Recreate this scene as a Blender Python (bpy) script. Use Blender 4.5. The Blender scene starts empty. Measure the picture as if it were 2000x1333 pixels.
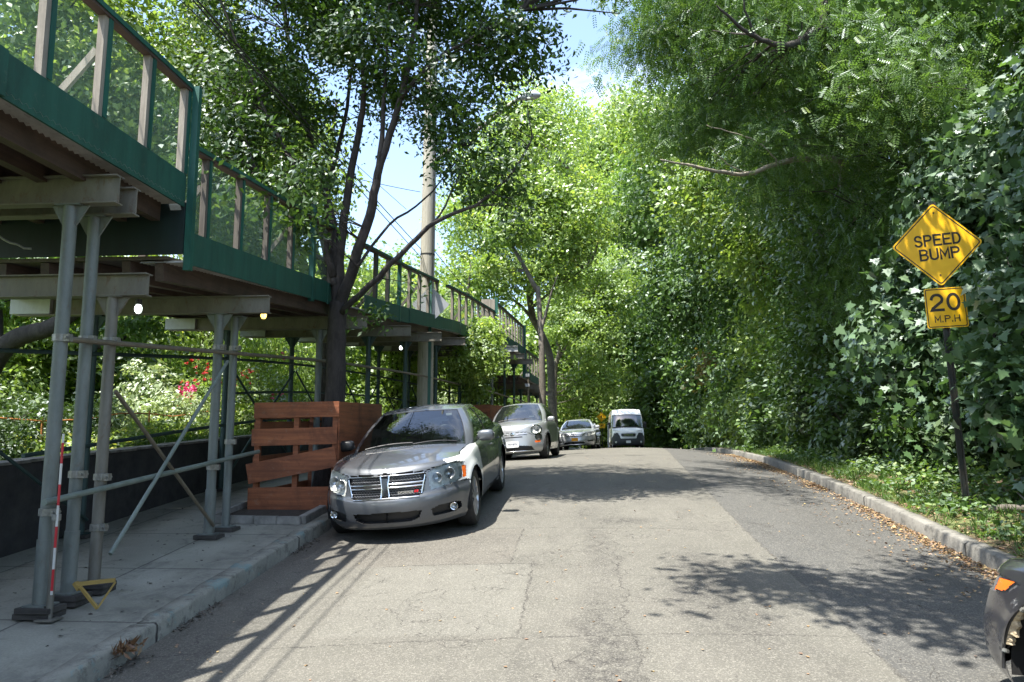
import bpy, bmesh, math, random
import numpy as np
from mathutils import Vector, Matrix, Euler
S = bpy.context.scene
COL = S.collection
R = math.radians

# ------------------------------------------------------------------ camera
cam_d = bpy.data.cameras.new("camera")
cam = bpy.data.objects.new("camera", cam_d)
COL.objects.link(cam)
cam.location = (0, 0, 2.05)
cam.rotation_euler = (R(90 + 7.4257), 0, R(4.5357))
cam_d.sensor_width = 36
cam_d.lens = 27.0
cam_d.clip_start = 0.05
cam_d.clip_end = 2000
S.camera = cam

# ------------------------------------------------------------------ light
SUN_EL, SUN_AZ = 66.0, -138.0       # azimuth measured from +Y towards +X: the sun stands behind the camera, to the left
sd = Vector((math.sin(R(SUN_AZ)) * math.cos(R(SUN_EL)), math.cos(R(SUN_AZ)) * math.cos(R(SUN_EL)), math.sin(R(SUN_EL))))
sun_d = bpy.data.lights.new("sun", 'SUN')
sun_d.energy = 5.0
sun_d.angle = R(0.53)
sun_d.color = (1.0, 0.955, 0.87)
sun = bpy.data.objects.new("sun", sun_d)
COL.objects.link(sun)
sun.rotation_euler = sd.to_track_quat('Z', 'Y').to_euler()
sun.location = (-20, -20, 40)

world = bpy.data.worlds.new("World")
S.world = world
world.use_nodes = True
wn = world.node_tree
wn.nodes.clear()
sky = wn.nodes.new('ShaderNodeTexSky')
sky.sky_type = 'NISHITA'
sky.sun_disc = False
sky.sun_elevation = R(SUN_EL)
sky.sun_rotation = R(SUN_AZ)
sky.air_density = 1.0
sky.dust_density = 1.2
sky.ozone_density = 1.5
tc = wn.nodes.new('ShaderNodeTexCoord')
mp = wn.nodes.new('ShaderNodeMapping')
mp.inputs['Scale'].default_value = (1.0, 1.0, 2.6)
mp.inputs['Location'].default_value = (0.35, 0.1, 0.22)
nz = wn.nodes.new('ShaderNodeTexNoise')
nz.inputs['Scale'].default_value = 2.6
nz.inputs['Detail'].default_value = 9
nz.inputs['Roughness'].default_value = 0.58
nz.inputs['Distortion'].default_value = 0.35
rp = wn.nodes.new('ShaderNodeValToRGB')
rp.color_ramp.elements[0].position = 0.50
rp.color_ramp.elements[0].color = (0.03, 0.03, 0.03, 1)
rp.color_ramp.elements[1].position = 0.86
rp.color_ramp.elements[1].color = (1, 1, 1, 1)
mx = wn.nodes.new('ShaderNodeMix')
mx.data_type = 'RGBA'
mx.inputs[7].default_value = (6.5, 6.8, 7.2, 1)
bg = wn.nodes.new('ShaderNodeBackground')
bg.inputs['Strength'].default_value = 0.15
wo = wn.nodes.new('ShaderNodeOutputWorld')
L = wn.links.new
L(tc.outputs['Generated'], mp.inputs['Vector']); L(mp.outputs[0], nz.inputs['Vector'])
L(nz.outputs[0], rp.inputs[0]); L(rp.outputs[0], mx.inputs[0])
L(sky.outputs[0], mx.inputs[6]); L(mx.outputs[2], bg.inputs[0]); L(bg.outputs[0], wo.inputs[0])

S.view_settings.view_transform = 'Standard'
S.view_settings.look = 'None'
S.view_settings.gamma = 1.0
S.view_settings.exposure = 1.6
S.cycles.max_bounces = 8
S.cycles.diffuse_bounces = 3
S.cycles.glossy_bounces = 3
S.cycles.transmission_bounces = 4
S.cycles.transparent_max_bounces = 10
S.cycles.caustics_reflective = False
S.cycles.caustics_refractive = False

# ------------------------------------------------------------------ helpers
rng = np.random.default_rng(7)
random.seed(7)

def tag(o, label=None, cat=None, group=None, kind=None):
    if label: o['label'] = label
    if cat: o['category'] = cat
    if group: o['group'] = group
    if kind: o['kind'] = kind
    return o

ORG = {}
def thing(name, label, cat, loc=(0, 0, 0), group=None):
    o = bpy.data.objects.new(name, None)
    o.empty_display_size = 0.2
    COL.objects.link(o)
    o.location = loc
    ORG[o.name] = Vector(loc)
    return tag(o, label, cat, group)

def link_mesh(me, name, m, parent, org=None):
    """link a mesh whose vertices are in world coordinates as ONE object under parent"""
    o = bpy.data.objects.new(name, me)
    COL.objects.link(o)
    if m is not None:
        for k in (m if isinstance(m, (list, tuple)) else [m]):
            me.materials.append(k)
    if parent is not None:
        o.parent = parent
        off = ORG.get(parent.name, Vector((0, 0, 0)))
        me.transform(Matrix.Translation(-off))
        ORG[o.name] = off
    elif org is not None:
        me.transform(Matrix.Translation(-Vector(org)))
        o.location = org
        ORG[o.name] = Vector(org)
    return o

class MB:
    def __init__(s):
        s.v = []; s.f = []; s.mi = []
    def add(s, vs, fs, mi=0):
        n = len(s.v)
        s.v += [tuple(p) for p in vs]
        s.f += [tuple(i + n for i in f) for f in fs]
        s.mi += [mi] * len(fs)
        return s
    def box(s, lo, hi, mi=0):
        x0, y0, z0 = lo; x1, y1, z1 = hi
        return s.add([(x0,y0,z0),(x1,y0,z0),(x1,y1,z0),(x0,y1,z0),(x0,y0,z1),(x1,y0,z1),(x1,y1,z1),(x0,y1,z1)],
              [(0,3,2,1),(4,5,6,7),(0,1,5,4),(1,2,6,5),(2,3,7,6),(3,0,4,7)], mi)
    def cbox(s, c, size, rot=None, mi=0):
        hx, hy, hz = size[0]/2, size[1]/2, size[2]/2
        vs = [Vector(p) for p in ((-hx,-hy,-hz),(hx,-hy,-hz),(hx,hy,-hz),(-hx,hy,-hz),(-hx,-hy,hz),(hx,-hy,hz),(hx,hy,hz),(-hx,hy,hz))]
        if rot is not None:
            vs = [rot @ p for p in vs]
        c = Vector(c)
        return s.add([p + c for p in vs], [(0,3,2,1),(4,5,6,7),(0,1,5,4),(1,2,6,5),(2,3,7,6),(3,0,4,7)], mi)
    def beam(s, a, b, w, h, up=(0, 0, 1), mi=0):
        """box from a to b, w wide (sideways), h high"""
        a = Vector(a); b = Vector(b); d = (b - a).normalized(); up = Vector(up)
        sx = d.cross(up)
        if sx.length < 1e-4: sx = d.cross(Vector((0, 1, 0)))
        sx.normalize(); uz = sx.cross(d).normalized()
        vs = []
        for p in (a, b):
            for q, r in ((-1,-1),(1,-1),(1,1),(-1,1)):
                vs.append(p + sx * q * w / 2 + uz * r * h / 2)
        return s.add(vs, [(0,1,2,3)[::-1],(4,5,6,7),(0,1,5,4),(1,2,6,5),(2,3,7,6),(3,0,4,7)], mi)
    def ibeam(s, a, b, w, h, t=0.012, mi=0):
        a = Vector(a); b = Vector(b)
        u = Vector((0, 0, 1))
        s.beam(a + u*(h/2 - t/2), b + u*(h/2 - t/2), w, t, mi=mi)
        s.beam(a - u*(h/2 - t/2), b - u*(h/2 - t/2), w, t, mi=mi)
        s.beam(a, b, t, h - 2*t - 0.001, mi=mi)
        return s
    def tube(s, path, rad, n=10, cap=True, mi=0):
        P = [Vector(p) for p in path]
        if not isinstance(rad, (list, tuple)): rad = [rad] * len(P)
        base = len(s.v)
        prev = None; vs = []
        for i, p in enumerate(P):
            d = (P[min(i+1, len(P)-1)] - P[max(i-1, 0)]).normalized()
            if prev is None:
                ref = Vector((1, 0, 0)) if abs(d.x) < 0.9 else Vector((0, 1, 0))
            else:
                ref = prev
            sx = (ref - d * ref.dot(d)).normalized()
            sy = d.cross(sx)
            prev = sx
            for k in range(n):
                a = 2 * math.pi * k / n
                vs.append(p + (sx * math.cos(a) + sy * math.sin(a)) * rad[i])
        fs = []
        for i in range(len(P) - 1):
            for k in range(n):
                k2 = (k + 1) % n
                fs.append((i*n + k, i*n + k2, (i+1)*n + k2, (i+1)*n + k))
        if cap:
            fs.append(tuple(range(n))[::-1]); fs.append(tuple((len(P)-1)*n + k for k in range(n)))
        return s.add(vs, fs, mi)
    def lathe(s, prof, c=(0, 0, 0), axis='z', n=24, mi=0):
        """prof: list of (radius, height along axis)"""
        vs = []
        for r, h in prof:
            for k in range(n):
                a = 2*math.pi*k/n
                x, y = r*math.cos(a), r*math.sin(a)
                p = {'z': (x, y, h), 'y': (x, h, y), 'x': (h, x, y)}[axis]
                vs.append((p[0]+c[0], p[1]+c[1], p[2]+c[2]))
        fs = []
        for i in range(len(prof)-1):
            for k in range(n):
                k2 = (k+1) % n
                fs.append((i*n+k, i*n+k2, (i+1)*n+k2, (i+1)*n+k))
        return s.add(vs, fs, mi)
    def prism(s, poly, axis_vec, depth, mi=0):
        """poly: 3D points in a plane, extruded by axis_vec*depth"""
        P = [Vector(p) for p in poly]; D = Vector(axis_vec).normalized() * depth
        n = len(P)
        vs = P + [p + D for p in P]
        fs = [tuple(range(n))[::-1], tuple(range(n, 2*n))] + [(i, (i+1) % n, n+(i+1) % n, n+i) for i in range(n)]
        return s.add(vs, fs, mi)
    def mesh(s, name):
        me = bpy.data.meshes.new(name)
        me.from_pydata([tuple(p) for p in s.v], [], s.f)
        if any(s.mi): me.polygons.foreach_set('material_index', s.mi)
        return me
    def build(s, name, m, parent=None, smooth=False, bevel=0, org=None, fix=True):
        me = s.mesh(name)
        if fix or bevel:
            bm = bmesh.new(); bm.from_mesh(me)
            bmesh.ops.recalc_face_normals(bm, faces=bm.faces)
            if bevel:
                bmesh.ops.bevel(bm, geom=[e for e in bm.edges if e.is_manifold and e.calc_face_angle(0) > 0.6], offset=bevel, segments=2, affect='EDGES', clamp_overlap=True)
            bm.to_mesh(me); bm.free()
        if smooth:
            me.polygons.foreach_set('use_smooth', [True]*len(me.polygons))
        me.update()
        return link_mesh(me, name, m, parent, org)

def autosmooth(o, ang=35):
    me = o.data
    bm = bmesh.new(); bm.from_mesh(me)
    for f in bm.faces: f.smooth = True
    for e in bm.edges:
        if len(e.link_faces) == 2 and e.calc_face_angle(0) > R(ang): e.smooth = False
    bm.to_mesh(me); bm.free()
    return o

def np_mesh(name, V, F, smooth=False):
    """V (N,3), F (M,k) arrays"""
    me = bpy.data.meshes.new(name)
    V = np.asarray(V, np.float32); F = np.asarray(F, np.int32)
    M, k = F.shape
    me.vertices.add(len(V)); me.vertices.foreach_set('co', V.ravel())
    me.loops.add(M*k); me.loops.foreach_set('vertex_index', F.ravel())
    me.polygons.add(M)
    me.polygons.foreach_set('loop_start', np.arange(0, M*k, k, dtype=np.int32))
    me.polygons.foreach_set('loop_total', np.full(M, k, np.int32))
    if smooth: me.polygons.foreach_set('use_smooth', np.ones(M, bool))
    me.update(calc_edges=True)
    return me

# ---- the lie of the land: s runs along the street, u across it
_GY = [-300, -50, 0, 12, 15, 19, 25, 32, 40, 50, 70, 120, 600]
_GZ = [-12, -4.7, 0, 1.12, 1.33, 1.49, 1.57, 1.60, 1.58, 1.45, 1.05, 0.2, 0.0]
_sx = np.arange(-300, 600, 0.25)
_gz = np.interp(_sx, _GY, _GZ)
_k = np.hanning(15); _k /= _k.sum()
_gz = np.convolve(np.pad(_gz, 7, mode='edge'), _k, 'valid')
def gz(s): return np.interp(s, _sx, _gz)
def cx(s):
    s = np.asarray(s, float)
    t = np.clip(s - 8, 0, 13)
    return 0.0038*t*t + 2*0.0038*13*np.clip(s - 21, 0, None)
UL, UR = -3.15, 4.17
def W(u, s, z): return (float(u + cx(s)), float(s), float(z))
def zroad(u, s): return gz(s) + 0.14*(1 - ((u - 0.51)/3.66)**2)
def zwalk(s): return gz(s) + 0.15

# ---- node helper
class NB:
    def __init__(s, name):
        s.m = bpy.data.materials.new(name); s.m.use_nodes = True
        s.nt = s.m.node_tree; s.nt.nodes.clear()
        s.out = s.nt.nodes.new('ShaderNodeOutputMaterial')
    def n(s, t, ins=None, **kw):
        x = s.nt.nodes.new('ShaderNode' + t)
        for k, v in kw.items(): setattr(x, k, v)
        for k, v in (ins or {}).items(): s.set(x.inputs[k], v)
        return x
    def set(s, sock, v):
        if isinstance(v, bpy.types.NodeSocket): s.nt.links.new(v, sock)
        elif isinstance(v, bpy.types.Node): s.nt.links.new(v.outputs[0], sock)
        else:
            if isinstance(v, (tuple, list)) and len(v) == 3 and sock.type == 'RGBA': v = (*v, 1)
            sock.default_value = v
    def math(s, op, a, b=0.0, clamp=False):
        x = s.n('Math', {0: a, 1: b}, operation=op); x.use_clamp = clamp
        return x.outputs[0]
    def mix(s, f, a, b, blend='MIX'):
        x = s.nt.nodes.new('ShaderNodeMix'); x.data_type = 'RGBA'; x.blend_type = blend
        s.set(x.inputs[0], f); s.set(x.inputs[6], a); s.set(x.inputs[7], b)
        return x.outputs[2]
    def noise(s, vec, scale, detail=4, rough=0.55, dist=0.0):
        return s.n('TexNoise', {'Vector': vec, 'Scale': scale, 'Detail': detail, 'Roughness': rough, 'Distortion': dist}).outputs[0]
    def ramp(s, f, lo, hi, a=0.0, b=1.0):
        x = s.n('MapRange', {0: f, 1: lo, 2: hi, 3: a, 4: b}); x.clamp = True
        return x.outputs[0]
    def obj(s): return s.n('TexCoord').outputs['Object']
    def scale(s, vec, sc): return s.n('Mapping', {'Vector': vec, 'Scale': sc}).outputs[0]
    def bump(s, h, strength=0.3, dist=0.01):
        return s.n('Bump', {'Height': h, 'Strength': strength, 'Distance': dist}).outputs[0]
    def principled(s, **k):
        names = dict(color='Base Color', rough='Roughness', metal='Metallic', normal='Normal', coat='Coat Weight', coat_rough='Coat Roughness',
                     spec='Specular IOR Level', trans='Transmission Weight', emis='Emission Color', emis_s='Emission Strength', alpha='Alpha', ior='IOR')
        x = s.n('BsdfPrincipled', {names[a]: b for a, b in k.items()})
        s.nt.links.new(x.outputs[0], s.out.inputs[0])
        return x
    def surf(s, sh): s.nt.links.new(sh if isinstance(sh, bpy.types.NodeSocket) else sh.outputs[0], s.out.inputs[0])

def simple(name, col, rough=0.6, metal=0.0, var=0.15, scale=6, bump=0.0, bscale=60, col2=None, stretch=(1, 1, 1), **k):
    b = NB(name)
    v = b.scale(b.obj(), stretch)
    f = b.ramp(b.noise(v, scale, 5, 0.62), 0.3, 0.7)
    c2 = col2 or tuple(min(1, c*(1+var)) for c in col)
    c1 = col if col2 else tuple(c*(1-var) for c in col)
    kk = dict(color=b.mix(f, c1, c2), rough=rough, metal=metal)
    if bump: kk['normal'] = b.bump(b.noise(v, bscale, 4, 0.6), bump, 0.01)
    kk.update(k)
    b.principled(**kk)
    return b.m
# ------------------------------------------------------------------ ground materials
def uvw(b):
    """street coordinates (u across, s along) stored as a uv map"""
    return b.n('UVMap', uv_map='street').outputs[0]
def box_mask(b, u, s, u0, u1, s0, s1, e=0.03):
    a = b.math('MULTIPLY', b.ramp(u, u0-e, u0+e), b.ramp(u, u1-e, u1+e, 1, 0))
    c = b.math('MULTIPLY', b.ramp(s, s0-e, s0+e), b.ramp(s, s1-e, s1+e, 1, 0))
    return b.math('MULTIPLY', a, c)
def line_mask(b, a, w):
    return b.ramp(b.math('ABSOLUTE', a), w*0.45, w, 1, 0)

def mat_asphalt():
    b = NB('asphalt')
    v = uvw(b); sp = b.n('SeparateXYZ', {0: v}); u, s = sp.outputs[0], sp.outputs[1]
    big = b.noise(v, 0.55, 4, 0.6); mid = b.noise(v, 3.0, 5, 0.65); fine = b.noise(v, 55, 3, 0.7)
    wob = b.math('MULTIPLY', b.math('SUBTRACT', b.noise(v, 1.3, 5, 0.7), 0.5), 0.5)
    wob2 = b.math('MULTIPLY', b.math('SUBTRACT', b.noise(v, 7, 4, 0.7), 0.5), 0.12)
    agg = b.n('TexVoronoi', {'Vector': v, 'Scale': 110.0}, feature='F1')
    aggc = b.n('SeparateColor', {0: agg.outputs['Color']}).outputs[0]
    base = b.mix(b.ramp(big, 0.35, 0.65), (0.118, 0.114, 0.098), (0.160, 0.154, 0.132))
    base = b.mix(b.ramp(mid, 0.3, 0.75, 0, 0.5), base, (0.19, 0.178, 0.158))
    # newer, darker strip along the right kerb
    uu = b.math('ADD', u, wob2)
    right = b.ramp(uu, 2.0, 2.04)
    base = b.mix(right, base, b.mix(b.ramp(mid, 0.3, 0.7), (0.076, 0.077, 0.076), (0.104, 0.103, 0.099)))
    # lighter rectangular trench patch and a darker one beside it
    pe = b.math('ADD', s, b.math('MULTIPLY', wob, 0.3))
    pm = box_mask(b, uu, pe, -1.95, -0.42, 5.75, 7.75, 0.035)
    base = b.mix(b.math('MULTIPLY', pm, b.ramp(mid, 0.3, 0.7, 0.3, 0.62)), base, (0.20, 0.195, 0.172))
    pm2 = box_mask(b, uu, pe, -3.2, -0.62, 7.77, 9.4, 0.02)
    base = b.mix(b.math('MULTIPLY', pm2, 0.55), base, (0.15, 0.136, 0.118))
    # old stains
    st = b.math('MULTIPLY', b.ramp(b.noise(b.scale(v, (1, 0.35, 1)), 2.2, 6, 0.72, 0.6), 0.52, 0.68), 0.42)
    base = b.mix(st, base, (0.062, 0.058, 0.054))
    def spot(u0, s0, ru, rs, k):
        d = b.math('SQRT', b.math('ADD', b.math('POWER', b.math('DIVIDE', b.math('SUBTRACT', b.math('ADD', u, wob), u0), ru), 2.0), b.math('POWER', b.math('DIVIDE', b.math('SUBTRACT', b.math('ADD', s, wob), s0), rs), 2.0)))
        return b.math('MULTIPLY', b.math('MULTIPLY', b.ramp(d, 0.35, 1.1, 1, 0), k), b.ramp(b.noise(v, 9, 5, 0.75), 0.36, 0.6))
    for a in ((0.22, 5.0, 0.28, 2.3, 1.0), (0.25, 8.6, 0.2, 1.2, .6), (-2.6, 5.6, .35, 2.5, .5), (3.3, 9.5, .7, 4, .35), (1.15, 7.0, 0.42, 1.8, 0.9), (1.45, 8.0, 0.4, 0.35, 0.6), (-1.0, 8.9, 0.6, 0.5, 0.45), (0.6, 9.9, 0.45, 0.28, 0.95), (-2.3, 8.6, 1.0, 0.8, 0.5), (0.4, 15.5, 0.5, 2, 0.35), (-0.6, 12.0, 0.9, 0.5, 0.4)):
        base = b.mix(spot(*a), base, (0.05, 0.047, 0.044))
    # cracks and seams
    cr = None
    def addm(m):
        nonlocal cr
        cr = m if cr is None else b.math('MAXIMUM', cr, m)
    addm(b.math('MULTIPLY', line_mask(b, b.math('SUBTRACT', uu, 2.02), 0.018), 0.7))
    addm(b.math('MULTIPLY', line_mask(b, b.math('SUBTRACT', b.math('ADD', u, wob), 0.42), 0.012), b.ramp(s, 8.2, 8.8, 0.9, 0)))
    addm(b.math('MULTIPLY', line_mask(b, b.math('SUBTRACT', b.math('ADD', b.math('ADD', s, wob2), b.math('MULTIPLY', u, -0.08)), 5.72), 0.014), b.ramp(u, 2.0, 2.05, 0.85, 0)))
    addm(b.math('MULTIPLY', line_mask(b, b.math('SUBTRACT', b.math('ADD', s, wob2), 9.45), 0.02), b.ramp(u, 1.9, 2.05, 0.7, 0)))
    addm(b.math('MULTIPLY', line_mask(b, b.math('SUBTRACT', b.math('ADD', s, wob2), 7.76), 0.012), box_mask(b, u, s, -1.9, -0.4, 7, 9)))
    addm(b.math('MULTIPLY', line_mask(b, b.math('SUBTRACT', uu, -0.41), 0.012), box_mask(b, u, s, -1, 1, 5.7, 7.8)))
    addm(b.math('MULTIPLY', line_mask(b, b.math('SUBTRACT', uu, -0.62), 0.012), box_mask(b, u, s, -1, 1, 7.8, 9.4)))
    vd = b.n('TexVoronoi', {'Vector': b.n('VectorMath', {0: v, 1: b.n('VectorMath', {0: b.n('TexNoise', {'Vector': v, 'Scale': 4.0, 'Detail': 4.0}).outputs[1], 1: (0.35, 0.35, 0.35)}, operation='MULTIPLY').outputs[0]}, operation='ADD').outputs[0], 'Scale': 3.3}, feature='DISTANCE_TO_EDGE').outputs[0]
    web = b.math('MULTIPLY', b.ramp(vd, 0.008, 0.026, 1, 0), b.ramp(b.noise(v, 0.9, 4, 0.7, 0.4), 0.47, 0.58))
    addm(b.math('MULTIPLY', web, 0.95))
    cr = b.math('MULTIPLY', cr, b.ramp(b.noise(v, 5.5, 5, 0.75), 0.36, 0.56, 0.12, 0.85))
    base = b.mix(cr, base, (0.035, 0.032, 0.03))
    # aggregate
    base = b.mix(b.ramp(aggc, 0.0, 1.0, 0.05, 0.36), base, b.mix(b.ramp(aggc, 0.55, 0.98), (0.085, 0.08, 0.07), (0.42, 0.40, 0.35)))
    base = b.mix(b.ramp(fine, 0.35, 0.65, 0.0, 0.30), base, (0.045, 0.043, 0.042))
    h = b.math('ADD', b.math('MULTIPLY', agg.outputs[0], 0.9), b.math('ADD', fine, b.math('MULTIPLY', cr, -1.2)))
    base = b.mix(1.0, base, (0.80, 0.80, 0.785), 'MULTIPLY')
    b.principled(color=base, rough=b.ramp(mid, 0.3, 0.7, 0.78, 0.92), normal=b.bump(h, 0.55, 0.008), spec=0.35)
    return b.m

def mat_walk():
    b = NB('sidewalk_concrete')
    v = uvw(b); sp = b.n('SeparateXYZ', {0: v}); u, s = sp.outputs[0], sp.outputs[1]
    wob = b.math('MULTIPLY', b.math('SUBTRACT', b.noise(v, 5, 4, 0.7), 0.5), 0.03)
    f = b.noise(v, 0.9, 6, 0.68, 0.5)
    base = b.mix(b.ramp(f, 0.3, 0.7), (0.19, 0.188, 0.155), (0.33, 0.328, 0.275))
    base = b.mix(b.math('MULTIPLY', b.ramp(b.noise(v, 2.4, 6, 0.75, 0.8), 0.52, 0.66), 0.6), base, (0.085, 0.08, 0.074))
    base = b.mix(b.math('MULTIPLY', b.ramp(b.noise(v, 60, 3, 0.7), 0.4, 0.65), 0.35), base, (0.1, 0.095, 0.085))
    base = b.mix(b.ramp(b.noise(v, 14, 2, 0.5), 0.70, 0.73), base, (0.03, 0.028, 0.026))
    base = b.mix(b.math('MULTIPLY', b.ramp(b.noise(b.scale(v, (0.5, 2.5, 1)), 1.6, 6, 0.75, 1.2), 0.58, 0.70), 0.35), base, (0.40, 0.40, 0.36))
    base = b.mix(b.math('MULTIPLY', b.ramp(u, -3.75, -3.5, 0, 1), b.ramp(b.noise(v, 6, 6, 0.8), 0.4, 0.6, 0.1, 0.6)), base, (0.10, 0.10, 0.09))
    j = None
    for a, per, off in ((u, 1.22, 0.55), (s, 1.52, 0.28)):
        m = b.math('PINGPONG', b.math('ADD', b.math('ADD', a, wob), off + 30*per), per/2)
        m = b.ramp(m, 0.004, 0.014, 1, 0)
        j = m if j is None else b.math('MAXIMUM', j, m)
    base = b.mix(b.math('MULTIPLY', j, 0.85), base, (0.05, 0.048, 0.045))
    h = b.math('SUBTRACT', b.noise(v, 40, 4, 0.7), b.math('MULTIPLY', j, 3))
    b.principled(color=base, rough=b.ramp(f, 0.3, 0.7, 0.55, 0.8), normal=b.bump(h, 0.35, 0.006))
    return b.m

def mat_kerb(col0, col1, old=False):
    b = NB('kerb_concrete')
    v = uvw(b); sp = b.n('SeparateXYZ', {0: v}); u, s = sp.outputs[0], sp.outputs[1]
    o = b.obj()
    base = b.mix(b.ramp(b.noise(o, 2.2, 6, 0.7), 0.3, 0.7), col0, col1)
    base = b.mix(b.math('MULTIPLY', b.ramp(b.noise(o, 9, 5, 0.75), 0.5, 0.66), 0.7), base, tuple(c*0.4 for c in col0))
    wob = b.math('MULTIPLY', b.math('SUBTRACT', b.noise(o, 6, 3, 0.7), 0.5), 0.06)
    j = b.ramp(b.math('PINGPONG', b.math('ADD', b.math('ADD', s, wob), 60.2), 1.5), 0.008, 0.025, 1, 0)
    base = b.mix(j, base, (0.03, 0.028, 0.025))
    if old:
        bl = b.math('MULTIPLY', b.ramp(b.noise(o, 3.1, 5, 0.7), 0.56, 0.62), 0.55)
        base = b.mix(bl, base, (0.13, 0.24, 0.25))
    b.principled(color=base, rough=0.85, normal=b.bump(b.math('SUBTRACT', b.noise(o, 30, 6, 0.75), b.math('MULTIPLY', j, 2)), 0.6, 0.01))
    return b.m

def mat_ground():
    b = NB('ground_soil')
    o = b.obj()
    d = b.math('SUBTRACT', b.n('SeparateXYZ', {0: uvw(b)}).outputs[0], 0)
    soil = b.mix(b.ramp(b.noise(o, 5, 6, 0.75), 0.3, 0.7), (0.045, 0.033, 0.02), (0.15, 0.11, 0.065))
    soil = b.mix(b.ramp(b.noise(o, 30, 4, 0.7), 0.5, 0.68), soil, (0.22, 0.16, 0.085))
    grass = b.mix(b.ramp(b.noise(o, 3, 5, 0.7), 0.3, 0.7), (0.06, 0.11, 0.022), (0.14, 0.2, 0.05))
    gm = b.ramp(d, -5.8, -5.7, 1, 0)
    g2 = b.math('MULTIPLY', b.ramp(b.noise(o, 1.6, 4, 0.7), 0.45, 0.6), 0.6)
    gm = b.math('MAXIMUM', gm, g2)
    b.principled(color=b.mix(gm, soil, grass), rough=0.95, normal=b.bump(b.noise(o, 18, 6, 0.8), 0.8, 0.03))
    return b.m

M = {}
M['asphalt'] = mat_asphalt(); M['walk'] = mat_walk()
M['kerbR'] = mat_kerb((0.125, 0.12, 0.105), (0.225, 0.215, 0.19)); M['kerbL'] = mat_kerb((0.15, 0.15, 0.128), (0.29, 0.288, 0.245), True)
M['ground'] = mat_ground()

def street_sheet(name, us, ss, zf, m, kind='structure', xwob=0):
    us = np.asarray(us, float); ss = np.asarray(ss, float)
    Us, Ss = np.meshgrid(us, ss)
    Z = zf(Us, Ss)
    X = Us + cx(Ss)
    V = np.stack([X, Ss, Z], -1).reshape(-1, 3)
    nu = len(us); ns = len(ss)
    i = np.arange(ns-1)[:, None]*nu + np.arange(nu-1)[None, :]
    F = np.stack([i, i+1, i+nu+1, i+nu], -1).reshape(-1, 4)
    me = np_mesh(name, V, F, True)
    uv = me.uv_layers.new(name='street')
    li = F.ravel()
    uvd = np.stack([Us.ravel()[li], Ss.ravel()[li]], -1).astype(np.float32)
    uv.data.foreach_set('uv', uvd.ravel())
    return tag(link_mesh(me, name, m, None), kind=kind)

def lump(u, s, a, f, ph=0): return a*(np.sin(u*f*1.3+ph)*np.sin(s*f+ph*2) + 0.5*np.sin(u*f*2.9+1+ph)*np.sin(s*f*2.3+2))
SSN = np.concatenate([np.arange(-60, -6, 3), np.arange(-6, 30, 0.25), np.arange(30, 75, 1.0), np.arange(75, 330, 8)])
# road: parabolic crown and slight unevenness
street_sheet('road', np.linspace(UL, UR, 41), SSN, lambda u, s: zroad(u, s) + lump(u, s, 0.006, 1.3), M['asphalt'])
# sidewalk
street_sheet('sidewalk', np.linspace(-5.86, UL-0.15, 12), SSN, lambda u, s: zwalk(s) + lump(u, s, 0.004, 0.9) + 0*u, M['walk'])

def terr(u, s):
    base = gz(s)
    z = np.where((u > -6.15) & (u < 4.28), base - 0.25, base)
    gl = np.clip(-6.15 - u, 0, 40)
    gr = np.clip(u - 4.28, 0, 60)
    zl = base + 0.72 + 0.06*gl + lump(u, s, 0.06, 0.5)*np.clip(gl, 0, 1)
    zr = base + 0.15 + 0.10*np.clip(gr, 0, 1.5) + 0.28*np.clip(gr-1.5, 0, 12) + lump(u, s, 0.035, 1.7)*np.clip(gr*2, 0, 1)
    z = np.where(u <= -6.15, zl, z); z = np.where(u >= 4.28, zr, z)
    return z
def tz(u, s): return float(terr(np.array(float(u)), np.array(float(s))))
us = np.concatenate([[-320, -200, -120, -70, -40], np.arange(-30, -6.2, 0.6), [-6.16, -6.149, -5, -3, 0, 3, 4.279, 4.281], np.arange(4.4, 8, 0.2), np.arange(8, 30, 0.8), [40, 70, 120, 200, 320]])
street_sheet('ground', us, SSN, terr, M['ground'])

def kerb(name, u0, u1, ztop, zbot, m, seed, s0=-40, s1=75):
    r = np.random.default_rng(seed)
    ss = np.arange(s0, s1, 0.12)
    prof = [(u0, zbot), (u0, ztop-0.02), (u0+0.02 if u1 > u0 else u0-0.02, ztop), (u1, ztop), (u1, zbot)]
    V = []; UV = []
    for s in ss:
        g = float(gz(s)); j = abs(((s+60.2) % 3.0)-0.0) < 0.1
        dz = -0.012 if j else 0
        for k, (u, z) in enumerate(prof):
            ju, jz = r.normal(0, 0.004), r.normal(0, 0.003)
            if k in (0, 4): ju = jz = 0
            V.append((u + ju + float(cx(s)), s, g + z + (jz + dz if k in (1, 2, 3) else 0))); UV.append((u, s))
    n = len(prof); F = []
    for i in range(len(ss)-1):
        for k in range(n-1):
            a = i*n+k
            F.append((a, a+1, a+n+1, a+n))
    F = np.array(F)
    me = np_mesh(name, V, F, False)
    bm = bmesh.new(); bm.from_mesh(me); bmesh.ops.recalc_face_normals(bm, faces=bm.faces); bm.to_mesh(me); bm.free()
    uv = me.uv_layers.new(name='street')
    idx = np.zeros(len(me.loops), np.int32); me.loops.foreach_get('vertex_index', idx)
    uv.data.foreach_set('uv', np.array(UV, np.float32)[idx].ravel())
    return tag(link_mesh(me, name, m, None), kind='structure')
kerb('kerb', UR, UR+0.16, 0.165, -0.1, M['kerbR'], 3)
kerb('kerb', UL, UL-0.17, 0.155, -0.1, M['kerbL'], 4)
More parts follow.
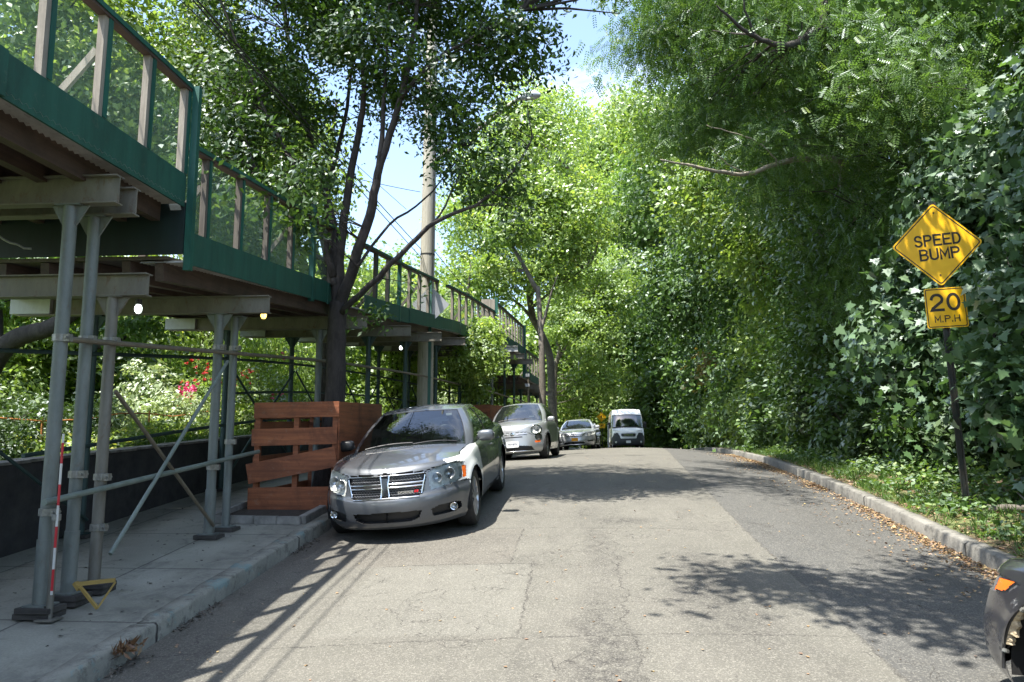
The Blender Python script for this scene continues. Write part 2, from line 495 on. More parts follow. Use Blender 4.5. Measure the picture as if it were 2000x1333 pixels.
# ------------------------------------------------------------------ sidewalk shed
def mat_steel(name, c1, c2, rust=0.35):
    b = NB(name); o = b.obj()
    f = b.noise(b.scale(o, (1, 1, 0.35)), 7, 6, 0.7)
    base = b.mix(b.ramp(f, 0.3, 0.7), c1, c2)
    base = b.mix(b.math('MULTIPLY', b.ramp(b.noise(b.scale(o, (1, 1, 0.5)), 16, 6, 0.75, 0.5), 0.56, 0.68), rust), base, (0.12, 0.065, 0.035))
    b.principled(color=base, rough=b.ramp(f, 0.3, 0.7, 0.45, 0.7), metal=0.25, normal=b.bump(b.noise(o, 45, 4, 0.6), 0.15, 0.004))
    return b.m
def mat_wood(name, c1, c2, axis=1, sc=22, paint=0.0, rough=0.75):
    b = NB(name); o = b.obj()
    st = [1.0, 1.0, 1.0]; st[axis] = 0.06
    f = b.noise(b.scale(o, tuple(st)), sc, 6, 0.7, 0.6)
    base = b.mix(b.ramp(f, 0.3, 0.7), c1, c2)
    base = b.mix(b.math('MULTIPLY', b.ramp(b.noise(b.scale(o, (1, 1, 0.35) if axis == 2 else (1, 1, 1)), 2.6, 6, 0.75, 0.6), 0.48, 0.68), 0.6), base, tuple(c*0.5 for c in c1))
    if paint:
        base = b.mix(b.math('MULTIPLY', b.ramp(b.noise(o, 11, 6, 0.8), 0.58, 0.64), paint), base, (0.22, 0.19, 0.15))
    b.principled(color=base, rough=rough, normal=b.bump(f, 0.4, 0.006))
    return b.m
M['steel'] = mat_steel('galvanised_post', (0.095, 0.112, 0.106), (0.19, 0.212, 0.2))
M['steel_old'] = mat_steel('weathered_post', (0.10, 0.097, 0.083), (0.195, 0.187, 0.16), 0.6)
M['steel_beam'] = mat_steel('steel_beam', (0.12, 0.112, 0.094), (0.215, 0.2, 0.168), 0.7)
M['steel_light'] = mat_steel('light_steel_beam', (0.33, 0.34, 0.34), (0.48, 0.49, 0.49), 0.15)
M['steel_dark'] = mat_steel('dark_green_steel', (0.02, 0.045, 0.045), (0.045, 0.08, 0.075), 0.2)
M['pipe'] = mat_steel('brown_pipe', (0.11, 0.095, 0.07), (0.2, 0.175, 0.13), 0.7)
M['pipe_green'] = mat_steel('grey_green_pipe', (0.13, 0.16, 0.14), (0.22, 0.26, 0.23), 0.3)
M['galv'] = simple('galvanised_clamp', (0.22, 0.22, 0.2), 0.45, 0.5, 0.3, 30, 0.2)
M['green'] = mat_wood('green_plywood', (0.007, 0.058, 0.042), (0.015, 0.092, 0.066), 2, 6, 0.10, 0.62)
M['green_dk'] = mat_wood('dark_green_paint', (0.006, 0.062, 0.046), (0.012, 0.1, 0.075), 2, 8, 0.0, 0.5)
M['greywood'] = mat_wood('weathered_lumber', (0.17, 0.15, 0.122), (0.31, 0.28, 0.235), 2, 26, 0.0, 0.85)
M['green_shaded'] = mat_wood('shaded_green_paint', (0.002, 0.008, 0.010), (0.004, 0.016, 0.018), 2, 8, 0.0, 0.6)  # green paint taken near black, the end panel's shadow put into its colour
M['greywood_shaded'] = mat_wood('shaded_weathered_lumber', (0.055, 0.047, 0.038), (0.125, 0.108, 0.088), 2, 26, 0.0, 0.85)  # same weathered lumber, colour darkened to stand for shade on the second railing
M['redwood'] = mat_wood('red_brown_joist', (0.038, 0.025, 0.02), (0.085, 0.055, 0.042), 1, 18, 0.0, 0.7)
M['deckwood'] = mat_wood('deck_plank', (0.07, 0.058, 0.046), (0.15, 0.125, 0.1), 1, 14, 0.0, 0.85)
M['block'] = mat_wood('dark_timber_block', (0.03, 0.028, 0.026), (0.075, 0.068, 0.06), 0, 20, 0.0, 0.9)
M['corr'] = mat_steel('corrugated_steel', (0.30, 0.29, 0.26), (0.47, 0.46, 0.42), 0.4)

def mat_screen():
    b = NB('wire_screen'); o = b.obj()
    sp = b.n('SeparateXYZ', {0: o})
    def grid(a, per):
        return b.ramp(b.math('PINGPONG', b.math('ADD', a, 50.0), per/2), per*0.10, per*0.16, 1, 0)
    g = b.math('MAXIMUM', grid(sp.outputs[1], 0.007), grid(sp.outputs[2], 0.007))
    d = b.n('BsdfDiffuse', {'Color': (0.42, 0.62, 0.50)})
    t = b.n('BsdfTransparent')
    b.surf(b.n('MixShader', {0: b.math('MULTIPLY', g, 0.42), 1: t.outputs[0], 2: d.outputs[0]}))
    return b.m
M['screen'] = mat_screen()

shed = thing('sidewalk_shed', 'long green plywood sidewalk shed on grey steel posts stepping up the left pavement', 'sidewalk shed', W(-4.13, 6.0, float(zwalk(6.0))))
U_F, U_B = -3.75, -6.95          # street fascia and garden fascia
UP, UG = -4.13, -5.66            # street posts and garden posts

def sloped(s0, z0, k): return lambda s: z0 + k*(s - s0)
Z2 = sloped(7.13, 3.76, 0.0905)
SECT = [  # s0, s1, z of fascia bottom, post spacing of railing, panel length
    (-6.0, 7.03, lambda s: 4.33, 0.665, 2.44),
    (7.10, 25.95, lambda s: Z2(s) if s < 21 else Z2(21) + 0.045*(s-21), 0.80, 2.44),
    (26.0, 32.0, lambda s: 5.62, 0.62, 2.0),
    (32.1, 38.6, lambda s: 4.70, 0.80, 2.2)]
GAPS = [(11.75, 13.2), (18.75, 19.75)]     # where the street tree and the utility pole stand in front
FH = 0.325
def in_gap(s): return any(a <= s <= b for a, b in GAPS)
for si, (s0, s1, zf, dp, pl) in enumerate(SECT):
    # fascia panels
    edges = list(np.arange(s1, s0, -pl))[::-1]
    if edges[0] - s0 > 0.5: edges = [s0] + edges
    else: edges[0] = s0
    for k in range(len(edges)-1):
        a, b_ = edges[k], edges[k+1]
        pieces = [(a, b_)]
        if si == 1:
            for g0, g1 in GAPS[:1]:
                nn = []
                for p, q in pieces:
                    if q <= g0 or p >= g1: nn.append((p, q)); continue
                    if p < g0 - 0.2: nn.append((p, g0))
                    if q > g1 + 0.2: nn.append((g1, q))
                pieces = nn
        for p, q in pieces:
            m = MB()
            off = 0.006*(k % 3) + (0.02 if k % 2 else 0)
            n = max(1, int((q-p)/0.8))
            dz = random.uniform(-0.015, 0.02) if si else 0
            for t in range(n):
                sa, sb = p + (q-p)*t/n, p + (q-p)*(t+1)/n
                va = [W(U_F-off, sa, zf(sa)+dz), W(U_F-off, sb, zf(sb)+dz), W(U_F-off, sb, zf(sb)+FH+dz), W(U_F-off, sa, zf(sa)+FH+dz)]
                vb = [(x-0.02, y, z) for x, y, z in va]
                m.add(va+vb, [(0,1,2,3), (7,6,5,4), (0,4,5,1), (2,6,7,3)] + ([(0,3,7,4)] if t == 0 else []) + ([(1,5,6,2)] if t == n-1 else []))
            m.build('fascia_panel', M['green'], shed)
    # garden side fascia
    m = MB()
    for a in np.arange(s0, s1-0.01, 1.0):
        b_ = min(a+1.0, s1)
        m.beam(W(U_B, a, zf(a)+FH/2), W(U_B, b_, zf(b_)+FH/2), 0.02, FH)
    m.build('rear_fascia', M['green_dk'], shed)
    # deck: planks over joists, with a corrugated strip near the edge
    m = MB()
    for iu, uu in enumerate(np.arange(U_B+0.1, U_F-0.32, 0.24)):
        for a in np.arange(s0, s1-0.01, 2.4):
            b_ = min(a+2.39, s1)
            zz = 0.085 + random.uniform(-0.004, 0.004)
            m.beam(W(uu+0.12, a, zf(a)+zz), W(uu+0.12, b_, zf(b_)+zz), 0.2397, 0.035)
    m.build('deck', M['deckwood'], shed)
    m = MB()
    c0, c1_ = U_F-0.50, U_F-0.03
    st = np.arange(s0 if si != 0 else 1.0, s1, 0.035)
    vs = []
    for i_, s_ in enumerate(st):
        z = zf(s_) + 0.045 + (0.012 if i_ % 2 else -0.012)
        vs += [W(c0, s_, z), W(c1_, s_, z)]
    m.add(vs, [(2*i_, 2*i_+1, 2*i_+3, 2*i_+2) for i_ in range(len(st)-1)])
    m.build('corrugated_sheet', M['corr'], shed, fix=False)
    # joists along the street
    for uu in (-6.7, -6.15, -5.7, -5.25, -4.8, -4.4, -4.06):
        m = MB()
        m.beam(W(uu, s0+0.03, zf(s0)-0.04), W(uu, min(s1, 21)-0.02 if si == 1 else s1-0.02, zf(min(s1, 21) if si == 1 else s1)-0.04), 0.09, 0.20)
        if si == 1: m.beam(W(uu, 21, zf(21)-0.04), W(uu, s1, zf(s1)-0.04), 0.09, 0.20)
        m.build('joist', M['redwood'], shed)
    # railing: posts, top rail, screen, braces
    n = int((s1-s0)/dp)
    prev = None
    for k in range(n+1):
        s_ = s1 - 0.05 - k*dp
        if s_ < s0 + 0.02: s_ = s0+0.05
        if si == 1 and in_gap(s_): continue
        if si == 1 and k in (19, 13):   # a taller dark green post
            m = MB(); m.beam(W(U_F-0.05, s_, zf(s_)-0.02), W(U_F-0.05, s_, zf(s_)+1.42), 0.07, 0.09, up=(0,1,0)); m.build('rail_post', M['green_dk'], shed); continue
        m = MB()
        lean = random.uniform(-0.012, 0.012)
        m.beam(W(U_F-0.065, s_, zf(s_)+0.06), W(U_F-0.065, s_+lean, zf(s_)+1.21), 0.06, 0.09, up=(0,1,0))
        pw = m.build('rail_post', M['greywood_shaded' if si == 1 and s_ < 14 else 'greywood'], shed)
        m = MB(); m.beam(W(U_F-0.03, s_+0.03, zf(s_)+0.33), W(U_F-0.03, s_+0.03+lean, zf(s_)+1.20), 0.012, 0.05, up=(0,1,0)); m.build('green_strip', M['green_dk'], pw)
        if k % 3 == 2 and s_ > 3:
            m = MB(); m.beam(W(U_F-0.11, s_, zf(s_)+0.9), W(U_F-0.75, s_, zf(s_)+0.12), 0.035, 0.06); m.build('rail_brace', M['greywood_shaded' if si == 1 else 'greywood'], shed)
    runs = [(s0, s1)] if si != 1 else [(s0, GAPS[0][0]), (GAPS[0][1], GAPS[1][0]), (GAPS[1][1], s1)]
    for a0, a1 in runs:
        m = MB(); nn = max(1, int((a1-a0)/2))
        for t in range(nn):
            a, b_ = a0+(a1-a0)*t/nn, a0+(a1-a0)*(t+1)/nn
            m.beam(W(U_F-0.055, a, zf(a)+1.235), W(U_F-0.055, b_, zf(b_)+1.235), 0.095, 0.045)
        tr = m.build('top_rail', M['green_dk'], shed)
        m = MB()
        for t in range(nn):
            a, b_ = a0+(a1-a0)*t/nn, a0+(a1-a0)*(t+1)/nn
            m.beam(W(U_F-0.06, a, zf(a)+1.198), W(U_F-0.06, b_, zf(b_)+1.198), 0.085, 0.026)
        m.build('rail_board', M['redwood'], tr)
        m = MB()
        for t in range(nn):
            a, b_ = a0+(a1-a0)*t/nn, a0+(a1-a0)*(t+1)/nn
            m.add([W(U_F-0.105, a, zf(a)+0.1), W(U_F-0.105, b_, zf(b_)+0.1), W(U_F-0.105, b_, zf(b_)+1.19), W(U_F-0.105, a, zf(a)+1.19)], [(0,1,2,3)])
        m.build('mesh_screen', M['screen'], shed, fix=False)
# step between the near upper deck and the lower one
m = MB(); m.box((U_B, 7.04, 3.86), (U_F-0.03, 7.06, 4.38)); m.build('end_panel', M['green_shaded'], shed)
m = MB(); m.box((U_F-0.02, 7.035, 3.70), (U_F+0.05, 7.095, 5.58)); m.build('corner_post', M['green_dk'], shed)
for s_, za, zb in ((25.98, 5.3, 6.95), (32.05, 4.68, 6.9)):
    m = MB(); x, y, _ = W(U_F+0.02, s_, 0); m.box((x-0.09, y-0.045, za), (x+0.04, y+0.045, zb)); m.build('corner_post', M['green_dk'] if s_ < 30 else M['green_dk'], shed)
m = MB(); x, y, _ = W(U_F, 25.93, 0); m.box((x-0.5, y-0.01, 5.62), (x-0.03, y+0.01, 6.9)); m.build('end_panel', M['greywood'], shed)

def zbot(s):  # underside of the cross beams
    if s < 6.4: return 3.99
    for s0, s1, zf, _, _ in SECT[1:]:
        if s <= s1: return zf(s) - (0.36 if s0 < 26 else 0.40)
    return 4.3

FR = [  # s, street end of beam, post radius, materials (post, beam), beam light?
    (-4.6, -3.8, .06, 'steel', 'steel_beam'), (-1.6, -3.8, .06, 'steel', 'steel_beam'), (1.0, -3.8, .06, 'steel', 'steel_beam'), (3.5, -3.8, .06, 'steel', 'steel_beam'),
    (5.86, -3.72, .054, 'steel', 'steel_beam'), (6.18, -3.76, .051, 'steel', 'steel_beam'), (6.52, -3.80, .050, 'steel_old', 'steel_beam'), (8.61, -3.53, .052, 'steel', 'steel_beam'), (9.02, -3.60, .046, 'steel', None),
    (12.0, -3.35, .05, 'steel', 'steel_beam'), (14.6, -3.30, .05, 'steel_dark', 'steel_beam'), (17.2, -3.30, .05, 'steel_dark', 'steel_beam'), (19.9, -3.35, .05, 'steel_dark', 'steel_beam'),
    (22.5, -3.35, .05, 'steel_dark', 'steel_beam'), (25.1, -3.35, .05, 'steel', 'steel_beam'), (27.2, -3.2, .05, 'steel', 'steel_light'), (29.6, -3.35, .05, 'steel_dark', 'steel_beam'), (31.7, -3.35, .05, 'steel_dark', 'steel_beam'),
    (33.4, -3.35, .05, 'steel_dark', 'steel_beam'), (35.8, -3.35, .05, 'steel_dark', 'steel_beam'), (38.2, -3.35, .05, 'steel_dark', 'steel_beam')]
def clamp(parent, p, d, r=0.07):
    """a scaffold coupler round a pipe"""
    m = MB(); p = Vector(p)
    m.lathe([(r, -0.03), (r+0.012, -0.028), (r+0.012, 0.028), (r, 0.03)], p, 'z', 12)
    m.cbox(p + Vector((r+0.02, -0.02, 0)), (0.05, 0.05, 0.06))
    m.tube([p + Vector((r+0.02, -0.06, 0.0)), p + Vector((r+0.02, 0.04, 0.0))], 0.012, 6)
    return m.build('clamp', M['galv'], parent)
for fi, (s_, ue, r, pm, bm_) in enumerate(FR):
    zb = zbot(s_)
    hh = 0.24 if s_ < 6.4 else 0.205
    if bm_:
        m = MB(); m.ibeam(W(-6.62 if s_ > 8 else -6.3, s_, zb+hh/2), W(ue, s_, zb+hh/2), 0.11, hh, 0.012); bo = m.build('cross_beam', M[bm_], shed)
        if s_ > 7.2:
            m = MB(); m.box(W(-6.70, s_-0.06, zb+0.02), W(-6.20, s_+0.06, zb+hh-0.01)); m.build('beam_end', M['steel_light'], bo)
    sides = [UP] if s_ in (6.18, 9.02) else [UP, UG]
    for u_ in sides:
        zg = float(zwalk(s_))
        blk = 0.09 if u_ == UP else 0.04
        if s_ > 7.2 and u_ == UP: blk = 0.05
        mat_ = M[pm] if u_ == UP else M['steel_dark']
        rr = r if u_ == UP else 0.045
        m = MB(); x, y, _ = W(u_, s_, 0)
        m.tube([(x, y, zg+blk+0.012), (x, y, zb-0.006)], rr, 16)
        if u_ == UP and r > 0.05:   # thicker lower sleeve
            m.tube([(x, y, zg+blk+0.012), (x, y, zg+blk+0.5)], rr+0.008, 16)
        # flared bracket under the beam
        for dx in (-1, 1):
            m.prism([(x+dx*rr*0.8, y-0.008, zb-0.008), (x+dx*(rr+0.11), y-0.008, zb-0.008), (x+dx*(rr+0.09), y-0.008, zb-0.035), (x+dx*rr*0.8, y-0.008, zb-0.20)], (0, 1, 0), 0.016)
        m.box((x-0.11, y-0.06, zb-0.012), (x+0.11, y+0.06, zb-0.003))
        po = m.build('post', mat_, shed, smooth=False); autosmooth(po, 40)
        m = MB(); m.box((x-0.09, y-0.09, zg+blk), (x+0.09, y+0.09, zg+blk+0.012)); m.build('base_plate', mat_, po)
        m = MB()
        if u_ == UP and s_ < 7.2:
            m.box((x-0.15, y-0.11, zg+0.001), (x+0.14, y+0.11, zg+0.045)); m.box((x-0.13, y-0.12, zg+0.047), (x+0.15, y+0.10, zg+blk-0.001))
        else:
            m.box((x-0.13, y-0.11, zg+0.001), (x+0.14, y+0.11, zg+blk-0.001))
        m.build('timber_block', M['block'], po, bevel=0.004)
        if u_ == UP and s_ > 5 and s_ < 12:
            clamp(po, (x, y, zg+0.55 + 0.25*(fi % 3)), None, rr)
            if fi % 3 == 0: clamp(po, (x, y, zg+0.98), None, rr)
            clamp(po, (x, y, zg+2.18), None, rr)

def gpipe(u0, s0, h0, u1, s1, h1, r, mk, n=1):
    m = MB()
    P = []
    for t in range(n+1):
        s_ = s0+(s1-s0)*t/n
        x, y, _ = W(u0+(u1-u0)*t/n, s_, 0)
        P.append((x, y, float(zwalk(s_)) + h0+(h1-h0)*t/n))
    m.tube(P, r, 10)
    return autosmooth(m.build('tie_pipe', M[mk], shed))
ur = UP + 0.075
gpipe(ur, 5.7, 0.90, ur, 9.7, 0.86, 0.025, 'pipe_green', 4)
gpipe(ur, 5.85, 2.17, ur, 14.7, 2.02, 0.024, 'pipe', 8)
gpipe(ur, 14.4, 2.02, ur, 25.2, 2.0, 0.024, 'pipe', 8)
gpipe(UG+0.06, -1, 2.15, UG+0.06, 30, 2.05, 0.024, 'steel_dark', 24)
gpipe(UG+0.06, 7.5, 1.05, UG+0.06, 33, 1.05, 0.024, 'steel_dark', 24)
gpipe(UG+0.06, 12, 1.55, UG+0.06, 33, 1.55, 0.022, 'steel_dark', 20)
gpipe(ur, 22.3, 2.05, ur, 38, 2.0, 0.024, 'pipe', 12)
def brace(u, sa, ha, sb, hb, mk, r=0.019):
    m = MB(); a = W(u, sa, float(zwalk(sa))+ha); b_ = W(u, sb, float(zwalk(sb))+hb)
    m.tube([a, b_], r, 8)
    autosmooth(m.build('diagonal_brace', M[mk], shed))
brace(ur+0.0, 6.53, 1.73, 8.55, 0.16, 'pipe')
brace(ur+0.045, 6.54, 0.32, 8.62, 2.02, 'pipe_green')
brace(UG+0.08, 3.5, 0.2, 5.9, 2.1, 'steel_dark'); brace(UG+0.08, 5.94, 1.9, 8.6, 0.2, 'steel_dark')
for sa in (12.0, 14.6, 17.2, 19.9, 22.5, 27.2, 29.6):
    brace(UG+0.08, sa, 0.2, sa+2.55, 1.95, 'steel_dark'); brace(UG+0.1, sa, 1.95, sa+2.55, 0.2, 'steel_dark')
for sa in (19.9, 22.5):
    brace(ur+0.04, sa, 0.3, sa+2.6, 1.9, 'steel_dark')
for s_ in (5.9, 8.61):      # cable loop hanging from a beam
    pass
m = MB(); x0, y0, z0 = W(-5.0, 5.9, zbot(5.9)); P = [(x0 + 0.05*t, y0 + 0.02*t, z0 - 0.28*math.sin(min(t, 6)/6*1.57) - 0.03*(t > 6)) for t in range(9)]
autosmooth(m.tube(P, 0.010, 6).build('hanging_cable', M['galv'], shed))

# work lamps in wire cages under the deck
def mat_glow(name, col, s_):
    b = NB(name); b.principled(color=(0.9, 0.9, 0.85), rough=0.3, emis=(*col, 1), emis_s=s_); return b.m
M['glow_w'] = mat_glow('lit_bulb', (0.86, 1.0, 0.92), 3.0); M['glow_y'] = mat_glow('lit_amber_bulb', (1.0, 0.66, 0.12), 1.6)
M['dark_metal'] = simple('dark_metal', (0.03, 0.03, 0.03), 0.5, 0.3)
def work_lamp(s_, u_, z_, glow, label):
    x, y, _ = W(u_, s_, 0)
    t = thing('work_lamp', label, 'lamp', (x, y, z_), 'caged lamps hanging under the shed')
    m = MB(); m.lathe([(0.0, 0.0), (0.035, -0.002), (0.035, -0.05), (0.028, -0.06), (0.0, -0.061)], (x, y, z_), 'z', 14); autosmooth(m.build('socket', M['dark_metal'], t))
    m = MB(); m.lathe([(0.0, -0.055), (0.022, -0.06), (0.036, -0.09), (0.036, -0.125), (0.02, -0.15), (0.0, -0.155)], (x, y, z_), 'z', 16); o = m.build('bulb', M[glow], t, smooth=True)
    m = MB()
    for k in range(5):
        a = k*math.pi*2/5
        m.tube([(x+0.035*math.cos(a), y+0.035*math.sin(a), z_-0.05), (x+0.046*math.cos(a), y+0.046*math.sin(a), z_-0.10), (x+0.04*math.cos(a), y+0.04*math.sin(a), z_-0.15), (x, y, z_-0.175)], 0.0022, 4)
    m.build('cage', M['dark_metal'], t)
work_lamp(7.75, -4.62, zbot(7.75)+0.10, 'glow_w', 'bright white caged bulb under the shed between the near posts')
work_lamp(9.6, -4.02, zbot(9.6)+0.16, 'glow_y', 'amber caged bulb under the shed just left of the street tree')
work_lamp(18.4, -4.6, zbot(18.4)+0.0, 'glow_w', 'small lit bulb under the shed beyond the street tree, left of the utility pole')
work_lamp(29.0, -3.9, zbot(29)-0.05, 'glow_w', 'tiny lit bulb under the far raised part of the shed above the pale hatchback')
# ------------------------------------------------------------------ garden wall, guards, signs, pole
M['wall'] = simple('dark_stone_wall', (0.02, 0.02, 0.022), 0.9, 0, 0.3, 5, 0.8, 14, col2=(0.05, 0.048, 0.046))
M['cope'] = simple('pale_coping', (0.06, 0.058, 0.052), 0.8, 0, 0.3, 7, 0.5, 30, col2=(0.30, 0.285, 0.255))
wl = thing('garden_wall', 'low dark garden wall with a thin pale coping behind the shed posts', 'wall', W(-6.0, 7, float(zwalk(7))))
def wz(s): return 1.79 + 0.054*(s-7.5)
m = MB(); c_ = MB()
for a in np.arange(-10, 40, 1.0):
    b_ = a+1.0
    x0, x1 = float(cx(a)), float(cx(b_))
    za, zb_ = wz(a), wz(b_)
    m.add([(x0-6.12, a, gz(a)-0.1), (x0-5.90, a, gz(a)-0.1), (x1-5.90, b_, gz(b_)-0.1), (x1-6.12, b_, gz(b_)-0.1), (x0-6.12, a, za), (x0-5.90, a, za), (x1-5.90, b_, zb_), (x1-6.12, b_, zb_)],
          [(4,5,6,7), (1,2,6,5), (0,4,7,3)])
    c_.beam((x0-6.0, a, za+0.024), (x1-6.0, b_, zb_+0.016), 0.26, 0.03)
m.build('wall', M['wall'], wl, fix=False); c_.build('coping', M['cope'], wl)

# tree pit kerb and planks round the street tree
M['orange'] = mat_wood('orange_painted_board', (0.13, 0.038, 0.015), (0.34, 0.112, 0.042), 0, 16, 0.25, 0.7)
M['orange_y'] = mat_wood('orange_painted_side_board', (0.13, 0.038, 0.015), (0.34, 0.112, 0.042), 1, 16, 0.25, 0.7)
M['pit'] = simple('granite_edging', (0.12, 0.12, 0.11), 0.85, 0, 0.3, 8, 0.6, 30, col2=(0.27, 0.26, 0.24))
M['soil'] = simple('dark_soil', (0.02, 0.016, 0.012), 0.95, 0, 0.3, 12, 1.0, 30, col2=(0.05, 0.04, 0.03))
def tree_guard(u0, u1, s0, s1, h, label, side_planks=5):
    """board enclosure: front faces the camera end (s0), side faces the road (u1)"""
    zg = float(zwalk(s0))
    t = thing('tree_guard', label, 'tree guard', W((u0+u1)/2, s0, zg), 'orange board guards round street trees')
    def zz(s): return zwalk(s) + 0.02
    for (u_, s_) in ((u0, s0), (u1, s0), (u0, s1), (u1, s1), ((u0+u1)/2, s0), (u1, (s0+s1)/2)):
        x, y, _ = W(u_, s_, 0); x += -0.04 if u_ == u1 else 0.04 if u_ == u0 else 0; y += 0.04 if s_ == s0 else -0.04
        m = MB(); m.box((x-0.035, y-0.035, zz(s_)), (x+0.035, y+0.035, zg+h-0.03+ (s_-s0)*0.02)); m.build('guard_post', M['orange'], t)
    w = u1-u0
    def plank(a, b_, hgt, mk, up=(0,0,1)):
        m = MB(); m.beam(a, b_, 0.022, hgt); m.build('board', M[mk], t, bevel=0.003)
    def P(u, s, z): return Vector(W(u, s, z))
    fy = s0-0.012
    # front: top board, second, diagonal, bottom
    plank(P(u0-0.01, fy, zg+h-0.10), P(u1+0.02, fy, zg+h-0.085), 0.21, 'orange')
    plank(P(u0-0.03, fy, zg+h-0.47), P(u1, fy, zg+h-0.44), 0.23, 'orange')
    plank(P(u0-0.06, fy-0.025, zg+0.50), P(u1, fy-0.025, zg+h-0.72), 0.27, 'orange')
    plank(P(u0-0.05, fy, zg+0.17), P(u1, fy, zg+0.19), 0.30, 'orange')
    # sides
    for k in range(side_planks):
        zc = 0.16 + k*(h-0.28)/(side_planks-1)
        hgt = 0.27 if side_planks > 5 else 0.235
        plank(P(u1+0.012, s0, zg+zc), P(u1+0.012, s1, zg+zc+(s1-s0)*0.03), hgt, 'orange_y')
        if k != 3 and k != 1: plank(P(u0-0.012, s0+0.03, zg+zc), P(u0-0.012, s1, zg+zc+(s1-s0)*0.03), 0.2, 'orange_y')
        if k != 3: plank(P(u0, s1+0.012, zg+zc+0.04), P(u1, s1+0.012, zg+zc+0.04), 0.2, 'orange')
    return t
tree_guard(-4.36, -3.20, 10.25, 12.35, 1.46, 'orange board guard round the multi-stemmed street tree beside the nearest silver car', 6)
tree_guard(-4.3, -3.2, 22.3, 24.3, 1.40, 'small orange board guard seen just behind the roof of the nearest silver car', 6)
for (s0, s1) in ((9.45, 12.6), (21.8, 24.8)):
    e = thing('tree_pit', ('worn stone edging of the tree pit in front of the near orange guard' if s0 < 15 else 'stone edged tree pit under the far orange guard'), 'tree pit', W(-3.8, s0, float(zwalk(s0))))
    for a, b_ in (((-4.55, s0), (-3.36, s0)), ((-4.55, s0), (-4.55, s1)), ((-4.55, s1), (-3.36, s1)), ((-3.36, s0), (-3.36, s1))):
        m = MB(); n = 4
        for k in range(n):
            p = [a[0]+(b_[0]-a[0])*k/n, a[1]+(b_[1]-a[1])*k/n]; q = [a[0]+(b_[0]-a[0])*(k+0.985)/n, a[1]+(b_[1]-a[1])*(k+0.985)/n]
            d = random.uniform(-0.008, 0.008)
            m.beam(W(p[0], p[1]+d, float(zwalk(p[1]))+0.05+d), W(q[0], q[1]+d, float(zwalk(q[1]))+0.05+d), 0.10, 0.10)
        m.build('edging_stone', M['pit'], e, bevel=0.008)
    m = MB(); m.add([W(-4.5, s0+0.05, float(zwalk(s0))+0.04), W(-3.41, s0+0.05, float(zwalk(s0))+0.04), W(-3.41, s1-0.05, float(zwalk(s1))+0.04), W(-4.5, s1-0.05, float(zwalk(s1))+0.04)], [(0,1,2,3)]); m.build('pit_soil', M['soil'], e, fix=False)

# red and white striped pole on its own foot beside the nearest post
b = NB('striped_paint'); o_ = b.obj(); zc = b.n('SeparateXYZ', {0: o_}).outputs[2]
st = b.ramp(b.math('PINGPONG', b.math('ADD', zc, 0.02), 0.16), 0.079, 0.081)
b.principled(color=b.mix(st, (0.45, 0.02, 0.03), (0.55, 0.55, 0.53)), rough=0.5)
M['stripe'] = b.m
x, y, _ = W(-4.0, 5.78, 0); zg = float(zwalk(5.86))
t = thing('marker_pole', 'thin red and white striped pole strapped to the nearest shed post', 'marker pole', (x, y, zg))
m = MB(); m.tube([(x, y, zg+0.01), (x, y, zg+0.78)], 0.025, 12); autosmooth(m.build('sleeve', M['steel_old'], t))
m = MB(); m.box((x-0.07, y-0.07, zg), (x+0.07, y+0.07, zg+0.012)); m.build('foot_plate', M['steel_old'], t)
m = MB(); m.cbox((x+0.022, y-0.022, zg+0.80), (0.015, 0.010, 1.22)); m.build('striped_strip', M['stripe'], t)
m = MB(); m.lathe([(0.026, 0.74), (0.034, 0.745), (0.034, 0.79), (0.026, 0.795)], (x, y, zg), 'z', 12); m.build('collar', M['galv'], t)
# yellow bent bracket lying against the timber blocks
M['yel'] = simple('yellow_strap', (0.32, 0.22, 0.06), 0.6, 0, 0.2)
x, y, _ = W(-3.93, 6.06, 0); zg = float(zwalk(6.13))
t = thing('yellow_bracket', 'bent yellow triangular bracket standing by the timber blocks of the near posts', 'bracket', (x, y, zg))
m = MB(); m.beam((x-0.02, y, zg+0.17), (x+0.15, y-0.02, zg+0.01), 0.02, 0.022); m.beam((x-0.06, y, zg+0.19), (x+0.21, y+0.1, zg+0.21), 0.035, 0.03); m.beam((x+0.15, y-0.02, zg+0.012), (x+0.23, y+0.07, zg+0.2), 0.012, 0.012)
m.beam((x-0.07, y+0.01, zg+0.2), (x-0.02, y, zg+0.15), 0.04, 0.03)
m.build('strap', M['yel'], t)

# ---- speed bump sign
b = NB('sign_yellow'); o_ = b.obj()
b.principled(color=b.mix(b.ramp(b.noise(o_, 5, 5, 0.7), 0.35, 0.7), (0.80, 0.42, 0.006), (0.88, 0.50, 0.012)), rough=0.42, spec=0.4)
M['sign_y'] = b.m
M['sign_k'] = simple('sign_black', (0.018, 0.012, 0.008), 0.5, 0, 0.1)
M['alu'] = simple('aluminium_sheet', (0.40, 0.41, 0.43), 0.45, 0.5, 0.1, 4)
M['uchan'] = simple('green_channel_post', (0.022, 0.032, 0.03), 0.5, 0.4, 0.3, 8, 0.2, col2=(0.06, 0.05, 0.04))

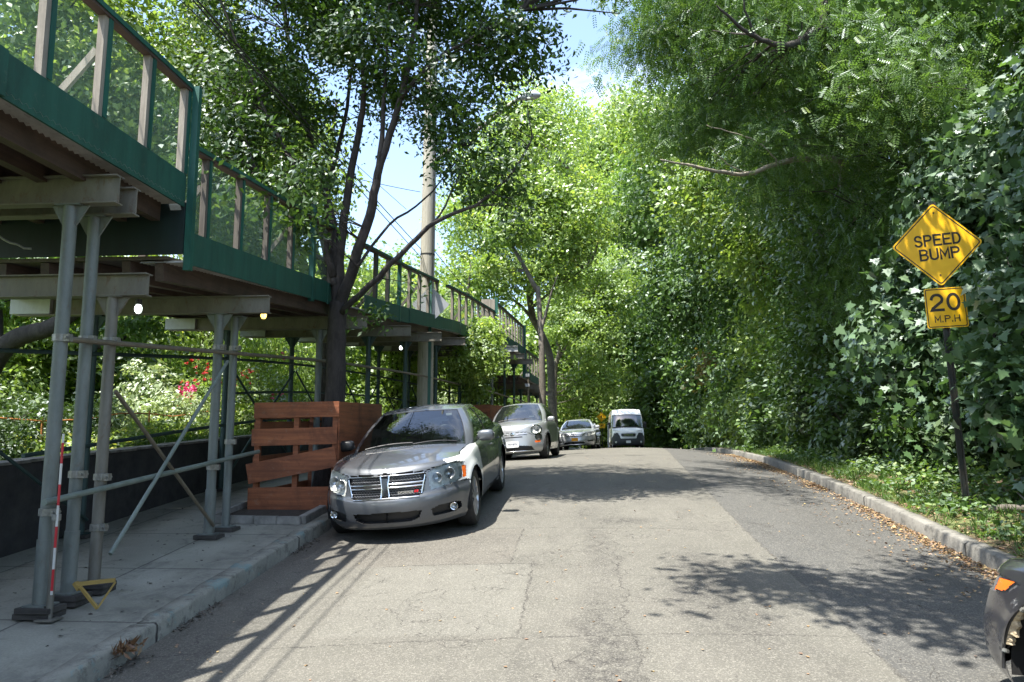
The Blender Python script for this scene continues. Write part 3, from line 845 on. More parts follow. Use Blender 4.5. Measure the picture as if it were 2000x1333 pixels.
def rrect(w, h, r, n=5):
    P = []
    for cx_, cy_, a0 in ((w/2-r, h/2-r, 0), (-w/2+r, h/2-r, 90), (-w/2+r, -h/2+r, 180), (w/2-r, -h/2+r, 270)):
        for k in range(n+1):
            a = R(a0 + 90*k/n); P.append((cx_ + r*math.cos(a), cy_ + r*math.sin(a)))
    return P
def sheet2d(name, poly, m_, parent, T, d0, d1):
    """2D outline (x right, z up) as a plate from depth d0 to d1 towards the viewer, through matrix T"""
    m = MB(); n = len(poly)
    vs = [T @ Vector((p[0], -d0, p[1])) for p in poly] + [T @ Vector((p[0], -d1, p[1])) for p in poly]
    m.add(vs, [tuple(range(n))[::-1], tuple(range(n, 2*n))] + [(i, (i+1) % n, n+(i+1) % n, n+i) for i in range(n)])
    return m.build(name, m_, parent)
def ring2d(name, outer, inner, m_, parent, T, d0, d1):
    m = MB(); n = len(outer)
    vs = [T @ Vector((p[0], -d, p[1])) for d in (d0, d1) for pl in (outer, inner) for p in pl]
    fs = []
    for i in range(n):
        j = (i+1) % n
        fs += [(2*n+i, 2*n+j, 3*n+j, 3*n+i), (i, j, 2*n+j, 2*n+i), (n+i, 3*n+i, 3*n+j, n+j)]
    m.add(vs, fs)
    return m.build(name, m_, parent)
def text_mesh(name, txt, size, m_, parent, T, depth=0.002, d0=0.006, bold=0.0, sx=1.0, space=1.0):
    cu = bpy.data.curves.new(name, 'FONT'); cu.body = txt; cu.size = size; cu.align_x = 'CENTER'; cu.align_y = 'CENTER'
    cu.extrude = depth/2; cu.offset = bold; cu.space_character = space; cu.resolution_u = 3
    tmp = bpy.data.objects.new(name, cu); COL.objects.link(tmp)
    me = bpy.data.meshes.new_from_object(tmp.evaluated_get(bpy.context.evaluated_depsgraph_get()))
    bpy.data.objects.remove(tmp, do_unlink=True)
    Q = T @ Matrix.Translation((0, -d0, 0)) @ Matrix.Rotation(R(90), 4, 'X') @ Matrix.Scale(sx, 4, (1, 0, 0))
    me.transform(Q); me.name = name
    return link_mesh(me, name, m_, parent)
def stroke_text(name, txt, h, w, sw, gap, m_, parent, T, d0=0.006, d1=0.008):
    """highway style letters drawn as strokes"""
    G = {'S': 's', 'P': 'p', 'E': 'e', 'D': 'd', 'B': 'b', 'U': 'u', 'M': 'm', '2': '2', '0': '0', 'H': 'h', '.': '.'}
    def arc(cx_, cy_, rx, ry, a0, a1, n=10):
        return [(cx_ + rx*math.cos(R(a0+(a1-a0)*k/n)), cy_ + ry*math.sin(R(a0+(a1-a0)*k/n))) for k in range(n+1)]
    A = 1.0
    L_ = {
     'E': [[(1,0),(0,0),(0,1),(1,1)], [(0,.52),(.82,.52)]],
     'P': [[(0,0),(0,1),(.55,1)]+arc(.6,.75,.4,.25,90,-90)+[(0,.5)]],
     'D': [[(0,0),(0,1),(.45,1)]+arc(.45,.5,.55,.5,90,-90)+[(0,0)]],
     'B': [[(0,0),(0,1),(.5,1)]+arc(.55,.76,.4,.24,90,-90)+[(0,.52)], [(.55,.52)]+arc(.57,.26,.43,.26,90,-90)+[(0,0)]],
     'U': [[(0,1),(0,.3)]+arc(.5,.3,.5,.3,180,360)+[(1,.3),(1,1)]],
     'M': [[(0,0),(0,1),(.5,.28),(1,1),(1,0)]],
     'H': [[(0,0),(0,1)], [(1,0),(1,1)], [(0,.5),(1,.5)]],
     'S': [arc(.5,.75,.46,.25,25,270,14)+arc(.5,.25,.48,.25,90,-155,14)],
     '2': [arc(.5,.70,.48,.30,170,-35,14)+[(.1,.12),(0,0),(1,0)]],
     '0': [arc(.5,.5,.5,.5,0,360,28)],
     '.': [[(0.3,0.0),(0.3,0.07)]]}
    widths = [w*(0.25 if c == '.' else 1.12 if c == 'M' else 1) for c in txt]
    tot = sum(widths) + gap*(len(txt)-1)
    x = -tot/2
    m = MB(); e = 0
    for c, cw in zip(txt, widths):
        for st in L_[c]:
            pts = [(x+p[0]*cw, (p[1]-0.5)*h) for p in st]
            e += 1; dd = d1 + 0.0002*(e % 5)
            # offset polyline
            n = len(pts); Lp, Rp = [], []
            for i in range(n):
                a = pts[max(i-1, 0)]; c2 = pts[min(i+1, n-1)]; q = pts[i]
                if 0 < i < n-1:
                    d1_ = Vector((q[0]-a[0], q[1]-a[1])).normalized(); d2_ = Vector((c2[0]-q[0], c2[1]-q[1])).normalized()
                    nn = Vector((-(d1_.y+d2_.y), d1_.x+d2_.x))
                    if nn.length < 1e-3: nn = Vector((-d1_.y, d1_.x))
                    nn.normalize(); k = min(1/max(0.3, nn.dot(Vector((-d1_.y, d1_.x)))), 2.2)
                else:
                    d_ = Vector((c2[0]-a[0], c2[1]-a[1])).normalized(); nn = Vector((-d_.y, d_.x)); k = 1
                    ext = d_*(-sw/2 if i == 0 else sw/2); q = (q[0]+ext.x, q[1]+ext.y)
                Lp.append((q[0]+nn.x*k*sw/2, q[1]+nn.y*k*sw/2)); Rp.append((q[0]-nn.x*k*sw/2, q[1]-nn.y*k*sw/2))
            vs = [T @ Vector((p[0], -dd, p[1])) for p in Lp+Rp]
            m.add(vs, [(i, i+1, n+i+1, n+i) for i in range(n-1)])
        x += cw + gap
    return m.build(name, m_, parent, fix=False)

bx_, by_ = 4.96, 10.35
zg = tz(bx_ - float(cx(by_)), by_)
sg = thing('speed_sign', 'yellow diamond speed bump sign over a 20 plate on a dark post by the kerb', 'road sign', (bx_, by_, zg))
tiltm = Matrix.Translation((bx_, by_, zg)) @ Matrix.Rotation(R(-2.3), 4, 'Y') @ Matrix.Rotation(R(-5), 4, 'Z')
m = MB()
for (x0, x1, y0, y1) in ((-0.028, 0.028, 0.012, 0.016), (-0.032, -0.028, -0.018, 0.016), (0.028, 0.032, -0.018, 0.016), (-0.045, -0.032, -0.018, -0.014), (0.032, 0.045, -0.018, -0.014)):
    vs = [tiltm @ Vector(p) for p in ((x0,y0,-0.1),(x1,y0,-0.1),(x1,y1,-0.1),(x0,y1,-0.1),(x0,y0,4.0),(x1,y0,4.0),(x1,y1,4.0),(x0,y1,4.0))]
    m.add(vs, [(0,3,2,1),(4,5,6,7),(0,1,5,4),(1,2,6,5),(2,3,7,6),(3,0,4,7)])
po = m.build('post', M['uchan'], sg)
DZ, PZ = 3.42, 2.57
T1 = tiltm @ Matrix.Translation((0.0, -0.022, DZ))
dm = rrect(0.80, 0.80, 0.045)
rot = lambda P, a: [(p[0]*math.cos(a)-p[1]*math.sin(a), p[0]*math.sin(a)+p[1]*math.cos(a)) for p in P]
dmo = rot(dm, R(45)); pan = sheet2d('diamond_panel', dmo, M['sign_y'], sg, T1, 0, 0.003)
ring2d('border', rot(rrect(0.765, 0.765, 0.035), R(45)), rot(rrect(0.738, 0.738, 0.028), R(45)), M['sign_k'], pan, T1, 0.003, 0.0045)
stroke_text('lettering', 'SPEED', 0.135, 0.082, 0.025, 0.036, M['sign_k'], pan, T1 @ Matrix.Translation((0.01, 0, 0.065)) @ Matrix.Rotation(R(-2), 4, 'Y'), 0, 0.005)
stroke_text('lettering', 'BUMP', 0.135, 0.088, 0.025, 0.038, M['sign_k'], pan, T1 @ Matrix.Translation((0.02, 0, -0.125)) @ Matrix.Rotation(R(-2), 4, 'Y'), 0, 0.005)
for zz in (0.44, -0.42):
    m = MB(); m.lathe([(0, 0), (0.011, 0), (0.011, 0.005), (0, 0.0055)], (0, 0, 0), 'y', 10); me_v = [T1 @ Vector((v[0], -v[1]-0.003, v[2]+zz*0.98)) for v in m.v]; m.v = [tuple(v) for v in me_v]; m.build('bolt', M['uchan'], pan)
T2 = tiltm @ Matrix.Translation((0.02, -0.030, PZ))
pan2 = sheet2d('speed_plate', rrect(0.50, 0.53, 0.03), M['sign_y'], sg, T2, 0, 0.003)
ring2d('border', rrect(0.475, 0.505, 0.024), rrect(0.452, 0.482, 0.018), M['sign_k'], pan2, T2, 0.003, 0.0045)
stroke_text('lettering', '20', 0.20, 0.135, 0.036, 0.065, M['sign_k'], pan2, T2 @ Matrix.Translation((-0.005, 0, 0.075)), 0, 0.005)
stroke_text('lettering', 'M.P.H', 0.078, 0.058, 0.014, 0.022, M['sign_k'], pan2, T2 @ Matrix.Translation((0.0, 0, -0.145)), 0, 0.005)

# ---- utility pole with lamp arm
def mat_pole():
    b = NB('pole_wood'); o = b.obj()
    f = b.noise(b.scale(o, (9, 9, 0.35)), 5, 6, 0.7, 0.3)
    base = b.mix(b.ramp(f, 0.3, 0.7), (0.22, 0.205, 0.165), (0.43, 0.41, 0.34))
    base = b.mix(b.ramp(b.noise(b.scale(o, (10, 10, 0.2)), 9, 5, 0.7), 0.62, 0.68), base, (0.04, 0.035, 0.028))
    b.principled(color=base, rough=0.85, normal=b.bump(f, 0.5, 0.01)); return b.m
M['pole'] = mat_pole()
px_, py_, _ = W(-4.22, 19.25, 0); zg = float(zwalk(19.25))
up = thing('utility_pole', 'tall weathered wooden utility pole rising through the shed behind the nearest silver car', 'utility pole', (px_, py_, zg))
m = MB(); m.tube([(px_, py_, zg-0.1), (px_+0.0, py_, zg+3), (px_+0.03, py_, zg+8), (px_+0.06, py_, zg+13.2)], [0.215, 0.20, 0.175, 0.14], 20)
autosmooth(m.build('shaft', M['pole'], up))
for hz in (5.2, 8.35, 10.3):
    m = MB(); rr = 0.215 - hz*0.0052
    m.lathe([(rr-0.02, -0.02), (rr+0.006, -0.02), (rr+0.006, 0.02), (rr-0.02, 0.02)], (px_+0.015, py_, zg+hz), 'z', 20); m.build('steel_band', M['dark_metal'], up)
m = MB(); m.tube([(px_+0.15, py_-0.1, zg+0.2), (px_+0.17, py_-0.12, zg+5.9), (px_+0.18, py_-0.1, zg+9)], 0.012, 6); autosmooth(m.build('conduit', M['dark_metal'], up))
A0 = Vector((px_+0.1, py_-0.12, zg+7.62)); A1 = Vector((px_+1.5, py_-0.55, zg+8.42)); A2 = Vector((px_+2.45, py_-0.8, zg+9.02))
m = MB(); m.tube([A0, A1, A2], [0.055, 0.05, 0.042], 10); arm = autosmooth(m.build('lamp_arm', M['steel_beam'], up))
m = MB(); m.tube([A2 - Vector((0.05, 0, 0.02)), A2 + Vector((0.12, -0.02, 0.03)), A2 + Vector((0.4, -0.06, 0.05)), A2 + Vector((0.55, -0.08, 0.03))], [0.045, 0.1, 0.12, 0.05], 12); lu = autosmooth(m.build('luminaire', M['alu'], arm))

# cables: along the kerb, passing the pole towards the near side
M['cable'] = simple('black_cable', (0.012, 0.012, 0.013), 0.6)
def cable(a, b_, sag, label, r=0.011, n=26):
    a = Vector(a); b_ = Vector(b_); m = MB()
    P = [a.lerp(b_, k/n) - Vector((0, 0, sag*4*(k/n)*(1-k/n))) for k in range(n+1)]
    m.tube(P, r, 6)
    o = m.build('overhead_cable', M['cable'], None, org=a); autosmooth(o, 80)
    tag(o, label, 'cable', 'overhead cables along the kerb'); return o
top = Vector((px_, py_, zg))
fx = float(cx(52))
cable((-4.15, -14, 6.7), top + Vector((-0.15, 0, 5.35)), 0.15, 'left one of the two black cables crossing the top left foliage', 0.010)
cable((-3.55, -14, 6.25), top + Vector((-0.12, 0, 5.1)), 0.15, 'right one of the two black cables crossing the top left foliage', 0.009)
cable((-4.7, -14, 5.9), (-4.25, 19.0, 8.0), 0.3, 'thin cable passing close behind the near shed railing', 0.006)
cable(top + Vector((0.2, 0, 5.3)), (-3.4+float(cx(44)), 44, 7.0), 0.9, 'drooping cable running from the pole down behind the far railing')
cable(top + Vector((-0.2, 0, 6.9)), (-9.5, 10.5, 8.3), 0.3, 'cable slanting from the pole to the garden trees', 0.008)

# ---- second sign seen from behind: bare diamond on a green post
zg2 = float(zwalk(18.6)); sx_, sy_, _ = W(-3.86, 18.3, 0)
bs = thing('sign_back', 'plain grey back of a diamond sign on a slim green post by the utility pole', 'road sign', (sx_, sy_, zg2))
m = MB(); m.box((sx_-0.035, sy_-0.02, zg2), (sx_+0.035, sy_+0.02, zg2+4.35)); m.build('post', mat_steel('green_sign_post', (0.03, 0.10, 0.085), (0.06, 0.16, 0.13), 0.2), bs)
Tb = Matrix.Translation((sx_+0.0, sy_+0.05, zg2+3.75)) @ Matrix.Rotation(R(8), 4, 'Z')
sheet2d('diamond_panel', rot(rrect(0.66, 0.66, 0.05), R(45)), M['alu'], bs, Tb, 0, 0.003)

# ---- far pedestrian sign
fx_, fy_ = 2.3, 62.0; zf_ = float(gz(62))
ps = thing('pedestrian_sign', 'yellow diamond sign with a walking figure far off beside the white van', 'road sign', (fx_, fy_, zf_))
m = MB(); m.tube([(fx_, fy_, zf_), (fx_, fy_, zf_+3.4)], 0.035, 8); m.build('post', M['dark_metal'], ps)
Tf = Matrix.Translation((fx_-0.05, fy_-0.04, zf_+2.75))
pd = sheet2d('diamond_panel', rot(rrect(0.56, 0.56, 0.04), R(45)), M['sign_y'], ps, Tf, 0, 0.004)
m = MB()
def q2(*p): return [Tf @ Vector((a, -0.006, c)) for a, c in p]
m.add(q2((-.04,.08),(.04,.08),(.05,-.02),(-.03,-.02)), [(0,1,2,3)]); m.add(q2((-.03,-.02),(.01,-.02),(-.05,-.17),(-.08,-.16)), [(0,1,2,3)]); m.add(q2((.01,-.02),(.05,-.02),(.09,-.16),(.06,-.17)), [(0,1,2,3)])
m.add(q2((-.04,.08),(-.1,.0),(-.08,-.02),(-.02,.05)), [(0,1,2,3)]); m.add([Tf @ Vector((0.01+0.035*math.cos(a), -0.006, 0.125+0.035*math.sin(a))) for a in [k*math.pi/5 for k in range(10)]], [tuple(range(10))])
m.build('walking_figure', M['sign_k'], pd, fix=False)
Tg = Matrix.Translation((fx_-0.02, fy_-0.04, zf_+2.05)); ap = sheet2d('arrow_plate', rrect(0.52, 0.38, 0.03), M['sign_y'], ps, Tg, 0, 0.004)
m = MB(); m.add([Tg @ Vector((a, -0.006, c)) for a, c in ((-.12,-.02),(-.06,.1),(-.04,.04),(.1,.1),(.12,.06),(-.02,0),(.02,-.06))], [tuple(range(7))]); m.build('arrow', M['sign_k'], ap, fix=False)
x, y = (1187-1120)/1500*49, 49.0; z = float(gz(49)); m = MB(); m.tube([(x, y, z), (x, y, z+1.6)], 0.045, 8)
tag(m.build('bollard', M['alu'], None, org=(x, y, z)), 'short thin pale post right beside the far pedestrian sign', 'bollard')
# far thin street lamp, slim brown meter pole
x, y, _ = W(-5.4, 60, 0); z = float(gz(60)); x = 0.55*60/60 + 0.0; x = (1132-1120)/1500*60
sl = thing('street_lamp', 'slender pale lamp post rising behind the silver sedan', 'street lamp', (x, y, z))
m = MB(); m.tube([(x, y, z), (x, y, z+7.0)], [0.09, 0.05], 8); m.build('mast', M['alu'], sl)
m = MB(); m.tube([(x, y, z+6.9), (x+0.3, y, z+7.4), (x+1.4, y, z+7.6)], 0.045, 6); m.build('arm', M['alu'], sl)
m = MB(); m.tube([(x+1.4, y, z+7.6), (x+1.6, y, z+7.6), (x+2.1, y, z+7.55)], [0.05, 0.12, 0.05], 8); m.build('luminaire', M['alu'], sl)
x, y, _ = W(-3.35, 30.5, 0); z = float(zwalk(30.5)); 
mp_ = thing('meter_pole', 'slim brown pole with small white fittings beside the far street trees', 'pole', (x, y, z))
m = MB(); m.tube([(x, y, z), (x, y, z+2.9)], 0.04, 10); m.build('pole', M['pipe'], mp_)
for dz in (2.45, 2.85): m = MB(); m.box((x-0.12, y-0.07, z+dz), (x+0.05, y-0.03, z+dz+0.12)); m.build('fitting', M['alu'], mp_)
# orange twine along the garden
M['twine'] = simple('orange_twine', (0.5, 0.2, 0.06), 0.8)
m = MB(); P = [Vector((-7.5 + 0.05*math.sin(k), 5+k*0.9, wz(5+k*0.9)+0.42+0.05*math.sin(k*1.7))) for k in range(14)]
m.tube(P, 0.012, 5)
for k in range(0, 14, 3): m.tube([P[k] - Vector((0, 0, 0.6)), P[k] + Vector((0, 0, 0.05))], 0.015, 6)
tag(m.build('garden_rope', M['twine'], None, org=(-7.5, 5, 2)), 'orange twine on short stakes along the garden behind the wall', 'rope')
# ------------------------------------------------------------------ vehicles
def mat_paint(name, col, metal=0.6, rough=0.38, dust=0.25, coat=1.0):
    b = NB(name); o = b.obj()
    fl = b.noise(o, 900, 2, 0.5)
    base = b.mix(b.ramp(fl, 0.3, 0.7), tuple(c*0.85 for c in col), tuple(min(1, c*1.15) for c in col))
    d = b.ramp(b.noise(o, 3.0, 6, 0.7, 0.4), 0.35, 0.75)
    base = b.mix(b.math('MULTIPLY', d, dust), base, (0.25, 0.235, 0.2))
    b.principled(color=base, rough=b.ramp(d, 0, 1, rough, rough+0.12), metal=metal, coat=coat, coat_rough=b.ramp(d, 0, 1, 0.03, 0.12))
    return b.m
def mat_glass(name, tint=(0.05, 0.06, 0.06), see=0.5, ior=1.85):
    b = NB(name); o = b.obj()
    fr = b.n('Fresnel', {'IOR': ior}).outputs[0]
    g = b.n('BsdfGlossy', {'Color': (1, 1, 1), 'Roughness': 0.01, 'Normal': b.bump(b.noise(o, 1.5, 2, 0.5), 0.02, 0.01)})
    t = b.n('BsdfTransparent', {'Color': (0.55, 0.62, 0.60)})
    d = b.n('BsdfDiffuse', {'Color': tint})
    inner = b.n('MixShader', {0: see, 1: d.outputs[0], 2: t.outputs[0]})
    b.surf(b.n('MixShader', {0: b.ramp(fr, 0, 1, 0.06, 1.0), 1: inner.outputs[0], 2: g.outputs[0]}))
    return b.m
M['paint_grey'] = mat_paint('grey_metallic_paint', (0.085, 0.094, 0.108), 0.5, 0.40, 0.07)
M['paint_white'] = mat_paint('white_fender_paint', (0.68, 0.70, 0.68), 0.0, 0.35, 0.04)
M['paint_silver'] = mat_paint('warm_silver_paint', (0.38, 0.395, 0.41), 0.65, 0.30, 0.08)
M['paint_silver2'] = mat_paint('cool_silver_paint', (0.43, 0.45, 0.47), 0.6, 0.3, 0.12)
M['paint_van'] = mat_paint('white_van_paint', (0.72, 0.74, 0.74), 0.0, 0.35, 0.12)
M['paint_dark'] = mat_paint('dark_grey_paint', (0.05, 0.05, 0.062), 0.6, 0.25, 0.06)
M['glass'] = mat_glass('car_glass', (0.02, 0.025, 0.025), 0.6)
M['glass_clear'] = mat_glass('clear_car_glass', (0.006, 0.008, 0.008), 0.82, 1.5)
M['glass_dk'] = mat_glass('dark_car_glass', (0.012, 0.015, 0.015), 0.25)
M['black'] = simple('black_plastic', (0.012, 0.012, 0.013), 0.45, 0, 0.3)
M['black_matte'] = simple('black_liner', (0.006, 0.006, 0.006), 0.9, 0, 0.3)
M['rubber'] = simple('tyre_rubber', (0.018, 0.018, 0.018), 0.8, 0, 0.3, 30, 0.2)
M['rim'] = simple('alloy_rim', (0.42, 0.42, 0.43), 0.32, 0.85, 0.15, 8)
M['rim_dk'] = simple('dark_alloy_rim', (0.16, 0.16, 0.165), 0.35, 0.8, 0.15, 8)
M['chrome'] = simple('chrome', (0.82, 0.83, 0.84), 0.08, 1.0, 0.03, 8)
M['reflect'] = simple('lamp_reflector', (0.42, 0.44, 0.45), 0.28, 0.9, 0.2, 18)
M['lamp_back'] = simple('lamp_housing', (0.62, 0.63, 0.60), 0.35, 0.0, 0.3, 22)
M['lamp_fog'] = simple('yellowed_lens', (0.50, 0.51, 0.42), 0.28, 0.1, 0.12, 5)
M['amber'] = simple('amber_lens', (0.85, 0.16, 0.02), 0.25, 0, 0.1)
M['red'] = simple('red_paint', (0.6, 0.02, 0.03), 0.35, 0, 0.1)
M['seat'] = simple('dark_seat_fabric', (0.05, 0.05, 0.05), 0.9, 0, 0.3)
M['plate_w'] = simple('white_licence_plate', (0.75, 0.76, 0.76), 0.45, 0, 0.05)
M['plate_o'] = simple('orange_licence_plate', (0.85, 0.38, 0.02), 0.45, 0, 0.05)
M['ink'] = simple('plate_ink', (0.02, 0.03, 0.09), 0.5)
b = NB('clear_lens'); fr = b.n('Fresnel', {'IOR': 1.5}).outputs[0]
b.surf(b.n('MixShader', {0: b.ramp(fr, 0, 1, 0.04, 1), 1: b.n('BsdfTransparent', {'Color': (0.9, 0.92, 0.92)}).outputs[0], 2: b.n('BsdfGlossy', {'Roughness': 0.04}).outputs[0]}))
M['lens'] = b.m

def pch(xs, ys):
    """smooth monotone interpolation"""
    xs = np.array(xs, float); ys = np.array(ys, float)
    h = np.diff(xs); d = np.diff(ys)/h
    m = np.zeros_like(ys)
    m[1:-1] = np.where(d[:-1]*d[1:] > 0, 2*d[:-1]*d[1:]/(d[:-1]+d[1:]+1e-12), 0)
    m[0] = d[0]; m[-1] = d[-1]
    def f(x):
        x = np.clip(np.asarray(x, float), xs[0], xs[-1])
        i = np.clip(np.searchsorted(xs, x)-1, 0, len(xs)-2)
        t = (x-xs[i])/h[i]
        return ((2*t**3-3*t**2+1)*ys[i] + (t**3-2*t**2+t)*h[i]*m[i] + (-2*t**3+3*t**2)*ys[i+1] + (t**3-t**2)*h[i]*m[i+1])
    return f
def inpoly(px, py, poly):
    r = np.zeros(px.shape, bool); n = len(poly); j = n-1
    for i in range(n):
        xi, yi = poly[i]; xj, yj = poly[j]
        if yi != yj:
            c = ((yi > py) != (yj > py)) & (px < (xj-xi)*(py-yi)/(yj-yi)+xi)
            r ^= c
        j = i
    return r
def nearline(px, py, pts, w):
    r = np.zeros(px.shape, bool)
    for (x0, y0), (x1, y1) in zip(pts[:-1], pts[1:]):
        dx, dy = x1-x0, y1-y0; l2 = dx*dx+dy*dy
        t = np.clip(((px-x0)*dx+(py-y0)*dy)/l2, 0, 1)
        r |= ((px-x0-t*dx)**2 + (py-y0-t*dy)**2) < w*w
    return r

def outline_params(L_, W_, capF, capR, nF, nR, step):
    """list of (zone, value) from front centre to rear centre, evenly spaced"""
    a = np.linspace(0, math.pi/2, 2000)
    def arc(c, w, n):
        x = c*(1-np.cos(a)**(2/n)); y = w*np.sin(a)**(2/n)
        s = np.concatenate([[0], np.cumsum(np.hypot(np.diff(x), np.diff(y)))])
        k = max(6, int(s[-1]/step))
        return np.interp(np.linspace(0, s[-1], k+1), s, a)
    af = arc(capF, W_, nF); ar = arc(capR, W_, nR)
    ns = max(4, int((L_-capF-capR)/step))
    st = np.linspace(0, 1, ns+1)[1:-1]
    zone = np.concatenate([np.zeros(len(af)), np.ones(len(st)), np.full(len(ar), 2)])
    val = np.concatenate([af, st, ar[::-1]])
    return zone, val
def outline(zone, val, xf, xr, w, capF, capR, nF, nR):
    """local x forward; xf > xr"""
    c = np.clip(np.cos(val), 0, 1); s_ = np.clip(np.sin(val), 0, 1)
    x = np.where(zone == 0, xf - capF*(1-c**(2/nF)), np.where(zone == 2, xr + capR*(1-c**(2/nR)), (xf-capF) + ((xr+capR)-(xf-capF))*val))
    y = np.where(zone == 0, w*s_**(2/nF), np.where(zone == 2, w*s_**(2/nR), w))
    return x, y

def grid_mesh(X, Y, Z):
    """X.. shape (rows, cols) for y>=0; returns verts, faces for the whole (mirrored) skin"""
    r, c = X.shape
    V = np.stack([X, Y, Z], -1).reshape(-1, 3)
    i = np.arange(r-1)[:, None]*c + np.arange(c-1)[None, :]
    F = np.stack([i, i+1, i+c+1, i+c], -1).reshape(-1, 4)
    V2 = V*np.array([1, -1, 1]); F2 = F[:, ::-1] + len(V)
    return np.concatenate([V, V2]), np.concatenate([F, F2])
def vnormals(V, F):
    a = V[F[:, 2]]-V[F[:, 0]]; b_ = V[F[:, 3]]-V[F[:, 1]]
    n = np.cross(a, b_)
    N = np.zeros_like(V)
    for k in range(4): np.add.at(N, F[:, k], n)
    l = np.linalg.norm(N, axis=1, keepdims=True); l[l == 0] = 1
    return N/l, n
def region_mesh(name, V, F, N, mask, off, m, parent, wall=True, weld=True):
    f = F[mask]
    if len(f) == 0: return None
    ids, inv = np.unique(f, return_inverse=True)
    f2 = inv.reshape(f.shape)
    v0 = V[ids]; n0 = N[ids]
    v = v0 + n0*off
    faces = [tuple(q) for q in f2]
    vs = v.tolist()
    if wall and abs(off) > 0.003:
        from collections import Counter
        cnt = {}
        for q in f2:
            for k in range(4):
                a, b_ = int(q[k]), int(q[(k+1) % 4])
                key = (min(a, b_), max(a, b_)); cnt[key] = cnt.get(key, []) + [(a, b_)]
        mp = {}
        for key, es in cnt.items():
            if len(es) == 1:
                a, b_ = es[0]
                for q in (a, b_):
                    if q not in mp: mp[q] = len(vs); vs.append((v0[q] - n0[q]*(0.001 if off < 0 else 0.002)).tolist())
                faces.append((b_, a, mp[a], mp[b_]))
    me = bpy.data.meshes.new(name); me.from_pydata(vs, [], faces)
    bm = bmesh.new(); bm.from_mesh(me)
    if weld: bmesh.ops.remove_doubles(bm, verts=bm.verts, dist=0.0004)
    for q in bm.faces: q.smooth = True
    for e in bm.edges:
        if len(e.link_faces) == 2 and e.calc_face_angle(0) > R(50): e.smooth = False
    bm.to_mesh(me); bm.free()
    return link_mesh(me, name, m, parent)

def join_into(dst, src):
    """surface detail belongs to the mesh it lies in"""
    k = len(dst.data.materials)
    for m_ in src.data.materials: dst.data.materials.append(m_)
    bm = bmesh.new(); bm.from_mesh(dst.data); n = len(bm.faces); bm.from_mesh(src.data); bm.faces.ensure_lookup_table()
    for f in bm.faces[n:]: f.material_index = k
    bm.to_mesh(dst.data); bm.free()
    me = src.data; bpy.data.objects.remove(src, do_unlink=True); bpy.data.meshes.remove(me)

def make_wheel(root, x, y, r, wd, style, m_rim, name='wheel', parts=True):
    sgn = 1 if y > 0 else -1
    m = MB(); n = 40
    rr = r*0.69
    prof = [(rr, -wd/2+0.012), (rr+0.012, -wd/2), (r-0.03, -wd/2-0.006), (r-0.006, -wd/2+0.018), (r, -wd/2+0.04), (r, wd/2-0.04), (r-0.006, wd/2-0.018), (r-0.03, wd/2+0.006), (rr+0.012, wd/2), (rr, wd/2-0.012), (rr, -wd/2+0.012)]
    m.lathe(prof, (x, y, r), 'y', n)
    t = m.build(name, M['rubber'], root); autosmooth(t, 40)
    m = MB(); yo = y + sgn*(wd/2-0.02)
    def LP(pr): m.lathe([(a, b_*sgn) for a, b_ in pr], (x, yo, r), 'y', n)
    LP([(rr+0.004, 0.012), (rr-0.012, 0.016), (rr-0.022, 0.0), (rr-0.028, -0.09), (0.02, -0.10)])
    LP([(0.0, 0.012), (0.035, 0.012), (0.055, 0.004), (0.06, -0.03)])
    ns = {'five': 5, 'ten': 10, 'seven': 7, 'steel': 8}[style]
    for k in range(ns):
        a = 2*math.pi*k/ns + 0.3
        for da in ((-0.16, 0.16) if style in ('five', 'seven') else (0,)):
            ca, sa = math.cos(a+da*0.6), math.sin(a+da*0.6); cb, sb = math.cos(a+da), math.sin(a+da)
            p0 = Vector((x+0.045*ca, yo+sgn*-0.002, r+0.045*sa)); p1 = Vector((x+(rr-0.014)*cb, yo+sgn*0.002, r+(rr-0.014)*sb))
            m.beam(p0, p1, 0.03 if style != 'steel' else 0.05, 0.022, up=(0, 1, 0))
    o = m.build('rim', m_rim, t); autosmooth(o, 40)
    m = MB(); m.lathe([(0, -0.09), (rr*0.62, -0.09), (rr*0.62, -0.075), (0, -0.07)], (x, yo, r), 'y', 24) if sgn > 0 else m.lathe([(0, 0.09), (rr*0.62, 0.09), (rr*0.62, 0.075), (0, 0.07)], (x, yo, r), 'y', 24)
    m.build('brake_disc', M['steel_beam'], t)
    return t

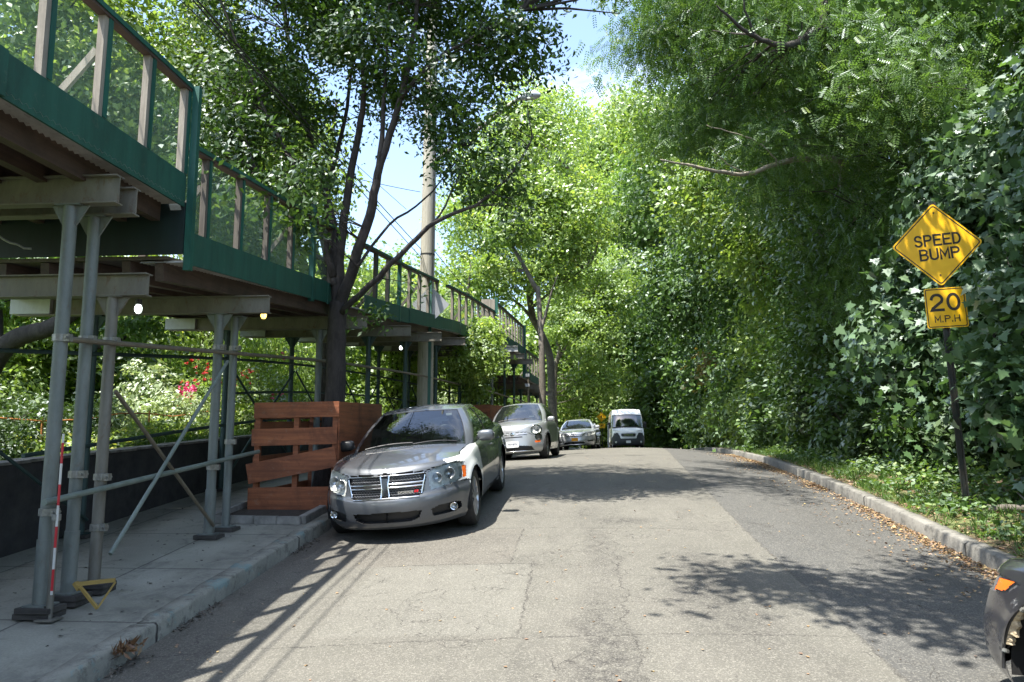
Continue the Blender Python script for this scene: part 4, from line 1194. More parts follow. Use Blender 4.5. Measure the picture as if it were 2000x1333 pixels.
class Car:
    def __init__(s, name, label, cat, sp):
        s.sp = sp; s.root = thing(name, label, cat, (0, 0, 0)); s.L = sp['L']; s.hl = sp['L']/2
        hl = s.hl; step = sp.get('step', 0.02)
        X_ = lambda d: hl - d
        s.ze = pch(*zip(*sp['edge'])); s.zc = pch(*zip(*sp['centre'])); s.zlo = pch(*zip(*sp['low']))
        wt = pch(*zip(*sp['width'])); fi = pch(*zip(*sp['front'])); ri = pch(*zip(*sp['rear']))
        wl_ = pch(*zip(*sp.get('wlong', [(0, 1), (1, 1), (s.L, 1)])))
        cF, cR, nF, nR = sp['caps']; hw = sp['W']/2; s.hw = hw
        zone, val = outline_params(s.L, hw, cF, cR, nF, nR, step)
        nl = int(0.8/step)+1
        tt = np.linspace(0, 1, nl)
        s.pw = sp.get('crown_p', 2.6)
        def lid(x, y):
            d = hl - x
            zc, ze = s.zc(d), s.ze(d)
            return zc - (zc-ze)*np.clip(np.abs(y)/hw, 0, 1)**s.pw
        s.lid = lid
        wheels = sp['wheels']; ra = sp['ra']
        rows = []
        for t in tt:
            x, y = outline(zone, val, hl-float(fi(t)), -hl+float(ri(t)), hw*float(wt(t)), cF, cR, nF, nR)
            y = y*wl_(hl-x)
            z = s.zlo(hl-x) + t*(lid(x, y)-s.zlo(hl-x))
            for dw in wheels:
                rd = np.hypot(hl-x-dw, z-sp['rw'])
                y = y + np.where(y > hw*0.6, sp.get('flare', 0.02)*np.exp(-((rd-ra)/0.07)**2), 0)
            rows.append((x, y, z))
        LX = np.array([r[0] for r in rows]); LY = np.array([r[1] for r in rows]); LZ = np.array([r[2] for r in rows])
        V, F = grid_mesh(LX, LY, LZ)
        # top lid
        ns = int(hw/step)
        ss = np.linspace(0, 1, ns+1)
        tx, ty, tz_ = LX[-1], LY[-1], LZ[-1]
        TX = np.repeat(tx[None], ns+1, 0); TY = ty[None]*(1-ss[:, None]); TZ = lid(TX, TY)
        TZ[0] = tz_
        V2, F2 = grid_mesh(TX, TY, TZ)
        Va = np.concatenate([V, V2]); Fa = np.concatenate([F, F2+len(V)])
        istop = np.concatenate([np.zeros(len(F), bool), np.ones(len(F2), bool)])
        # drop degenerate faces along the centre line
        C = Va[Fa].mean(1)
        s.body = [Va, Fa, istop]
        s.gh = None
        g = sp.get('gh')
        if g:
            z0, v0 = outline_params(abs(g['x0'][1]-g['x0'][0]), g['w0'], g['cap'], g['cap2'], g['n'], g['n2'], step)
            x0, y0 = outline(z0, v0, hl-g['x0'][0], hl-g['x0'][1], g['w0'], g['cap'], g['cap2'], g['n'], g['n2'])
            x1, y1 = outline(z0, v0, hl-g['x1'][0], hl-g['x1'][1], g['w1'], g['cap']*g.get('capk', 0.8), g['cap2']*0.8, g['n'], g['n2'])
            zr = pch(*zip(*g['roof'])); cr = g['crown']
            def rz(x, y): return zr(hl-x) + cr*(1-np.clip(np.abs(y)/g['w1'], 0, 1)**2)
            s.rz = rz
            zb = lid(x0, y0) - 0.012
            zt_ = rz(x1, y1)
            ng = int(0.55/step)+2
            T = np.linspace(0, 1, ng)[:, None]
            side = np.clip(y0/g['w0'], 0, 1)[None]**4
            bul = g.get('bulge', 0.03)
            GX = x0[None]+(x1-x0)[None]*T; GY = y0[None]+(y1-y0)[None]*T + bul*np.sin(math.pi*T)*side + g.get('round', 0.0)*0
            GZ = zb[None]+(zt_-zb)[None]*(T**g.get('tp', 0.93))
            GX = GX + np.where(z0[None] == 0, 1, 0)*np.sin(math.pi*T)*g.get('wbul', 0.03)*(1-side)
            GX = GX - np.where(z0[None] == 2, 1, 0)*np.sin(math.pi*T)*g.get('rbul', 0.05)*(1-side)
            V3, F3 = grid_mesh(GX, GY, GZ)
            n3 = int(g['w1']/step)
            ss = np.linspace(0, 1, n3+1)
            RX = np.repeat(x1[None], n3+1, 0); RY = y1[None]*(1-ss[:, None]); RZ = rz(RX, RY)
            V4, F4 = grid_mesh(RX, RY, RZ)
            Vg = np.concatenate([V3, V4]); Fg = np.concatenate([F3, F4+len(V3)])
            # parameter of each face (angle value and zone)
            c3 = len(x0); kk = np.tile(np.arange(c3-1), ng-1); kk = np.concatenate([kk, kk])
            tt3 = np.repeat((np.arange(ng-1)+0.5)/(ng-1), c3-1); tt3 = np.concatenate([tt3, tt3])
            zz = z0[kk]; vv = v0[kk]
            n4 = len(F4)
            s.gh = [Vg, Fg, np.concatenate([np.zeros(len(F3), bool), np.ones(n4, bool)]), np.concatenate([zz, np.full(n4, 9)]), np.concatenate([vv, np.zeros(n4)]), np.concatenate([tt3, np.ones(n4)])]
            s.g = g
    def finish(s, regions, ghregions):
        """regions: list of (name, fn(d, y, z, n, top)->mask, offset, material, keep_together) applied in order, first wins"""
        sp = s.sp; hl = s.hl; root = s.root
        out = {}
        Va, Fa, top = s.body
        N, fn = vnormals(Va, Fa)
        # mirrored halves share the centre line only by position: flatten normals there
        c = np.abs(Va[:, 1]) < 1e-5
        N[c, 1] = 0
        C = Va[Fa].mean(1); d = hl - C[:, 0]; y = C[:, 1]; z = C[:, 2]
        area = np.linalg.norm(fn, axis=1); nn = fn/np.maximum(area, 1e-12)[:, None]
        # outward check
        if (nn[(np.abs(y) > s.hw*0.8) & ~top][:, 1]*np.sign(y[(np.abs(y) > s.hw*0.8) & ~top])).mean() < 0: N = -N; nn = -nn; Fa = Fa[:, ::-1]
        nt = nn[top][:, 2].mean()
        if nt < 0:
            idx = np.unique(Fa[top]); N[idx] = -N[idx]; Fa[top] = Fa[top][:, ::-1]; nn[top] = -nn[top]
        valid = area > 1e-9
        # wheel openings
        hole = np.zeros(len(Fa), bool)
        for dw in sp['wheels']:
            hole |= (~top) & (np.hypot(d-dw, z-sp['rw']) < sp['ra']) & (np.abs(y) > s.hw*0.55)
        hv = np.unique(Fa[hole & valid]); kv = np.unique(Fa[~hole & valid]); bv = np.intersect1d(hv, kv)
        for dw in sp['wheels']:
            q = Va[bv]; dx = (hl-q[:, 0])-dw; dz = q[:, 2]-sp['rw']; rr = np.hypot(dx, dz)
            sel = (np.abs(rr-sp['ra']) < 0.06) & (q[:, 2] > s.zlo(dw)+0.015)
            k = sp['ra']/np.maximum(rr, 1e-6)
            ids = bv[sel]
            Va[ids, 0] = hl - (dw + dx[sel]*k[sel]); Va[ids, 2] = sp['rw'] + dz[sel]*k[sel]
        used = hole | ~valid
        if s.gh is not None:
            g = s.g
            inner = top & (np.abs(y) < g['w0']-0.06) & (d > g['x0'][0]+g['cap']*0.6+0.05) & (d < g['x0'][1]-0.15)
            used |= inner
        for name, f, off, m_, split in regions:
            mask = f(d, y, z, nn, top) & ~used
            used |= mask
            if split:
                for sg in (1, -1):
                    o = region_mesh(name, Va, Fa, N, mask & (y*sg > 0), off, m_, root)
                    if o: out.setdefault(name, []).append(o)
            else:
                o = region_mesh(name, Va, Fa, N, mask, off, m_, root)
                if o: out.setdefault(name, []).append(o)
        o = region_mesh('body', Va, Fa, N, ~used, 0, sp['paint'], root); out['body'] = [o]
        # arch liners and a dark floor
        for dw in sp['wheels']:
            for sg in (1, -1):
                m = MB(); n = 22; x = hl-dw; ra = sp['ra']
                a0, a1 = -0.25, math.pi+0.25
                vs = []
                for k in range(n+1):
                    a = a0+(a1-a0)*k/n
                    for yy in (s.hw*0.965, s.hw*0.97-0.34):
                        vs.append((x+ra*1.005*math.cos(a), sg*yy, max(sp['rw']+ra*1.005*math.sin(a), 0.16)))
                m.add(vs, [(2*k, 2*k+1, 2*k+3, 2*k+2) for k in range(n)])
                m.add([(x, sg*(s.hw*0.97-0.34), sp['rw'])] + [vs[2*k+1] for k in range(n+1)], [(0, k+1, k+2) for k in range(n)])
                m.build('wheel_arch', M['black_matte'], root, fix=False)
        m = MB(); zf = float(s.zlo(s.L/2))
        m.box((-hl+0.25, -s.hw+0.34, zf-0.02), (hl-0.35, s.hw-0.34, zf+0.08))
        d0, d1 = sp['wheels']; m.box((hl-(d1-sp['ra']-0.02), -s.hw+0.09, zf+0.005), (hl-(d0+sp['ra']+0.02), s.hw-0.09, zf+0.07))
        m.build('floor_pan', M['black_matte'], root)
        # greenhouse
        if s.gh is not None:
            Vg, Fg, tp, zo, va, ti = s.gh
            N, fn = vnormals(Vg, Fg); c = np.abs(Vg[:, 1]) < 1e-5; N[c, 1] = 0
            C = Vg[Fg].mean(1); d = hl-C[:, 0]; y = C[:, 1]; z = C[:, 2]
            area = np.linalg.norm(fn, axis=1); nn = fn/np.maximum(area, 1e-12)[:, None]
            sd_ = (zo == 1)
            if (nn[sd_][:, 1]*np.sign(y[sd_])).mean() < 0:
                i1 = np.unique(Fg[~tp]); N[i1] = -N[i1]; Fg[~tp] = Fg[~tp][:, ::-1]
            if nn[tp][:, 2].mean() < 0:
                i1 = np.unique(Fg[tp]); N[i1] = -N[i1]; Fg[tp] = Fg[tp][:, ::-1]
            used = area < 1e-9
            for name, f, off, m_, split in ghregions:
                mask = f(d, y, z, zo, va, ti) & ~used
                used |= mask
                for sg in ((1, -1) if split else (0,)):
                    o = region_mesh(name, Vg, Fg, N, mask & (y*sg > 0) if sg else mask, off, m_, root)
                    if o: out.setdefault(name, []).append(o)
            # roof, pillars and body are one skin
            o = region_mesh('roof', Vg, Fg, N, ~used, 0, sp.get('roof_paint', sp['paint']), root); out['roof'] = [o]
        for g_ in out.pop('panel_gap', []): join_into(out['body'][0], g_)
        s.out = out; s.Va = Va; s.Fa = Fa
        return out
    def front_x(s, y, z):
        """surface x at a point of the front face"""
        V = s.Va; k = V[:, 0] > 0
        P = V[k]; dd = (P[:, 1]-y)**2 + (P[:, 2]-z)**2 + np.where(P[:, 0] > s.hl-1.3, 0, 9)
        i = np.argsort(dd)[:6]
        return float(P[i, 0].max())
    def fline(s, pts, r, name, m_, parent=None, n=10, out=0.0, flat=False):
        m = MB(); P = []
        for (y0, z0), (y1, z1) in zip(pts[:-1], pts[1:]):
            for k in range(n):
                y = y0+(y1-y0)*k/n; z = z0+(z1-z0)*k/n; P.append((s.front_x(y, z)+out, y, z))
        y, z = pts[-1]; P.append((s.front_x(y, z)+out, y, z))
        m.tube(P, r, 8)
        o = m.build(name, m_, parent or s.root); return autosmooth(o, 60)
    def ellip(s, c, r, name, m_, parent=None, n=2.5, sq=None):
        """superellipsoid"""
        m = MB(); nu, nv = 24, 14
        vs = []
        for i in range(nv+1):
            ph = -math.pi/2 + math.pi*i/nv
            for j in range(nu):
                th = 2*math.pi*j/nu
                f = lambda v, e: math.copysign(abs(v)**(2/e), v)
                vs.append((c[0]+r[0]*f(math.cos(ph), n)*f(math.cos(th), n), c[1]+r[1]*f(math.cos(ph), n)*f(math.sin(th), n), c[2]+r[2]*f(math.sin(ph), n)))
        m.add(vs, [(i*nu+j, i*nu+(j+1) % nu, (i+1)*nu+(j+1) % nu, (i+1)*nu+j) for i in range(nv) for j in range(nu)])
        o = m.build(name, m_, parent or s.root, smooth=True); return o
    def mirrors(s, d, z, y, size, m_, glass=True):
        for sg in (1, -1):
            c = (s.hl-d, sg*(y+size[1]*0.6), z)
            o = s.ellip(c, size, 'mirror', m_, n=3.0)
            m = MB(); m.beam((c[0], sg*(y-0.06), z-0.03), (c[0], sg*(y+0.06), z-0.02), 0.05, 0.03); m.build('mirror_arm', M['black'], o)
            m = MB(); m.box((c[0]-size[0]*1.02-0.004, c[1]-size[1]*0.8, z-size[2]*0.7), (c[0]-size[0]*1.02, c[1]+size[1]*0.8, z+size[2]*0.7)); m.build('mirror_glass', M['chrome'], o)
    def interior(s, seat_d=2.35, z=0.55, zb=1.0, w=0.36, drive=1):
        hl = s.hl
        for sg in (1, -1):
            m = MB(); m.box((hl-seat_d-0.25, sg*w-0.24, z), (hl-seat_d+0.28, sg*w+0.24, z+0.14))
            m.cbox((hl-seat_d-0.30, sg*w, z+0.38), (0.12, 0.46, 0.62), Euler((0, R(-12), 0)).to_matrix()); m.cbox((hl-seat_d-0.40, sg*w, z+0.78), (0.09, 0.26, 0.18), Euler((0, R(-12), 0)).to_matrix())
            m.build('seat', M['seat'], s.root, bevel=0.03)
        g = s.g
        m = MB(); m.box((hl-g['x0'][0]-g['cap']-0.42, -s.hw*0.80, zb-0.32), (hl-g['x0'][0]-0.16, s.hw*0.80, zb-0.07)); m.build('dashboard', M['seat'], s.root, bevel=0.03)
        m = MB(); m.box((-hl+0.9, -s.hw+0.13, 0.36), (hl-g['x0'][0]-0.05, s.hw-0.13, 0.38)); m.build('cabin_floor', M['black_matte'], s.root)
        m = MB(); cx_, cz = hl-seat_d+0.46, zb+0.0
        P = [(cx_ + 0.08*math.sin(a), drive*w + 0.185*math.cos(a), cz + 0.17*math.sin(a)) for a in [k*math.pi/12 for k in range(25)]]
        m.tube(P, 0.017, 8, cap=False); m.beam((cx_, drive*w-0.17, cz), (cx_, drive*w+0.17, cz), 0.03, 0.05); m.beam((cx_, drive*w, cz), (cx_+0.25, drive*w, cz-0.12), 0.05, 0.05); autosmooth(m.build('steering_wheel', M['black'], s.root))
        m = MB(); m.box((hl-g['x1'][0]-0.12, -0.11, s_top(s)-0.16), (hl-g['x1'][0]-0.09, 0.11, s_top(s)-0.10)); m.build('rear_view_mirror', M['black'], s.root)
    def wheels_(s, style, m_rim, wd=0.215, skip=()):
        r = s.sp['rw']
        for k, dw in enumerate(s.sp['wheels']):
            for sg in (1, -1):
                if (k, sg) in skip: continue
                make_wheel(s.root, s.hl-dw, sg*(s.hw-wd/2-0.03), r, wd, style, m_rim)
    def wipers(s, pts):
        for P in pts:
            Q = [(self_x, y, z) for self_x, y, z in P]
            m = MB(); m.tube(Q, 0.009, 6); autosmooth(m.build('wiper', M['black'], s.root))
    def plate(s, y, z, w, h, m_, txt, size, tilt=0):
        x = s.front_x(y, z)+0.012
        T = Matrix.Translation((x, y, z)) @ Matrix.Rotation(R(90), 4, 'Z') @ Matrix.Rotation(R(tilt), 4, 'X')
        o = sheet2d('licence_plate', rrect(w, h, 0.015), m_, s.root, T, 0, 0.004)
        if txt: text_mesh('lettering', txt, size, M['ink'], o, T, 0.001, 0.0055, 0.001, 0.85)
        return o
    def place(s, u, sc, away=False, yaw=0.0, dz=0.0, roll=0.0, straight=False):
        """sc: street position of the nose; facing the camera unless away"""
        L_ = s.L; dirs = 1 if not away else -1
        d0, d1 = s.sp['wheels']
        sf, sr = sc + dirs*d0, sc + dirs*d1
        x_c = u + float(cx(sc))
        def pt(uu, ss):
            if straight: uu = uu - u + x_c - float(cx(ss))
            return Vector(W(uu, ss, float(zroad(uu, ss))))
        hw = s.hw-0.12
        tr = math.sin(R(yaw))
        uf, ur_ = u - 0.0, u + 0.0
        left = 1 if not away else -1
        fl, fr_ = pt(uf + left*hw + tr*d0, sf), pt(uf - left*hw + tr*d0, sf)
        rl, rr = pt(ur_ + left*hw + tr*d1, sr), pt(ur_ - left*hw + tr*d1, sr)
        fw = ((fl+fr_)/2-(rl+rr)/2).normalized(); lf = ((fl+rl)/2-(fr_+rr)/2); lf = (lf - fw*lf.dot(fw)).normalized(); upv = fw.cross(lf).normalized()
        mid = (fl+fr_+rl+rr)/4
        off = L_/2 - (d0+d1)/2
        o = mid - fw*0 - fw*0 + fw*(-(L_/2-(d0+d1)/2))*1.0
        if roll: q = Matrix.Rotation(R(roll), 3, fw); lf = q @ lf; upv = q @ upv
        Mx = Matrix((fw, lf, upv)).transposed().to_4x4(); Mx.translation = o + upv*dz
        s.root.matrix_world = Mx
def s_top(c): return float(c.rz(np.array(c.hl-c.g['x1'][0]), np.array(0.0)))

# standard glass/pillar split for the cabin
def gh_regions(a_ws, dlo, bp, a_rear, glass, split_b=0.035, t0=0.04, t1=0.93, glass_side=None):
    def ws(d, y, z, zo, va, ti): return (zo == 0) & (va < a_ws) & (ti > 0.02) & (ti < t1+0.03)
    def rw_(d, y, z, zo, va, ti): return (zo == 2) & (va < a_rear) & (ti > t0) & (ti < t1)
    def sw(d, y, z, zo, va, ti):
        return inpoly(d, z, dlo) & (zo != 9) & ~((zo == 0) & (va < a_ws+0.12)) & ~((zo == 2) & (va < a_rear+0.1)) & ~sum_b(d, bp, split_b)
    def pil(d, y, z, zo, va, ti):
        return inpoly(d, z, dlo) & (zo != 9) & ~((zo == 0) & (va < a_ws+0.12)) & ~((zo == 2) & (va < a_rear+0.1)) & sum_b(d, bp, split_b)
    def rim(d, y, z, zo, va, ti): return ((zo == 0) & (va < a_ws+0.035) & (ti > 0.0) & (ti < t1+0.045))
    return [('windscreen', ws, -0.003, glass, False), ('windscreen_seal', rim, -0.002, M['black'], False), ('rear_window', rw_, -0.003, glass, False),
            ('side_window', sw, -0.006, glass_side or glass, True), ('door_pillar', pil, -0.003, M['black'], True)]
def sum_b(d, bp, w):
    r = np.zeros(d.shape, bool)
    for b_ in bp: r |= np.abs(d-b_) < w
    return r
def poly_front(poly, dmax=1.0, ymax=None):
    return lambda d, y, z, n, top: inpoly(np.abs(y), z, poly) & (d < dmax)
def seams(lines, w=0.006, dmin=0.0):
    def f(d, y, z, n, top):
        r = np.zeros(d.shape, bool)
        for ln in lines: r |= nearline(d, z, ln, w)
        return r & (np.abs(n[:, 1]) > 0.5) & ~top
    return f
def ellip_poly(cy, cz, ry, rz_, n=28, rot_=0):
    return [(cy+ry*math.cos(a)*math.cos(rot_)-rz_*math.sin(a)*math.sin(rot_), cz+ry*math.cos(a)*math.sin(rot_)+rz_*math.sin(a)*math.cos(rot_)) for a in [2*math.pi*k/n for k in range(n)]]

def bowl(c, y, z, r, parent, off=-0.02, ring=True):
    x = c.front_x(y, z)+off
    m = MB(); m.lathe([(0.0, -r*0.8), (r*0.4, -r*0.7), (r*0.8, -r*0.3), (r, 0.0), (r*1.08, 0.004), (r*1.08, -0.01)], (x, y, z), 'x', 24); o = m.build('reflector', M['reflect'], parent, smooth=True)
    return o

# ---------------- nearest car: grey saloon with one white wing
sp = dict(L=4.87, W=1.83, step=0.0125, paint=M['paint_grey'], wheels=(0.97, 3.74), rw=0.345, ra=0.385, flare=0.022,
    edge=[(0, .73), (.18, .775), (.45, .825), (.9, .88), (1.3, .91), (2.2, .93), (3.3, .965), (4.1, 1.0), (4.6, 1.0), (4.87, .95)],
    centre=[(0, .775), (.1, .835), (.3, .89), (.7, .945), (1.2, .99), (1.5, 1.01), (3.5, 1.03), (4.1, 1.06), (4.6, 1.09), (4.87, 1.03)],
    low=[(0, .165), (.5, .17), (1.4, .2), (3.3, .22), (4.3, .25), (4.87, .27)],
    width=[(0, .925), (.1, .96), (.3, .985), (.5, 1.0), (.75, .985), (.9, .965), (.97, .945), (1, .915)],
    front=[(0, .10), (.06, .05), (.2, .015), (.42, .0), (.52, .008), (.58, .035), (.75, .055), (.9, .08), (.96, .105), (1, .15)],
    rear=[(0, .15), (.15, .05), (.4, .0), (.6, .02), (.85, .06), (1, .14)], caps=(1.05, .6, 2.35, 3.2),
    wlong=[(0, 1), (1.0, 1.0), (2.2, .985), (3.6, 1.0), (4.87, .99)],
    gh=dict(x0=(1.28, 4.28), x1=(2.12, 3.45), w0=.815, w1=.575, cap=.34, cap2=.4, n=2.5, n2=2.8, capk=.6, crown=.045, bulge=.045, wbul=.035, rbul=.06, roof=[(1.9, 1.335), (2.15, 1.385), (2.6, 1.43), (3.0, 1.425), (3.5, 1.365), (3.8, 1.31)]))
c = Car('parked_car', 'grey metallic saloon with one white front wing parked nearest on the left', 'car', sp)
G_out = [(0, .785), (.30, .783), (.44, .775), (.465, .74), (.42, .555), (.39, .52), (0, .505)]
HL = [(.48, .775), (.56, .81), (.66, .835), (.76, .835), (.83, .81), (.835, .655), (.78, .615), (.66, .59), (.51, .565), (.49, .63)]
LI = [(0, .365), (.40, .36), (.365, .28), (.29, .25), (0, .245)]
FP = [(.50, .355), (.58, .385), (.74, .39), (.79, .37), (.79, .30), (.74, .28), (.51, .275)]
doors = [[(1.60, .30), (1.57, .60), (1.60, .90), (1.62, .93)], [(2.76, .27), (2.80, .6), (2.79, .96)], [(3.30, .30), (3.33, .48), (3.55, .72), (3.70, .97)], [(1.60, .275), (3.32, .285)]]
def fender(d, y, z, n, top):
    side = (~top) & (d > 0.40) & (d < 1.60) & (z > np.where(d < 0.64, 0.61 + 0*d, 0.20)) & (np.abs(y) > 0.6)
    lidp = top & (d > 0.38) & (d < 1.68) & (np.abs(y) > 0.735 + 0.03*(d-0.4) + 0.22*np.clip(0.85-d, 0, 1)) 
    return (side | lidp) & (y > 0)
def hoodseam(d, y, z, n, top):
    s1 = top & (d > 0.3) & (d < 1.6) & (np.abs(np.abs(y)-(0.735+0.03*(d-0.4)+0.22*np.clip(0.85-d, 0, 1))) < 0.007)
    s2 = (~top) & nearline(np.abs(y), z, [(.0, .792), (.30, .790), (.46, .782), (.56, .817)], .0055) & (d < .45)
    s3 = (~top) & (d < .7) & nearline(np.abs(y), z, [(.80, .605), (.90, .59)], .005)
    return s1 | s2 | s3
o = c.finish([
    ('grille', poly_front(G_out, .6), -0.035, M['black'], False),
    ('turn_signal', lambda d, y, z, n, top: (y > 0) & inpoly(np.abs(y), z, [(.805, .775), (.842, .765), (.848, .64), (.818, .64)]) & (d < 1.0), -0.003, M['amber'], False),
    ('headlight', lambda d, y, z, n, top: poly_front(HL, 1.0)(d, y, z, n, top), -0.05, M['lamp_back'], True),
    ('lower_intake', poly_front(LI, .5), -0.05, M['black'], False),
    ('fog_pocket', poly_front(FP, .9), -0.05, M['black'], True),
    ('panel_gap', lambda d, y, z, n, top: seams(doors)(d, y, z, n, top) | hoodseam(d, y, z, n, top), -0.008, M['black_matte'], False),
    ('fender', fender, 0, M['paint_white'], False),
    ], gh_regions(1.02, [(1.60, 1.0), (1.72, 1.0), (2.35, 1.36), (2.8, 1.395), (3.35, 1.375), (3.72, 1.19), (3.78, 1.06), (3.2, 1.03)], [2.80], 1.1, M['glass_clear'], glass_side=M['glass']))
o['fender'][0]['label'] = 'white replacement front wing on the grey car'
# lamps: lens over reflectors; the far side lamp is yellowed
Va, Fa, top = c.body; N, _fn = vnormals(Va, Fa)
C_ = Va[Fa].mean(1); dd_ = c.hl-C_[:, 0]; ar = np.linalg.norm(_fn, axis=1) > 1e-9
if (N[:, 1]*Va[:, 1]).mean() < 0: N = -N
hm = poly_front(HL, 1.0)(dd_, C_[:, 1], C_[:, 2], None, None) & ar & ~top
for h in o['headlight']:
    sg = 1 if sum(v.co.y for v in h.data.vertices) > 0 else -1
    clear = sg > 0
    h['label'] = 'clear front lamp beside the white wing' if clear else 'clouded yellowish front lamp on the kerb side'
    region_mesh('lens', Va, Fa, N, hm & (C_[:, 1]*sg > 0) & ~((C_[:, 1] > 0.81) if clear else False), -0.002, M['lens'] if clear else M['lamp_fog'], h, wall=False)
    if clear:
        for (yy, zz, r_) in ((.575, .69, .052), (.70, .72, .058)): bowl(c, sg*yy, zz, r_, h, -0.008)
    else:
        for (yy, zz, r_) in ((.58, .69, .05), (.69, .71, .055)): bowl(c, sg*yy, zz, r_, h, -0.012)
gr = o['grille'][0]
# chrome cross and surround, honeycomb rows
c.fline([(-.45, .745), (-.405, .545)], .011, 'chrome_trim', M['chrome'], gr, out=-.004); c.fline([(.45, .745), (.405, .545)], .011, 'chrome_trim', M['chrome'], gr, out=-.004)
for zz, w_ in ((.675, .43), (.635, .42), (.518, .385)): c.fline([(-w_, zz), (w_, zz)], .0105, 'chrome_trim', M['chrome'], gr, n=24, out=-.006)
c.fline([(-.44, .768), (.44, .768)], .007, 'chrome_trim', M['chrome'], gr, n=24, out=-.004)
m = MB()
for yy in (-.035, .035):
    m.tube([(c.front_x(yy, z)-.002, yy*(1.0+0.5*abs(z-.64)/.14), z) for z in (.515, .55, .59, .63, .67, .71, .77)], .011, 8)
m.cbox((c.front_x(0, .64)-.004, 0, .645), (.02, .065, .20)); autosmooth(m.build('chrome_cross', M['chrome'], gr), 50)
m = MB()
for row, zz in enumerate((.735, .705, .60, .575, .548)):
    for k in range(-13, 14):
        yy = (k+0.5*(row % 2))*0.034
        if abs(yy) > .395 or abs(yy) < .05: continue
        x = c.front_x(yy, zz)-.020
        m.tube([(x, yy-.017, zz), (x, yy, zz+.011), (x, yy+.017, zz)], .0026, 4, cap=False)
join_into(gr, m.build('honeycomb', M['rim'], gr))
T = Matrix.Translation((c.front_x(.25, .575)+.004, .235, .575)) @ Matrix.Rotation(R(90+12), 4, 'Z')
bd = text_mesh('badge', 'DODGE', .034, M['chrome'], gr, T, 0.006, 0.004, 0.0012, 1.45)
m = MB()
for k in range(2):
    x = c.front_x(.37, .575)+.002; y0 = .325+k*.026
    m.prism([(x, y0, .562), (x, y0+.017, .562), (x, y0+.029, .590), (x, y0+.012, .590)], (1, 0, 0), .005)
m.build('badge_stripes', M['red'], gr)
for fg in o['fog_pocket']:
    sg = 1 if sum(v.co.y for v in fg.data.vertices) > 0 else -1
    bw = bowl(c, sg*.72, .335, .036, fg, -.012)
    m = MB(); x = c.front_x(sg*.72, .335)-.010; m.lathe([(.034, 0.0), (.042, .004), (.046, 0.0), (.044, -.02)], (x, sg*.72, .335), 'x', 24); autosmooth(m.build('fog_ring', M['chrome'], fg))
c.mirrors(1.72, 1.03, .90, (.075, .115, .075), M['black'])
for oo in list(c.root.children):
    if oo.name.startswith('mirror') and sum(v.co.y for v in oo.data.vertices) > 0:
        oo.data.materials.clear(); oo.data.materials.append(M['paint_grey']); oo['label'] = 'grey mirror on the road side'
c.interior(2.45, .52, 1.02, .37, 1)
c.wheels_('seven', M['rim'])
lz = lambda x, y: float(c.lid(np.array(x), np.array(y)))
for (ya, yb, xa, xb) in ((-.55, .05, 1.22, 1.34), (.08, .62, 1.23, 1.42)):
    P = [(c.hl-(xa+(xb-xa)*k/6)-.0, ya+(yb-ya)*k/6, lz(c.hl-(xa+(xb-xa)*k/6), ya+(yb-ya)*k/6)+.03+.012*math.sin(k/6*3.1)) for k in range(7)]
    m = MB(); m.tube(P, .009, 6); autosmooth(m.build('wiper', M['black'], c.root))
m = MB(); x = c.hl-1.55; m.cbox((c.hl-2.08, .42, 1.335), (.02, .08, .03)); m.build('sticker', M['plate_w'], c.root)
for (dd, zz) in ((2.55, .845), (3.45, .86)):
    for sg in (1, -1):
        m = MB(); yy = sg*(c.hw*.985+.012); m.tube([(c.hl-dd-.09, yy-.012*sg, zz), (c.hl-dd-.07, yy+.01*sg, zz), (c.hl-dd+.07, yy+.01*sg, zz), (c.hl-dd+.09, yy-.012*sg, zz)], .012, 6); autosmooth(m.build('door_handle', M['paint_grey'], c.root))
c.place(-2.08, 8.72, roll=1.5)

# ---------------- small silver hatchback
sp = dict(L=3.62, W=1.63, step=0.016, paint=M['paint_silver'], wheels=(.70, 3.0), rw=.305, ra=.345, flare=0.03, crown_p=2.2,
    edge=[(0, .66), (.15, .78), (.4, .86), (.8, .91), (1.2, .94), (2.2, .96), (3.2, .95), (3.62, .90)],
    centre=[(0, .70), (.08, .80), (.2, .875), (.45, .945), (.8, 1.0), (1.1, 1.03), (3.0, 1.0), (3.62, .92)],
    low=[(0, .17), (.5, .17), (1.0, .20), (3.2, .22), (3.62, .25)],
    width=[(0, .93), (.1, .97), (.3, 1.0), (.55, 1.0), (.8, .985), (.93, .955), (1, .92)],
    front=[(0, .10), (.06, .03), (.2, .0), (.4, .01), (.6, .035), (.8, .07), (.93, .10), (1, .15)],
    rear=[(0, .1), (.2, .0), (.5, .0), (.8, .05), (1, .12)], caps=(.75, .55, 2.1, 2.6),
    gh=dict(x0=(.86, 3.45), x1=(1.55, 2.95), w0=.735, w1=.53, cap=.36, cap2=.4, n=2.5, n2=2.6, capk=.6, crown=.05, bulge=.05, wbul=.035, rbul=.06, roof=[(1.3, 1.36), (1.6, 1.42), (2.1, 1.465), (2.6, 1.45), (3.0, 1.39), (3.3, 1.33)]))
c = Car('parked_hatchback', 'small rounded pale silver hatchback parked behind the grey saloon', 'car', sp)
LI = [(0, .36), (.30, .355), (.46, .33), (.53, .22), (0, .215)]
def ringpoly(cy, cz, r, w=.012):
    return lambda d, y, z, n, top: (np.abs(np.hypot(np.abs(y)-cy, z-cz)-r) < w) & (d < .7)
